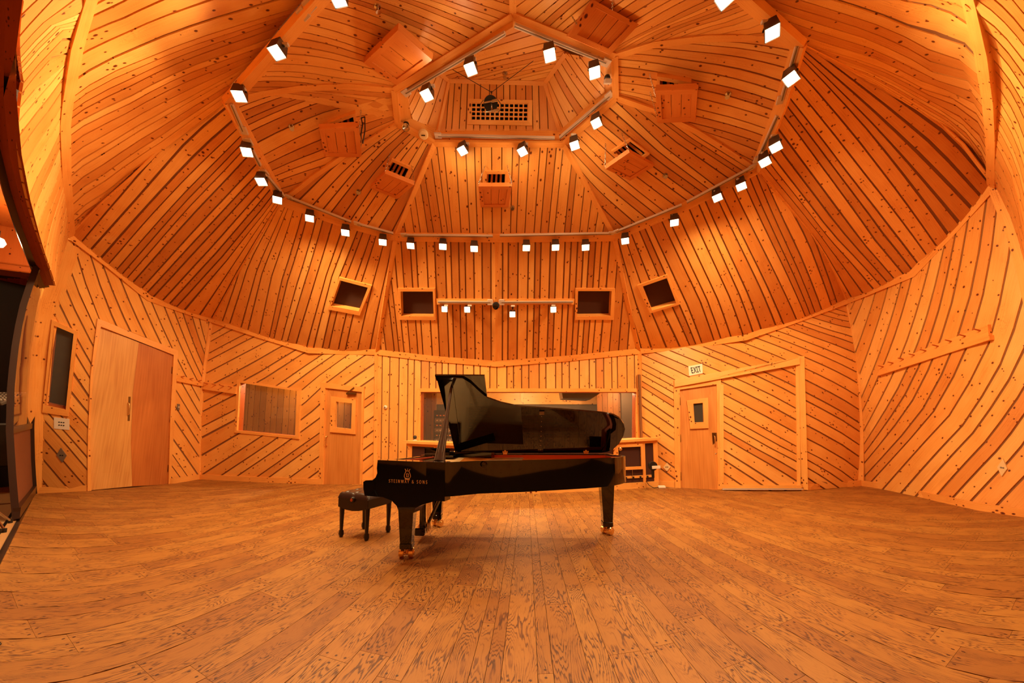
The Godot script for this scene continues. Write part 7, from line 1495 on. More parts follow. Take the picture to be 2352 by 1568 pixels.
func build_hatches() -> void:
	var names := ["beside the lantern beam", "with a hanging cable loop", "over the tilted speaker grille", "over the short lamp track", "over the far double track corner", "near the lantern floodlight", "with a big knot"]
	var labels := ["large boarded lid hung wide open on chains by the long lantern beam", "boarded lid with a dangling cable hung open on chains", "small boarded lid showing its edge, between two spotlight groups of the far ring", "boarded lid with four dark slots above it, over the middle of the back wall", "boarded lid showing its pale edge, with slanted dark slots above", "boarded lid facing down beside a small floodlight", "large boarded lid with one big knot, against the lantern beam"]
	for k in HATCHES.size():
		var h: Array = HATCHES[k]
		var op := pts(h[0])
		var lid := pts(h[1])
		var ch := pts(h[2])
		var n := vec(h[3])
		var t := thing("ceiling_hatch", labels[k], "hatch", Vector3.ZERO, 0.0, "chain-hung ceiling hatches")
		var c := mid(op)
		var inner := []
		for p in op: inner.append(c + (p - c) * 0.82)
		frame(t, "opening_frame", op, inner, n, -0.04, 0.07, M.trim_pine)
		reveal(t, inner, n, 0.25, M.void_black)
		var mb := MB.new()
		plate(mb, inner, n, -0.3, -0.26)
		obj("duct", mb, M.void_black, t)
		for j in 4:
			mb = MB.new()
			var f := (j + 0.0) / 4.0 + 0.02
			mb.bar(lerp4(inner, f, 0) - n * 0.05, lerp4(inner, f, 1) - n * 0.05, 0.035, 0.02, n)
			obj("louvre", mb, M.trim_pine, t)
		# the lid: frame boards round four narrow boards
		var ld := part("lid", t)
		var ln: Vector3 = (lid[1] - lid[0]).cross(lid[3] - lid[0]).normalized()
		if ln.dot(Vector3(0, 1.4, 0) - lid[0]) < 0: ln = -ln
		var th := 0.075
		var cl := mid(lid)
		var li := []
		for p in lid: li.append(cl + (p - cl) * 0.74)
		frame(ld, "lid_frame", lid, li, ln, -th, 0.0, M.lid_pine)
		for j in 3:
			mb = MB.new()
			plate(mb, sub4(li, j / 3.0 + 0.008, (j + 1) / 3.0 - 0.008, 0, 1), ln, -0.05, -0.014)
			obj("lid_board", mb.shifted(Vector2(k * 0.23 + j * 0.41, k * 0.37 + j * 0.2)), M.lid_pine, ld)
		mb = MB.new()
		plate(mb, li, ln, -0.06, -0.052)
		obj("lid_back", mb, M.backing, ld)
		# chains
		for j in 2:
			var a: Vector3 = ch[j]
			var b: Vector3 = lid[j] - ln * th * 0.5
			if k == 1: b = lid[1].lerp(lid[2], 0.15 + 0.5 * j)
			if k == 5: b = lid[0].lerp(lid[3], 0.15 + 0.6 * j)
			if k == 6: b = lid[3].lerp(lid[0], 0.35) if j == 0 else lid[0].lerp(lid[1], 0.4)
			if k == 0: b = lid[0].lerp(lid[1], 0.6) if j == 0 else lid[2]
			mb = MB.new()
			var links := maxi(4, int(a.distance_to(b) / 0.035))
			for z in links:
				var p := a.lerp(b, (z + 0.5) / links)
				var dd := (b - a) / links * 0.62
				var sd := dd.cross(n if z % 2 == 0 else Vector3.RIGHT).normalized() * 0.009
				mb.tube([p - dd - sd * 0.3, p - sd, p + dd - sd * 0.3, p + dd + sd * 0.3, p + sd, p - dd + sd * 0.3, p - dd - sd * 0.3], 0.0035, 5, false)
			obj("chain", mb, M.chrome, t)
		if k == 1:
			mb = MB.new()
			var a: Vector3 = lid[1] + Vector3(0.04, 0.12, 0.02)
			mb.tube([a, a + Vector3(0.03, -0.12, 0.02), a + Vector3(0.015, -0.3, 0.03), a + Vector3(0.05, -0.42, 0.03), a + Vector3(0.07, -0.2, 0.02), a + Vector3(0.05, 0.02, 0.0), a], 0.008, 6, false)
			var cb := obj("cable_loop", mb, M.black_plastic)
			tag(cb, "black cable loop hanging beside the open boarded lid", "cable")
const SPRINKLER_WORDS := ["chrome sprinkler head by the large lid next to the long lantern beam", "chrome sprinkler head near the lid with the dangling cable", "chrome sprinkler head below the small lid over the far track", "chrome sprinkler head beside the lid over the back wall", "chrome sprinkler head inside the roof lantern", "chrome sprinkler head near the lid by the small floodlight", "chrome sprinkler head below the lid with slanted slots"]
func build_small_ceiling() -> void:
	for s in SPRINKLERS:
		var p := vec(s[0])
		var n := vec(s[1])
		var t := thing("sprinkler", SPRINKLER_WORDS[SPRINKLERS.find(s)], "sprinkler", p, 0.0, "chrome sprinkler heads")
		var mb := MB.new()
		mb.lathe(Vector3.ZERO, [Vector2(0.042, 0), Vector2(0.036, 0.014), Vector2(0.012, 0.018), Vector2(0.012, 0.05)], n, 14)
		obj("rosette", mb, M.chrome, t)
		mb = MB.new()
		mb.lathe(n * 0.05, [Vector2(0.012, 0), Vector2(0.03, 0.012), Vector2(0.03, 0.016), Vector2(0, 0.016)], n, 12)
		obj("deflector", mb, M.chrome, t)
	var p := vec(SMALL.detector)
	var t := thing("smoke_detector", "round cream smoke detector under the lantern beam", "smoke detector", p)
	var dn := Vector3(0.1, -0.85, 0.5).normalized()
	var mb := MB.new()
	mb.lathe(-dn * 0.06, [Vector2(0.075, 0), Vector2(0.078, 0.03), Vector2(0.06, 0.055), Vector2(0, 0.06)], dn, 20)
	obj("base", mb, M.cream_plastic, t)
	mb = MB.new()
	mb.box(dn * 0.002, Vector3(0.06, 0.006, 0.02))
	obj("vent_slot", mb, M.black_plastic, t)
	for e in [["flood", "small round chrome floodlight at the corner of the lantern beam", true], ["flood2", "small square pale floodlight on the lantern beam", false]]:
		p = vec(SMALL[e[0]])
		t = thing("floodlight", e[1], "floodlight", p)
		dn = Vector3(0.0, -0.6, 0.8).normalized()
		mb = MB.new()
		if e[2]: mb.lathe(-dn * 0.09, [Vector2(0.02, 0), Vector2(0.045, 0.03), Vector2(0.058, 0.09), Vector2(0.05, 0.092), Vector2(0, 0.06)], dn, 16)
		else: mb.box(Vector3.ZERO, Vector3(0.1, 0.06, 0.08), Basis.looking_at(dn, Vector3.UP), 0.01)
		obj("reflector", mb, M.chrome if e[2] else M.track_white, t)
		mb = MB.new()
		mb.lathe(Vector3(0, 0.06, -0.02), [Vector2(0, 0), Vector2(0.045, 0), Vector2(0.04, 0.03), Vector2(0, 0.05)], Vector3.UP, 12)
		obj("mount", mb, M.black_steel, t)
	# hanging microphone pair
	p = vec(SMALL.mic)
	t = thing("hanging_microphones", "pair of silver microphones hung under a black disc in the roof lantern", "microphone", p)
	mb = MB.new()
	mb.lathe(Vector3.ZERO, [Vector2(0, 0.01), Vector2(0.1, 0.01), Vector2(0.1, -0.01), Vector2(0, -0.01)], Vector3(0.1, -0.75, 0.65).normalized(), 24)
	obj("disc", mb, M.black_plastic, t)
	for e in [[Vector3(0, -0.02, 0.06), Vector3(1, 0.2, 0)], [Vector3(0.02, -0.14, 0.03), Vector3(1, 0.12, 0.1)]]:
		mb = MB.new()
		var d: Vector3 = e[1].normalized()
		mb.tube([e[0] - d * 0.09, e[0] + d * 0.02, e[0] + d * 0.021, e[0] + d * 0.09, e[0] + d * 0.1], [0.011, 0.011, 0.019, 0.019, 0.012], 10)
		obj("microphone", mb, M.chrome, t)
	mb = MB.new()
	mb.tube([Vector3(0.01, 0.0, 0.01), Vector3(0.015, -0.06, 0.03), Vector3(0.02, -0.14, 0.03)], 0.012, 8)
	obj("clamp", mb, M.chrome, t)
	mb = MB.new()
	mb.tube([vec(SMALL.wire_m) - p, Vector3.ZERO], 0.004, 6)
	for e in ["wire_a", "wire_b"]: mb.tube([vec(SMALL.wire_m) - p, vec(SMALL[e]) - p], 0.004, 6)
	mb.box(vec(SMALL.wire_m) - p, Vector3(0.02, 0.02, 0.02))
	obj("hanging_wire", mb, M.black_plastic, t)
	for k in 2:
		mb = MB.new()
		var pp := []
		for j in 9:
			var a := PI * j / 8.0
			pp.append(Vector3((-0.1 - sin(a) * 0.05) * (1 if k == 0 else -1), 0.04 - 0.2 * j / 8.0, 0.02))
		mb.tube(pp, 0.004, 6)
		obj("cable", mb, M.black_plastic, t)
	# black camera between the short tracks
	p = vec(SMALL.camera)
	t = thing("wall_camera", "small black camera between the two short lighting tracks", "camera", p)
	mb = MB.new()
	mb.lathe(Vector3(0, 0, -0.12), [Vector2(0.07, 0), Vector2(0.07, 0.12), Vector2(0.06, 0.14), Vector2(0, 0.14)], Vector3(0, -0.3, 1).normalized(), 18)
	obj("body", mb, M.black_plastic, t)
	mb = MB.new()
	mb.lathe(Vector3(0, -0.06, 0.0), [Vector2(0.05, 0), Vector2(0.052, 0.1), Vector2(0.03, 0.105), Vector2(0, 0.095)], Vector3(0, -0.4, 1).normalized(), 16)
	obj("lens", mb, M.piano_black, t)

# ------------------------------------------------------------------ the grand piano, its bench, the cabinet, the side rooms
func v2s(a: Array) -> PackedVector2Array:
	var o := PackedVector2Array()
	for k in range(0, a.size(), 2): o.append(Vector2(a[k], a[k + 1]))
	return o
func inset(pl: PackedVector2Array, d: float) -> PackedVector2Array:
	# each corner moved inwards by d
	var o := PackedVector2Array()
	var m := pl.size()
	var sg := 1.0 if Geometry2D.is_polygon_clockwise(pl) else -1.0
	for j in m:
		var a := (pl[j] - pl[(j - 1 + m) % m]).normalized()
		var b := (pl[(j + 1) % m] - pl[j]).normalized()
		var na := Vector2(a.y, -a.x) * sg
		var nb := Vector2(b.y, -b.x) * sg
		var nn := (na + nb).normalized()
		o.append(pl[j] + nn * d / maxf(0.5, nn.dot(na)))
	return o
# upright wall that follows outline pl from y0 to y1, th thick inwards
func rim_wall(mb: MB, pl: PackedVector2Array, y0: float, y1: float, th: float, tilt: Callable) -> void:
	var q := inset(pl, th)
	var m := pl.size()
	var nn := []
	var sg := -1.0 if Geometry2D.is_polygon_clockwise(pl) else 1.0
	for j in m:
		var d := (pl[(j + 1) % m] - pl[j]).normalized()
		nn.append(Vector2(d.y, -d.x) * sg)
	for j in m:
		var j2 := (j + 1) % m
		var na: Vector2 = nn[j]
		var nb: Vector2 = nn[j]
		var pv: Vector2 = nn[(j - 1 + m) % m]
		var nx: Vector2 = nn[j2]
		if pv.dot(na) > 0.75: na = (pv + na).normalized()
		if nx.dot(nb) > 0.75: nb = (nx + nb).normalized()
		for side in 2:
			var r: PackedVector2Array = pl if side == 0 else q
			var f := 1.0 if side == 0 else -1.0
			var wa := Vector3(na.x, 0, na.y) * f
			var wb := Vector3(nb.x, 0, nb.y) * f
			var k := mb.v.size()
			mb.vert(Vector3(r[j].x, y0, r[j].y), wa); mb.vert(Vector3(r[j2].x, y0, r[j2].y), wb, Vector2(0.1, 0))
			mb.vert(Vector3(r[j2].x, y1 + tilt.call(r[j2]), r[j2].y), wb, Vector2(0.1, 0.1)); mb.vert(Vector3(r[j].x, y1 + tilt.call(r[j]), r[j].y), wa, Vector2(0, 0.1))
			mb._tri_out(k, k + 1, k + 2, wa); mb._tri_out(k, k + 2, k + 3, wa)
		mb._face([Vector3(pl[j].x, y1 + tilt.call(pl[j]), pl[j].y), Vector3(pl[j2].x, y1 + tilt.call(pl[j2]), pl[j2].y), Vector3(q[j2].x, y1 + tilt.call(q[j2]), q[j2].y), Vector3(q[j].x, y1 + tilt.call(q[j]), q[j].y)], Vector3.UP)
		mb._face([Vector3(pl[j].x, y0, pl[j].y), Vector3(pl[j2].x, y0, pl[j2].y), Vector3(q[j2].x, y0, q[j2].y), Vector3(q[j].x, y0, q[j].y)], Vector3.DOWN)
func build_piano() -> void:
	var t := thing("grand_piano", "glossy black concert grand piano with its lid open and brass casters", "piano")
	var plan := v2s(RIM_PLAN)
	var hz: float = HINGE[2]
	var nz: float = plan[2].y
	var tilt := func(p: Vector2) -> float: return -0.03 * clampf((p.y - nz) / (hz - nz), 0, 1)
	# case
	var mb := MB.new()
	rim_wall(mb, plan, 0.7, 1.02, 0.045, tilt)
	obj("rim", mb, M.piano_black, t)
	mb = MB.new()
	rim_wall(mb, inset(plan, 0.046), 0.8, 1.005, 0.03, tilt)
	obj("inner_rim", mb, M.mahogany, t)
	mb = MB.new()
	var pl := inset(plan, 0.03)
	mb.prism(Vector3.ZERO, Vector3.RIGHT, Vector3(0, 0, 1), Vector3.UP, pl, 0.7, 0.74)
	obj("case_bottom", mb, M.piano_black, t)
	mb = MB.new()
	mb.prism(Vector3.ZERO, Vector3.RIGHT, Vector3(0, 0, 1), Vector3.UP, inset(plan, 0.08), 0.9, 0.915)
	obj("soundboard", mb, M.spruce, t)
	mb = MB.new()
	mb.prism(Vector3.ZERO, Vector3.RIGHT, Vector3(0, 0, 1), Vector3.UP, PackedVector2Array([Vector2(-0.86, -5.02), Vector2(-0.95, -4.25), Vector2(-0.62, -3.95), Vector2(-0.3, -4.05), Vector2(0.1, -4.5), Vector2(0.15, -5.02)]), 0.915, 0.95)
	obj("iron_plate", mb, M.gold_paint, t)
	mb = MB.new()
	for k in 60:
		var q := k / 59.0
		mb.bar(Vector3(-0.6, 0.955, lerpf(-4.05, -4.95, q)), Vector3(lerpf(-0.3, 1.1, q), 0.93, lerpf(-4.05, -4.9, q)), 0.0025, 0.0025)
	var st := obj("strings", mb, M.brass, t)
	st.set_meta("kind", "stuff")
	# treble arm with the maker's mark
	var ax := pts(ARM_AXES)
	var ao := Vector3(ax[0].x, 0, ax[0].z)
	mb = MB.new()
	mb.prism(ao, ax[1], Vector3.UP, ax[2], v2s(ARM), -0.004, 0.11, true)
	obj("arm", mb, M.piano_black, t)
	var mk := v2s(ARM_MARKS)
	var fn: Vector3 = -ax[2]
	var txt := mk[0].lerp(mk[1], 0.5)
	var te: Vector3 = (ax[1] * (mk[1].x - mk[0].x) + Vector3.UP * (mk[1].y - mk[0].y)).normalized()
	lettering("S T E I N W A Y   &   S O N S", t, ao + ax[1] * txt.x + Vector3.UP * txt.y + fn * 0.006, te, te.cross(-fn).normalized() if te.cross(-fn).y > 0 else fn.cross(te).normalized(), fn, mk[0].distance_to(mk[1]), 0.032, M.gold_paint, "lettering")
	mb = MB.new()
	var lc: Vector3 = ao + ax[1] * mk[2].x + Vector3.UP * (mk[2].y + mk[3].y) * 0.5 + fn * 0.007
	for s in [-1.0, 1.0]:
		var arc := []
		for q in [[0.0, -0.044], [0.026, -0.04], [0.036, -0.022], [0.032, 0.0], [0.02, 0.022], [0.018, 0.036], [0.03, 0.05]]:
			arc.append(lc + ax[1] * q[0] * s + Vector3.UP * q[1])
		mb.tube(arc, 0.0035, 6)
		mb.tube([lc + ax[1] * 0.012 * s + Vector3.UP * -0.03, lc + ax[1] * 0.006 * s + Vector3.UP * 0.012, lc + ax[1] * 0.014 * s + Vector3.UP * -0.002, lc + ax[1] * 0.004 * s + Vector3.UP * -0.03], 0.0025, 5)
	mb.bar(lc + ax[1] * -0.028 + Vector3.UP * -0.05, lc + ax[1] * 0.028 + Vector3.UP * -0.05, 0.008, 0.004, fn)
	mb.tube([lc + Vector3.UP * 0.03, lc + Vector3.UP * 0.054], 0.003, 5)
	mb.bar(lc + ax[1] * -0.018 + Vector3.UP * 0.03, lc + ax[1] * 0.018 + Vector3.UP * 0.03, 0.005, 0.003, fn)
	obj("lyre_emblem", mb, M.gold_paint, t)
	# far arm, key bed, keys and fall
	mb = MB.new()
	var fo: Vector3 = ao + ax[2] * 1.22
	mb.prism(fo, ax[1], Vector3.UP, ax[2], v2s(ARM), 0.0, 0.1, true)
	obj("arm", mb, M.piano_black, t)
	mb = MB.new()
	var kb := Basis(ax[1], Vector3.UP, -ax[2])
	mb.box(ao + ax[1] * 0.2 + ax[2] * 0.66 + Vector3(0, 0.67, 0), Vector3(0.72, 0.07, 1.12), kb, 0.006)
	obj("key_bed", mb, M.piano_black, t)
	mb = MB.new()
	mb.box(ao + ax[1] * 0.2 + ax[2] * 0.66 + Vector3(0, 0.86, 0), Vector3(0.03, 0.24, 1.1), kb, 0.006)
	obj("fallboard", mb, M.piano_black, t)
	mb = MB.new()
	for k in 52: mb.box(ao + ax[1] * 0.02 + ax[2] * (0.13 + 1.06 * (k + 0.5) / 52.0) + Vector3(0, 0.735, 0), Vector3(0.3, 0.03, 0.0192), kb)
	obj("white_keys", mb, M.ivory, t).set_meta("kind", "stuff")
	mb = MB.new()
	for k in 51:
		if k % 7 in [0, 1, 3, 4, 5]: mb.box(ao + ax[1] * 0.07 + ax[2] * (0.13 + 1.06 * (k + 1.0) / 52.0) + Vector3(0, 0.757, 0), Vector3(0.2, 0.02, 0.011), kb)
	obj("black_keys", mb, M.piano_black, t).set_meta("kind", "stuff")
	# music desk folded down on the far side
	mb = MB.new()
	mb.bar(Vector3(-1.12, 1.04, -5.0), Vector3(-0.8, 1.035, -5.0), 0.05, 0.07)
	mb.bar(Vector3(-1.12, 0.99, -4.9), Vector3(-0.72, 0.985, -4.9), 0.3, 0.02)
	obj("music_desk", mb, M.piano_black, t)
	# lid
	var la := pts(LID_AXES)
	var ld := part("lid", t)
	mb = MB.new()
	mb.prism(la[0], la[1], la[2], la[3], v2s(LID), 0.0, -0.025, true)
	obj("main_leaf", mb, M.piano_black, ld)
	mb = MB.new()
	mb.prism(la[0], la[1], la[2], la[3], v2s(LID_FLAP), -0.028, -0.055)
	obj("folded_leaf", mb, M.piano_black, ld)
	for b in LID_BARS:
		mb = MB.new()
		mb.prism(la[0], la[1], la[2], la[3], v2s(b), 0.0, 0.012)
		obj("brace", mb, M.piano_black, ld)
	for k in 8:
		mb = MB.new()
		mb.lathe(la[0] + la[1] * 1.395 + la[2] * (0.08 + 0.085 * k) + la[3] * 0.012, [Vector2(0.006, 0), Vector2(0.004, 0.004), Vector2(0, 0.004)], la[3], 8)
		obj("stud", mb, M.chrome, ld)
	mb = MB.new()
	mb.box(la[0] + la[1] * 1.395 + la[2] * 0.73 + la[3] * 0.01, Vector3(0.06, 0.05, 0.01), Basis(la[1], la[2], la[3]))
	obj("pad", mb, M.grey_plate, ld)
	for u in [0.29, 0.93, 1.99]:
		mb = MB.new()
		mb.box(la[0] + la[1] * u + Vector3(0, 0.0, 0.03), Vector3(0.06, 0.03, 0.012), Basis(), 0.004)
		mb.tube([la[0] + la[1] * u + Vector3(-0.035, 0.022, 0.03), la[0] + la[1] * u + Vector3(0.035, 0.022, 0.03)], 0.012, 8)
		mb.lathe(la[0] + la[1] * u + Vector3(0, 0.03, 0.03), [Vector2(0.018, 0), Vector2(0.014, 0.02), Vector2(0.005, 0.035), Vector2(0, 0.036)], Vector3.UP, 8)
		obj("hinge", mb, M.brass, t)
	# prop stick
	var pr := pts(PROP)
	mb = MB.new()
	var pd: Vector3 = (pr[1] - pr[0])
	mb.tube([pr[0], pr[0] + pd * 0.04, pr[0] + pd * 0.12, pr[0] + pd * 0.42, pr[0] + pd * 0.5, pr[0] + pd * 0.54, pr[1]], [0.062, 0.06, 0.046, 0.036, 0.038, 0.022, 0.016], 8)
	var ps := obj("prop_stick", mb, M.prop_wood, t)
	for k in 5:
		mb = MB.new()
		var sx := Vector3.RIGHT * (k - 2) * 0.017
		mb.tube([pr[0] + pd * 0.03 + sx * 1.25 + Vector3(0, 0, 0.048), pr[0] + pd * 0.42 + sx * 0.75 + Vector3(0, 0, 0.03)], 0.004, 5)
		obj("reed", mb, M.grey_plate, ps)
	# legs and casters
	var feet := pts(PIANO_FEET)
	for k in 3:
		var f: Vector3 = feet[k]
		var lg := part("leg", t)
		mb = MB.new()
		var tp: float = [0.6, 0.62, 0.66][k]
		var w0: float = [0.085, 0.08, 0.085][k]
		for e in [[0.155, w0 * 0.68, tp, w0], [0.105, w0 * 0.66, 0.155, w0 * 0.7]]:
			var lo := []
			var hi := []
			for c in [[-1, -1], [1, -1], [1, 1], [-1, 1]]:
				lo.append(f + Vector3(c[0] * e[1], e[0], c[1] * e[1])); hi.append(f + Vector3(c[0] * e[3], e[2], c[1] * e[3]))
			for j in 4: mb._face([lo[j], lo[(j + 1) % 4], hi[(j + 1) % 4], hi[j]], (lo[j] + lo[(j + 1) % 4]) * 0.5 - f - Vector3(0, e[0], 0))
			mb._face(lo, Vector3.DOWN)
			mb._face(hi, Vector3.UP)
		obj("post", mb, M.piano_black, lg)
		mb = MB.new()
		mb.box(f + Vector3(0, 0.13, 0), Vector3(w0 * 1.5, 0.06, w0 * 1.5), Basis(), 0.008)
		obj("foot_block", mb, M.piano_black, lg)
		var cs := part("caster", t)
		var wd := Vector3.RIGHT if k == 0 else (Vector3(0.75, 0, 0.66) if k == 1 else Vector3(0.55, 0, 0.83))
		for s in [-1.0, 1.0]:
			mb = MB.new()
			mb.lathe(f + Vector3(0, 0.05, 0) + wd * 0.022 * s, [Vector2(0.0, 0), Vector2(0.044, 0.0), Vector2(0.05, 0.006), Vector2(0.05, 0.046), Vector2(0.044, 0.054), Vector2(0.026, 0.054), Vector2(0.02, 0.06), Vector2(0, 0.06)], wd * s, 20)
			obj("wheel", mb, M.brass, cs)
		mb = MB.new()
		mb.tube([f + Vector3(0, 0.043, 0) - wd * 0.035, f + Vector3(0, 0.043, 0) + wd * 0.035], 0.014, 8)
		mb.tube([f + Vector3(0, 0.043, 0), f + Vector3(0, 0.12, 0)], 0.018, 8)
		mb.tube([f + Vector3(-0.03, 0.06, 0.03), f + Vector3(0.035, 0.105, 0.03)], 0.006, 6)
		obj("fork", mb, M.brass, cs)
	mb = MB.new()
	mb.prism(ao, ax[1], Vector3.UP, ax[2], v2s(BRACKET), 0.02, 0.16, true)
	obj("bracket", mb, M.piano_black, t)
	mb = MB.new()
	mb.box(feet[2] + Vector3(0, 0.67, -0.02), Vector3(0.26, 0.06, 0.26), Basis(), 0.01)
	obj("tail_block", mb, M.piano_black, t)
	mb = MB.new()
	mb.box(feet[1] + Vector3(0, 0.63, 0), Vector3(0.22, 0.08, 0.22), Basis(), 0.01)
	obj("front_block", mb, M.piano_black, t)
	# pedal lyre
	var ly := part("pedal_lyre", t)
	var p: Vector3 = feet[3] + Vector3(0.03, 0, -0.05)
	for s in [-0.055, 0.055]:
		mb = MB.new()
		mb.bar(p + Vector3(s * 0.4, 0.16, s), p + Vector3(s * 0.4, 0.66, s), 0.05, 0.05, Vector3(0, 0, 1), 0.006)
		obj("lyre_post", mb, M.piano_black, ly)
	mb = MB.new()
	mb.box(p + Vector3(0, 0.12, 0), Vector3(0.12, 0.09, 0.32), Basis(), 0.012)
	obj("lyre_box", mb, M.piano_black, ly)
	for s in [-0.06, 0.06]:
		mb = MB.new()
		mb.tube([p + Vector3(0.06, 0.17, s), p + Vector3(0.3, 0.68, s)], 0.014, 8)
		obj("brace_rod", mb, M.piano_black, ly)
	for s in [-0.08, 0.0, 0.08]:
		mb = MB.new()
		mb.bar(p + Vector3(-0.03, 0.085, s), p + Vector3(-0.17, 0.075, s), 0.026, 0.012, Vector3.UP, 0.003)
		obj("pedal", mb, M.brass, ly)
		mb = MB.new()
		mb.tube([p + Vector3(0.075, 0.09, s), p + Vector3(0.075, 0.66, s)], 0.005, 6)
		obj("trap_rod", mb, M.brass, ly)
	mb = MB.new()
	var kn := Vector3(-0.275, 0.985, -3.87)
	mb.lathe(kn, [Vector2(0.03, 0), Vector2(0.03, 0.012), Vector2(0.015, 0.02), Vector2(0, 0.024)], Vector3(0.25, 0, 0.97).normalized(), 14)
	obj("prop_knob", mb, M.piano_black, t)

func build_bench() -> void:
	var f := pts(BENCH_FEET)
	var c := mid(f)
	var ux: Vector3 = ((f[1] - f[0]) + (f[2] - f[3])).normalized()
	var uz := Vector3.UP.cross(ux).normalized() * -1.0
	if uz.z > 0: uz = -uz
	var b := Basis(ux, Vector3.UP, -uz)
	var t := thing("piano_bench", "dark brown tufted leather piano bench with tapered black legs", "bench", c)
	var hw := 0.2
	var hd := 0.19
	for s in [[-1, -1], [1, -1], [1, 1], [-1, 1]]:
		var p: Vector3 = ux * s[0] * hw + uz * s[1] * hd
		var mb := MB.new()
		mb.tube([p + Vector3(0, 0.08, 0), p + Vector3(0, 0.4, 0)], [0.021, 0.034], 4)
		mb.tube([p, p + Vector3(0, 0.035, 0), p + Vector3(0, 0.075, 0), p + Vector3(0, 0.085, 0)], [0.02, 0.034, 0.03, 0.022], 4)
		obj("leg", mb, M.satin_black, t)
	var mb := MB.new()
	mb.box(Vector3(0, 0.425, 0), Vector3(0.46, 0.12, 0.44), b, 0.01)
	obj("apron", mb, M.leather_side, t)
	# skirt that dips between the front legs
	mb = MB.new()
	var sk := PackedVector2Array([Vector2(-0.225, 0.37), Vector2(-0.225, 0.48), Vector2(0.225, 0.48), Vector2(0.225, 0.37), Vector2(0.1, 0.342), Vector2(0, 0.335), Vector2(-0.1, 0.342)])
	mb.prism(Vector3.ZERO, ux, Vector3.UP, -uz, sk, 0.215, 0.23)
	obj("skirt", mb, M.leather_side, t)
	# tufted cushion
	mb = MB.new()
	var n := 26
	var hgt := func(u: float, v: float) -> float:
		var e := minf(1.0, minf(minf(u, 1 - u), minf(v, 1 - v)) / 0.12)
		var rise := 0.075 * sqrt(maxf(0.0, 1.0 - (1 - e) * (1 - e)))
		var dip := 0.0
		for i in 3:
			for j in 3:
				var d := Vector2(u - (i + 0.5) / 3.0, v - (j + 0.5) / 3.0).length()
				dip = maxf(dip, 0.028 * exp(-d * d / 0.004))
		dip = maxf(dip, 0.014 * exp(-pow((u - 0.5) / 0.025, 2)))
		return 0.475 + rise - dip
	var k0 := mb.v.size()
	for i in n + 1:
		for j in n + 1:
			var u := i / float(n)
			var v := j / float(n)
			var p := ux * (u - 0.5) * 0.48 + uz * (v - 0.5) * 0.46 + Vector3(0, hgt.call(u, v), 0)
			var e := 0.01
			var gx: float = (hgt.call(minf(u + e, 1), v) - hgt.call(maxf(u - e, 0), v)) / (2 * e * 0.5)
			var gz: float = (hgt.call(u, minf(v + e, 1)) - hgt.call(u, maxf(v - e, 0))) / (2 * e * 0.48)
			mb.vert(p, (Vector3.UP - ux * gx - uz * gz).normalized(), Vector2(u, v))
	for i in n:
		for j in n:
			var a := k0 + i * (n + 1) + j
			mb._tri_out(a, a + 1, a + n + 2, mb.n[a]); mb._tri_out(a, a + n + 2, a + n + 1, mb.n[a])
	obj("cushion", mb, M.leather, t)
	for i in 3:
		for j in 3:
			mb = MB.new()
			mb.lathe(ux * ((i + 0.5) / 3.0 - 0.5) * 0.48 + uz * ((j + 0.5) / 3.0 - 0.5) * 0.46 + Vector3(0, 0.523, 0), [Vector2(0.012, 0), Vector2(0.01, 0.006), Vector2(0, 0.008)], Vector3.UP, 8)
			obj("button", mb, M.leather, t)
	mb = MB.new()
	mb.lathe(-uz * 0.228 + ux * 0.01 + Vector3(0, 0.47, 0), [Vector2(0.036, 0), Vector2(0.036, 0.02), Vector2(0.028, 0.03), Vector2(0, 0.03)], -uz, 16)
	var kn := obj("height_knob", mb, M.satin_black, t)
	mb = MB.new()
	mb.lathe(-uz * 0.259 + ux * 0.01 + Vector3(0, 0.47, 0), [Vector2(0.02, 0), Vector2(0.016, 0.004), Vector2(0, 0.005)], -uz, 12)
	obj("cap", mb, M.copper, kn)

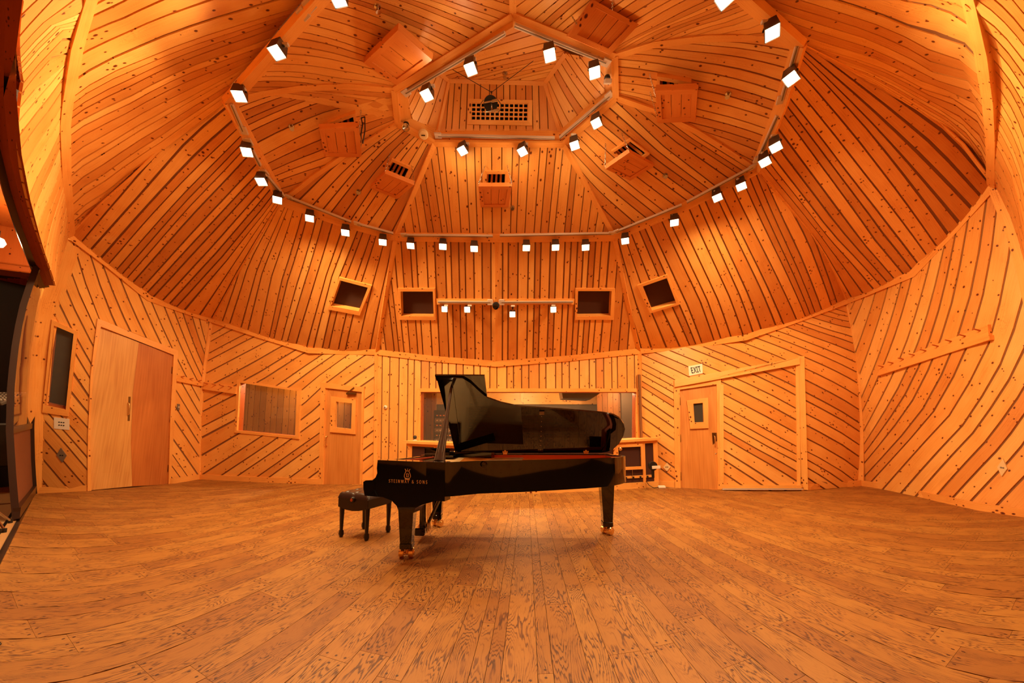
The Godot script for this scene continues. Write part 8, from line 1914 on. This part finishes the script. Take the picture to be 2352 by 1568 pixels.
func build_cabinet() -> void:
	var b := pts(CABINET)
	var t := thing("jack_cabinet", "low pine and brown-cloth cabinet under the control room window", "cabinet")
	var m := b.size()
	var nrm := []
	for p in b: nrm.append(Vector3(0, 0, 1))
	var top := []
	for k in m: top.append(Vector3(b[k].x, CABINET_H[k], b[k].z))
	# top board, body behind, base board
	var mb := MB.new()
	var lift := []
	for p in top: lift.append(p + Vector3(0, -0.03, -0.2))
	var upn := []
	for p in top: upn.append(Vector3.UP)
	mb.strip(lift, upn, 0.5, 0.05)
	obj("top_board", mb, M.pale_pine, t)
	for k in m - 1:
		mb = MB.new()
		var a0: Vector3 = b[k] + Vector3(0, 0.1, -0.04)
		var a1: Vector3 = b[k + 1] + Vector3(0, 0.1, -0.04)
		plate(mb, [a0, a1, Vector3(a1.x, top[k + 1].y - 0.03, a1.z), Vector3(a0.x, top[k].y - 0.03, a0.z)], Vector3(0, 0, 1), -0.2, 0.0)
		obj("cloth_panel", mb, M.maroon_cloth, t)
	mb = MB.new()
	var lowp := []
	for p in b: lowp.append(p + Vector3(0, 0.06, -0.04))
	mb.strip(lowp, nrm, 0.12, 0.05)
	obj("base_board", mb, M.pale_pine, t)
	mb = MB.new()
	var strip := []
	for k in range(3, m): strip.append(b[k] + Vector3(0, 0.24, -0.045))
	mb.strip(strip, nrm.slice(3), 0.05, 0.03)
	obj("jack_strip", mb, M.pale_pine, t)
	for k in 6:
		mb = MB.new()
		mb.box(b[4].lerp(b[5], 0.1 + k * 0.14) + Vector3(0, 0.235, 0.0), Vector3(0.035, 0.03, 0.03))
		obj("jack", mb, M.black_plastic, t)
	mb = MB.new()
	lowp = []
	for k in m: lowp.append(Vector3(b[k].x, top[k].y - 0.06, b[k].z - 0.045))
	mb.strip(lowp, nrm, 0.06, 0.04)
	obj("top_rail", mb, M.trim_pine, t)
	# uprights
	for f in [[0, 0.06], [0, 0.62], [4, 0.18], [4, 0.74], [4, 0.98]]:
		var k: int = f[0]
		var p: Vector3 = b[k].lerp(b[k + 1], f[1])
		var y: float = lerpf(top[k].y, top[k + 1].y, f[1])
		mb = MB.new()
		mb.bar(p + Vector3(0, 0.1, -0.02), Vector3(p.x, y - 0.03, p.z - 0.02), 0.1 if f[1] in [0.06, 0.98] else 0.06, 0.05, Vector3(0, 0, 1))
		obj("upright", mb, M.trim_pine, t)
	# hinged door with its frame
	var dr := part("door", t)
	var q := [b[4].lerp(b[5], 0.2), b[4].lerp(b[5], 0.72)]
	var po := [Vector3(q[0].x, 0.93, q[0].z), Vector3(q[1].x, 0.945, q[1].z), Vector3(q[1].x, 0.4, q[1].z), Vector3(q[0].x, 0.4, q[0].z)]
	var c := mid(po)
	var pi_ := []
	for p in po: pi_.append(Vector3(c.x + (p.x - c.x) * 0.84, c.y + (p.y - c.y) * 0.78, c.z + (p.z - c.z) * 0.84))
	frame(dr, "door_frame", po, pi_, Vector3(0, 0, 1), -0.02, 0.025, M.trim_pine)
	mb = MB.new()
	mb.lathe(Vector3(pi_[0].x + 0.05, 0.84, pi_[0].z), [Vector2(0.035, 0), Vector2(0.035, 0.01), Vector2(0.02, 0.02), Vector2(0, 0.02)], Vector3(0, 0, 1), 14)
	obj("knob", mb, M.brass, dr)
	mb = MB.new()
	mb.lathe(b[0].lerp(b[1], 0.7) + Vector3(0, 0.83, -0.02), [Vector2(0.035, 0), Vector2(0.035, 0.01), Vector2(0.02, 0.02), Vector2(0, 0.02)], Vector3(0, 0, 1), 14)
	obj("knob", mb, M.brass, t)
	# hook on the door and the heater beside the cabinet
	mb = MB.new()
	var hk: Vector3 = b[4].lerp(b[5], 0.5) + Vector3(0, 0.42, 0.01)
	mb.tube([hk, hk + Vector3(0, -0.12, 0.01), hk + Vector3(-0.01, -0.16, 0.01)], 0.006, 6)
	obj("hook", mb, M.chrome, t)
	var p := vec(SMALL.heater)
	var h := thing("reel_lamp", "round black cable reel with a pale tag hung on the cabinet end", "cable reel", p)
	mb = MB.new()
	mb.lathe(Vector3(0, 0, -0.06), [Vector2(0, 0), Vector2(0.085, 0), Vector2(0.095, 0.02), Vector2(0.095, 0.06), Vector2(0.085, 0.08), Vector2(0, 0.085)], Vector3(0, 0, 1), 24)
	obj("reel", mb, M.black_plastic, h)
	mb = MB.new()
	mb.box(Vector3(0.05, -0.02, 0.04), Vector3(0.17, 0.06, 0.02), Basis(Vector3(0, 0, 1), 0.05), 0.004)
	obj("paper_tag", mb, M.white_plastic, h)
	mb = MB.new()
	mb.box(Vector3(0, -0.16, -0.02), Vector3(0.05, 0.16, 0.05), Basis(), 0.01)
	obj("bracket", mb, M.black_plastic, h)
	p = vec(SMALL.charger)
	p.y = 0.0
	h = thing("power_adapter", "small white power adapter on the floor by the cabinet end", "adapter", p)
	mb = MB.new()
	mb.box(Vector3(0, 0.03, 0), Vector3(0.15, 0.06, 0.09), Basis(), 0.015)
	obj("body", mb, M.white_plastic, h)
	mb = MB.new()
	mb.tube([Vector3(-0.07, 0.03, 0), Vector3(-0.17, 0.01, 0.02), Vector3(-0.26, 0.06, -0.02), Vector3(-0.32, 0.15, -0.04)], 0.007, 6)
	obj("cable", mb, M.black_plastic, h)
	p = Vector3(b[0].x + 0.13, top[0].y + 0.02, b[0].z - 0.12)
	h = thing("desk_gadget", "tiny black round gadget on the cabinet top by the window", "gadget", p)
	mb = MB.new()
	mb.lathe(Vector3(0, 0, 0), [Vector2(0.05, 0), Vector2(0.05, 0.01), Vector2(0.015, 0.015), Vector2(0.015, 0.03)], Vector3.UP, 12)
	obj("foot", mb, M.white_plastic, h)
	mb = MB.new()
	mb.lathe(Vector3(0, 0.07, 0), [Vector2(0, -0.045), Vector2(0.035, -0.03), Vector2(0.045, 0), Vector2(0.035, 0.03), Vector2(0, 0.045)], Vector3.UP, 12)
	obj("ball", mb, M.black_plastic, h)

# ------------------------------------------------------------------ baseboards, the sliding door, the rooms beyond the openings
func build_base() -> void:
	for k in BASES:
		var p := pts(BASES[k])
		var s := structure("baseboard_" + k, "pine baseboard along the boarded wall", "baseboard")
		# leave out the doors
		var gaps := []
		if k == "left": gaps = [quadp("double_out")[4], quadp("double_out")[3]]
		if k == "back_left": gaps = [quadp("doorD_out")[3], quadp("doorD_out")[2]]
		if k == "back_right": gaps = [quadp("doorF_out")[3], quadp("slideF")[2]]
		var runs := [p]
		if gaps.size() == 2:
			var a := []
			var b := []
			for q in p:
				if q.distance_to(p[0]) < gaps[0].distance_to(p[0]): a.append(q)
				if q.distance_to(p[-1]) < gaps[1].distance_to(p[-1]): b.append(q)
			a.append(Vector3(gaps[0].x, 0, gaps[0].z)); b.push_front(Vector3(gaps[1].x, 0, gaps[1].z))
			runs = [a, b]
		for r in runs:
			if r.size() < 2 or r[0].distance_to(r[-1]) < 0.05: continue
			var mb := MB.new()
			var c := []
			var n := []
			for j in r.size():
				var d: Vector3 = (r[mini(j + 1, r.size() - 1)] - r[maxi(j - 1, 0)]).normalized()
				var nn := d.cross(Vector3.UP)
				if nn.dot(Vector3(0, 0, -4.9) - r[j]) < 0: nn = -nn
				c.append(r[j] + Vector3(0, 0.06, 0)); n.append(nn)
			mb.strip(c, n, 0.12, 0.035, -0.005)
			obj("board", mb, M.trim_pine, s)
func ruled(mb: MB, a: Array, b: Array, out: Vector3) -> void:
	# a bent board between two edge lines, its grain running along them
	var k0 := mb.v.size()
	var run := 0.0
	for k in a.size():
		var k1 := mini(k + 1, a.size() - 1)
		var kz := maxi(k - 1, 0)
		if k > 0: run += a[k].distance_to(a[k - 1])
		var nn: Vector3 = (a[k1] - a[kz]).cross(b[k] - a[k]).normalized()
		if nn.dot(out) < 0: nn = -nn
		mb.vert(a[k], nn, Vector2(0.1, run / 3.0)); mb.vert(b[k], nn, Vector2(0.1 + a[k].distance_to(b[k]) / 0.9, run / 3.0))
	for k in a.size() - 1:
		var q := k0 + k * 2
		mb._tri_out(q, q + 1, q + 3, out); mb._tri_out(q, q + 3, q + 2, out)
func build_slider() -> void:
	var l := pts(SLIDER[0])
	var r := pts(SLIDER[1])
	var s := structure("door_5", "tall glazed sliding door in a dark metal frame, half open", "door")
	var out := Vector3(0.75, 0, -0.66)
	var side := []
	for p in l: side.append(Vector3(0.8, 0, 0.6))
	var mb := MB.new()
	mb.strip(l, side, 0.07, 0.06, -0.03)
	obj("stile", mb, M.bronze_frame, s)
	mb = MB.new()
	mb.strip(r, side, 0.09, 0.06, -0.03)
	obj("stile", mb, M.bronze_frame, s)
	var h := l.size()
	mb = MB.new()
	mb.bar(l[h - 1], r[h - 1], 0.07, 0.08, Vector3.UP)
	obj("top_rail", mb, M.bronze_frame, s)
	mb = MB.new()
	mb.bar(l[0] + Vector3(0, 0.08, 0), r[0] + Vector3(0, 0.08, 0), 0.06, 0.16, Vector3.UP)
	obj("bottom_rail", mb, M.bronze_frame, s)
	mb = MB.new()
	mb.bar(l[4], r[4], 0.06, 0.1, Vector3.UP)
	obj("lock_rail", mb, M.bronze_frame, s)
	mb = MB.new()
	ruled(mb, l.slice(0, 5), r.slice(0, 5), Vector3(1, 0, 0))
	obj("kick_panel", mb, M.kick_brown, s)
	mb = MB.new()
	ruled(mb, l.slice(4), r.slice(4), Vector3(1, 0, 0))
	obj("pane", mb, M.glass, s)
	# floor track of the sliding door
	var st := pts(STEPS)
	mb = MB.new()
	var d: Vector3 = (st[1] - st[0]).normalized()
	mb.bar(st[0] - d * 3.0 + Vector3(0, 0.01, 0), st[1] + Vector3(0, 0.01, 0), 0.05, 0.02)
	obj("floor_track", mb, M.chrome, s)
	mb = MB.new()
	mb.bar(st[0] - d * 3.0 + Vector3(-0.08, 0.008, 0.08), st[1] + Vector3(-0.08, 0.008, 0.08), 0.03, 0.016)
	obj("floor_track", mb, M.black_steel, s)
	# heavy lintel over the opening
	var b0 := pts(LINTEL[0])
	var b1 := pts(LINTEL[1])
	var b2 := pts(LINTEL[2])
	var t := structure("trim_lintel", "heavy reddish stained beam curving over the sliding glass door", "trim")
	mb = MB.new()
	ruled(mb, b0, b1, Vector3(0.5, -0.8, 0.1))
	obj("beam_face", mb, M.stained_pine, t)
	mb = MB.new()
	ruled(mb, b1, b2, Vector3(0.8, -0.5, 0.1))
	obj("beam_face", mb, M.stained_pine, t)
	mb = MB.new()
	var nn := []
	for p in b0: nn.append(Vector3(0.6, -0.8, 0.0))
	mb.strip(b0, nn, 0.12, 0.05, -0.02)
	obj("head_track", mb, M.bronze_frame, t)
func boards_between(parent: Node, a: Vector3, b: Vector3, y0: float, y1: float, w: float, mats: Array, n: Vector3) -> void:
	var l := a.distance_to(b)
	var c := maxi(1, int(l / w))
	for k in c:
		var p := a.lerp(b, (k + 0.03) / c)
		var q := a.lerp(b, (k + 0.97) / c)
		var mb := MB.new()
		plate(mb, [p + Vector3(0, y0, 0), q + Vector3(0, y0, 0), q + Vector3(0, y1, 0), p + Vector3(0, y1, 0)], n, 0.0, 0.02, Vector3.UP)
		obj("plank", mb.shifted(Vector2(k * 0.37, k * 0.53)), mats[k % mats.size()], parent)
	var bk := MB.new()
	plate(bk, [a + Vector3(0, y0, 0), b + Vector3(0, y0, 0), b + Vector3(0, y1, 0), a + Vector3(0, y1, 0)], n, -0.06, -0.01)
	obj("backing", bk, M.backing, parent)
func lamp_globe(called: String, label: String, at: Vector3, power: float, size := 0.09) -> void:
	var t := thing(called, label, "lamp", at)
	var mb := MB.new()
	mb.lathe(Vector3.ZERO, [Vector2(0, -size), Vector2(size * 0.7, -size * 0.7), Vector2(size, 0), Vector2(size * 0.7, size * 0.7), Vector2(0, size)], Vector3.UP, 14)
	obj("lamp_globe", mb, M.lamp_soft, t)
	mb = MB.new()
	mb.tube([Vector3(0, size * 0.9, 0), Vector3(0, size * 0.9 + 0.12, 0)], 0.02, 8)
	obj("stem", mb, M.black_steel, t)
	var o := OmniLight3D.new()
	o.name = "light"
	t.add_child(o, true)
	o.light_color = LAMP_COLOR
	o.light_energy = power
	o.light_size = size
	o.omni_range = 20
	o.omni_attenuation = 2.0
	o.shadow_enabled = true
func build_side_rooms() -> void:
	# control room behind the long window
	var s := structure("wall_control_room", "boarded back and side walls of the control room behind the long window", "wall")
	boards_between(s, Vector3(-2.55, 0, -8.75), Vector3(-2.3, 0, -11.4), 0.0, 2.5, 0.16, M.grey_pine, Vector3(1, 0, 0))
	boards_between(s, Vector3(3.5, 0, -11.4), Vector3(2.9, 0, -8.75), 0.0, 2.5, 0.16, M.grey_pine, Vector3(-1, 0, 0))
	boards_between(s, Vector3(-2.7, 0, -10.0), Vector3(-1.98, 0, -10.0), 0.0, 2.5, 0.12, M.grey_pine, Vector3(0, 0, 1))
	boards_between(s, Vector3(2.35, 0, -10.6), Vector3(3.6, 0, -10.3), 0.0, 2.5, 0.13, M.grey_pine, Vector3(-0.2, 0, 1).normalized())
	var mb := MB.new()
	mb.box(Vector3(0.6, 0.98, -11.45), Vector3(6.4, 1.96, 0.1))
	obj("acoustic_panel", mb, M.grey_cloth, s)
	mb = MB.new()
	mb.box(Vector3(0.6, 2.25, -11.45), Vector3(6.4, 0.56, 0.1))
	obj("upper_panel", mb, M.pale_pine, s)
	mb = MB.new()
	mb.box(Vector3(0.6, 1.97, -11.36), Vector3(6.2, 0.07, 0.08))
	obj("shelf_rail", mb, M.pale_pine, s)
	for x in [0.3, 2.7]:
		mb = MB.new()
		mb.box(Vector3(x, 2.24, -11.37), Vector3(0.1, 0.5, 0.06))
		obj("upright", mb, M.pale_pine, s)
	mb = MB.new()
	mb.box(Vector3(0.35, 2.52, -10.25), Vector3(5.3, 0.06, 2.5))
	obj("ceiling_board", mb, M.pale_pine, s)
	mb = MB.new()
	mb.box(Vector3(0.5, -0.01, -10.1), Vector3(6.6, 0.02, 3.4))
	obj("floor_carpet", mb, M.rug, s)
	var t := thing("monitor_speaker", "dark wedge-shaped monitor speaker hung behind the control room window", "speaker", Vector3(1.72, 2.1, -9.9))
	mb = MB.new()
	mb.prism(Vector3.ZERO, Vector3.RIGHT, Vector3.UP, Vector3(0, 0, 1), PackedVector2Array([Vector2(-0.5, 0.25), Vector2(0.52, 0.25), Vector2(0.52, 0.05), Vector2(0.24, -0.13), Vector2(-0.44, -0.1)]), -0.3, 0.3)
	obj("cabinet", mb, M.satin_black, t)
	mb = MB.new()
	mb.bar(Vector3(0, 0.25, 0), Vector3(0, 0.9, 0), 0.04, 0.04, Vector3(0, 0, 1))
	obj("hanger", mb, M.black_steel, t)
	t = thing("effects_rack", "equipment rack with rows of small lit meters behind the window", "rack", Vector3(-1.66, 0, -9.6))
	mb = MB.new()
	mb.box(Vector3(0, 0.85, 0), Vector3(0.5, 1.7, 0.45), Basis(), 0.01)
	obj("case", mb, M.satin_black, t)
	for k in 7:
		mb = MB.new()
		mb.box(Vector3(0, 0.85 + k * 0.12, 0.23), Vector3(0.44, 0.1, 0.02), Basis(), 0.004)
		var u := obj("unit", mb, M.grey_plate if k % 2 else M.satin_black, t)
		for j in 5:
			mb = MB.new()
			mb.box(Vector3(-0.16 + j * 0.08, 0.85 + k * 0.12, 0.245), Vector3(0.04, 0.025, 0.01))
			obj("meter", mb, M.meter_orange if k % 2 == 0 else M.white_plastic, u)
	t = thing("mixing_desk", "grey mixing desk below the control room window", "mixing desk", Vector3(0.3, 0, -9.55))
	mb = MB.new()
	mb.prism(Vector3.ZERO, Vector3(0, 0, -1), Vector3.UP, Vector3.RIGHT, PackedVector2Array([Vector2(0, 0), Vector2(0, 1.02), Vector2(0.15, 1.04), Vector2(0.8, 0.82), Vector2(0.8, 0.0)]), -1.5, 1.9)
	obj("body", mb, M.grey_plate, t)
	mb = MB.new()
	for k in 24: mb.box(Vector3(-1.4 + k * 0.135, 1.06, -0.1), Vector3(0.08, 0.06, 0.05), Basis(), 0.008)
	obj("meter_bridge", mb, M.satin_black, t)
	lamp_globe("added_control_room_lamp", "added globe lamp above the window view, there to light the control room", Vector3(0.4, 2.3, -9.6), 2.6)  # both control room globes are added to light the room
	lamp_globe("added_control_room_lamp", "second added globe lamp, there to light the control room", Vector3(2.75, 2.25, -9.6), 1.2)
	# booth behind the window and small door beside it
	s = structure("wall_booth", "upright brown boards lining the booth behind the booth window", "wall")
	boards_between(s, Vector3(-8.6, 0, -11.3), Vector3(-2.75, 0, -10.3), 0.0, 3.0, 0.19, M.grey_pine, Vector3(0.17, 0, 0.98))
	mb = MB.new()
	mb.box(Vector3(-5.6, 3.0, -10.75), Vector3(6.0, 0.06, 1.2))
	obj("ceiling_board", mb, M.backing, s)
	mb = MB.new()
	mb.box(Vector3(-5.9, -0.012, -10.3), Vector3(5.6, 0.02, 2.2))
	obj("floor_carpet", mb, M.rug, s)
	lamp_globe("added_booth_lamp", "added unseen globe lamp, there to light the booth", Vector3(-5.2, 2.7, -10.2), 3.5)  # added, unseen: brightens the boards behind the booth window
	# dark lobby behind the door under the exit sign
	s = structure("wall_lobby", "plain dark lobby wall behind the small door window", "wall")
	mb = MB.new()
	mb.box(Vector3(5.2, 1.6, -10.2), Vector3(4.6, 3.4, 0.1))
	obj("board", mb, M.grey_cloth, s)
	# the room behind the narrow window
	s = structure("wall_side_room", "near-black wall, darkness of the room behind the narrow window put into its colour", "wall")
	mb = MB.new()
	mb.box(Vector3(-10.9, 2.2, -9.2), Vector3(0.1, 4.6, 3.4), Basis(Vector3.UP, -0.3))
	obj("board", mb, M.deep_brown, s)  # colour taken almost to black to give the unlit interior

func build_booth() -> void:
	# what shows past the half-open sliding door
	var p := func(k: String) -> Vector3: return vec(BOOTH[k])
	var s := structure("wall_drum_booth", "dark brown wall with raised wood strips inside the booth past the sliding door", "wall")
	var mb := MB.new()
	mb.box(Vector3(-12.2, 2.4, -8.2), Vector3(0.1, 5.4, 7.0), Basis(Vector3.UP, 0.35))
	obj("panel", mb, M.stained_dark, s)
	for k in BOOTH_STRIPS.size():
		var e := pts(BOOTH_STRIPS[k])
		mb = MB.new()
		mb.bar(e[0], e[1], 0.1, 0.05, Vector3(0.8, 0, 0.6))
		obj("strip", mb, M.stained_pine, s)
	mb = MB.new()
	mb.box(Vector3(-11.1, 1.75, -8.1), Vector3(0.08, 0.4, 5.6), Basis(Vector3.UP, 0.35))
	obj("pale_rail", mb, M.cream_plastic, s)
	mb = MB.new()
	mb.box(Vector3(-9.4, 5.4, -6.2), Vector3(7.0, 0.1, 8.0))
	obj("ceiling_board", mb, M.stained_pine, s)
	var st := pts(STEPS)
	mb = MB.new()
	plate(mb, [st[0] + Vector3(1.9, 0, 1.65), st[1], Vector3(-10.4, 0, -7.9), Vector3(-10.6, 0, -2.6)], Vector3.UP, -0.01, 0.012)
	var rg := obj("booth_rug", mb, M.rug)
	tag(rg, "tan patterned rug on the booth floor beyond the sliding door", "rug")
	var t := thing("ceiling_case", "boxed brown duct hanging from the booth ceiling", "duct", p.call("case"))
	mb = MB.new()
	mb.box(Vector3(-0.15, 0.5, -0.1), Vector3(0.8, 1.5, 0.6), Basis(Vector3.UP, 0.5), 0.02)
	obj("box", mb, M.stained_pine, t)
	mb = MB.new()
	mb.box(Vector3(-0.15, -0.3, -0.1), Vector3(0.7, 0.14, 0.5), Basis(Vector3.UP, 0.5), 0.02)
	obj("underside", mb, M.stained_pine, t)
	lamp_globe("booth_spot", "bright round lamp inside the booth past the sliding door", p.call("lamp"), 2.4, 0.1)
	t = thing("drum_mixer", "small mixer covered in knobs on a stand in the booth", "mixer", p.call("desk"))
	mb = MB.new()
	mb.box(Vector3(-0.2, 0, 0), Vector3(0.9, 0.06, 0.5), Basis(Vector3.RIGHT, 0.5), 0.01)
	obj("panel", mb, M.grey_plate, t)
	mb = MB.new()
	for k in 60: mb.lathe(Vector3(-0.58 + (k % 12) * 0.07, 0.03 + (k / 12) * -0.035 + 0.07, -0.17 + (k / 12) * 0.075), [Vector2(0.016, 0), Vector2(0.013, 0.03), Vector2(0, 0.03)], Vector3(0, 0.88, 0.48), 6)
	obj("knobs", mb, M.white_plastic, t).set_meta("kind", "stuff")
	mb = MB.new()
	mb.bar(Vector3(-0.2, -0.05, 0), Vector3(-0.2, -1.75, 0), 0.08, 0.08)
	obj("stand", mb, M.black_steel, t)
	t = thing("black_chair", "black padded chair with spider legs seen through the sliding door", "chair", Vector3(p.call("chair").x - 0.2, 0.013, p.call("chair").z))
	mb = MB.new()
	mb.box(Vector3(0, 1.0, 0), Vector3(0.45, 0.75, 0.09), Basis(Vector3.UP, 0.6), 0.03)
	obj("backrest", mb, M.black_plastic, t)
	mb = MB.new()
	mb.box(Vector3(-0.1, 0.55, 0.2), Vector3(0.48, 0.1, 0.46), Basis(Vector3.UP, 0.6), 0.03)
	obj("seat", mb, M.black_plastic, t)
	mb = MB.new()
	mb.tube([Vector3(-0.1, 0.52, 0.2), Vector3(-0.1, 0.1, 0.2)], 0.03, 8)
	obj("column", mb, M.black_steel, t)
	for k in 5:
		mb = MB.new()
		var a := TAU * k / 5.0 + 0.3
		mb.tube([Vector3(-0.1, 0.14, 0.2), Vector3(-0.1 + cos(a) * 0.3, 0.07, 0.2 + sin(a) * 0.3), Vector3(-0.1 + cos(a) * 0.3, 0.0, 0.2 + sin(a) * 0.3)], 0.018, 6)
		obj("leg", mb, M.black_steel, t)
	t = thing("cymbal_stand", "chrome tripod stand legs on the booth rug", "stand", Vector3(p.call("leg0").x - 0.35, 0.012, p.call("leg0").z - 0.1))
	for k in 3:
		mb = MB.new()
		var a := TAU * k / 3.0 + 0.2
		mb.tube([Vector3(0, 0.35, 0), Vector3(cos(a) * 0.4, 0.03, sin(a) * 0.4)], 0.014, 8)
		var lg := obj("leg", mb, M.chrome, t)
		mb = MB.new()
		mb.lathe(Vector3(cos(a) * 0.4, 0.0, sin(a) * 0.4), [Vector2(0, 0), Vector2(0.022, 0), Vector2(0.022, 0.05), Vector2(0, 0.055)], Vector3.UP, 10)
		obj("rubber_foot", mb, M.black_plastic, lg)
	mb = MB.new()
	mb.tube([Vector3(0, 0.1, 0), Vector3(0, 1.2, 0)], 0.014, 8)
	obj("pole", mb, M.chrome, t)
	# foot of a stand that pokes into the picture by the near floor
	t = thing("music_stand", "black metal foot of a stand at the edge of the oak floor", "stand", Vector3(p.call("stand").x - 0.3, 0, p.call("stand").z + 0.02))
	for k in 3:
		mb = MB.new()
		var a := TAU * k / 3.0 - 0.05
		mb.tube([Vector3(0, 0.3, 0), Vector3(cos(a) * 0.31, 0.012, sin(a) * 0.31)], 0.012, 8)
		obj("leg", mb, M.black_steel, t)
	mb = MB.new()
	mb.tube([Vector3(0, 0.1, 0), Vector3(0, 1.1, 0)], 0.012, 8)
	obj("pole", mb, M.black_steel, t)
func build_shell() -> void:
	# the parts of the hall behind the viewer, and the outer skin
	var s := structure("wall_rear", "pine-lined rear of the hall behind the viewpoint", "wall")
	var mb := MB.new()
	mb.box(Vector3(0, 3.5, 1.9), Vector3(27, 8, 0.2))
	obj("rear_boarding", mb, M.trim_pine, s)
	mb = MB.new()
	mb.box(Vector3(-13.6, 3.5, -5), Vector3(0.2, 8, 14.5))
	obj("side_boarding", mb, M.trim_pine, s)
	mb = MB.new()
	mb.box(Vector3(10.5, 3.5, -5), Vector3(0.2, 8, 14.5))
	obj("side_boarding", mb, M.trim_pine, s)
	mb = MB.new()
	mb.box(Vector3(0, 3.5, -12.3), Vector3(27, 8, 0.2))
	obj("back_boarding", mb, M.trim_pine, s)
	var c := structure("ceiling_roof", "pine roof boarding over the hall", "ceiling")
	mb = MB.new()
	mb.box(Vector3(0, 7.5, -5), Vector3(27, 0.2, 14.5))
	obj("roof_boarding", mb, M.trim_pine, c)
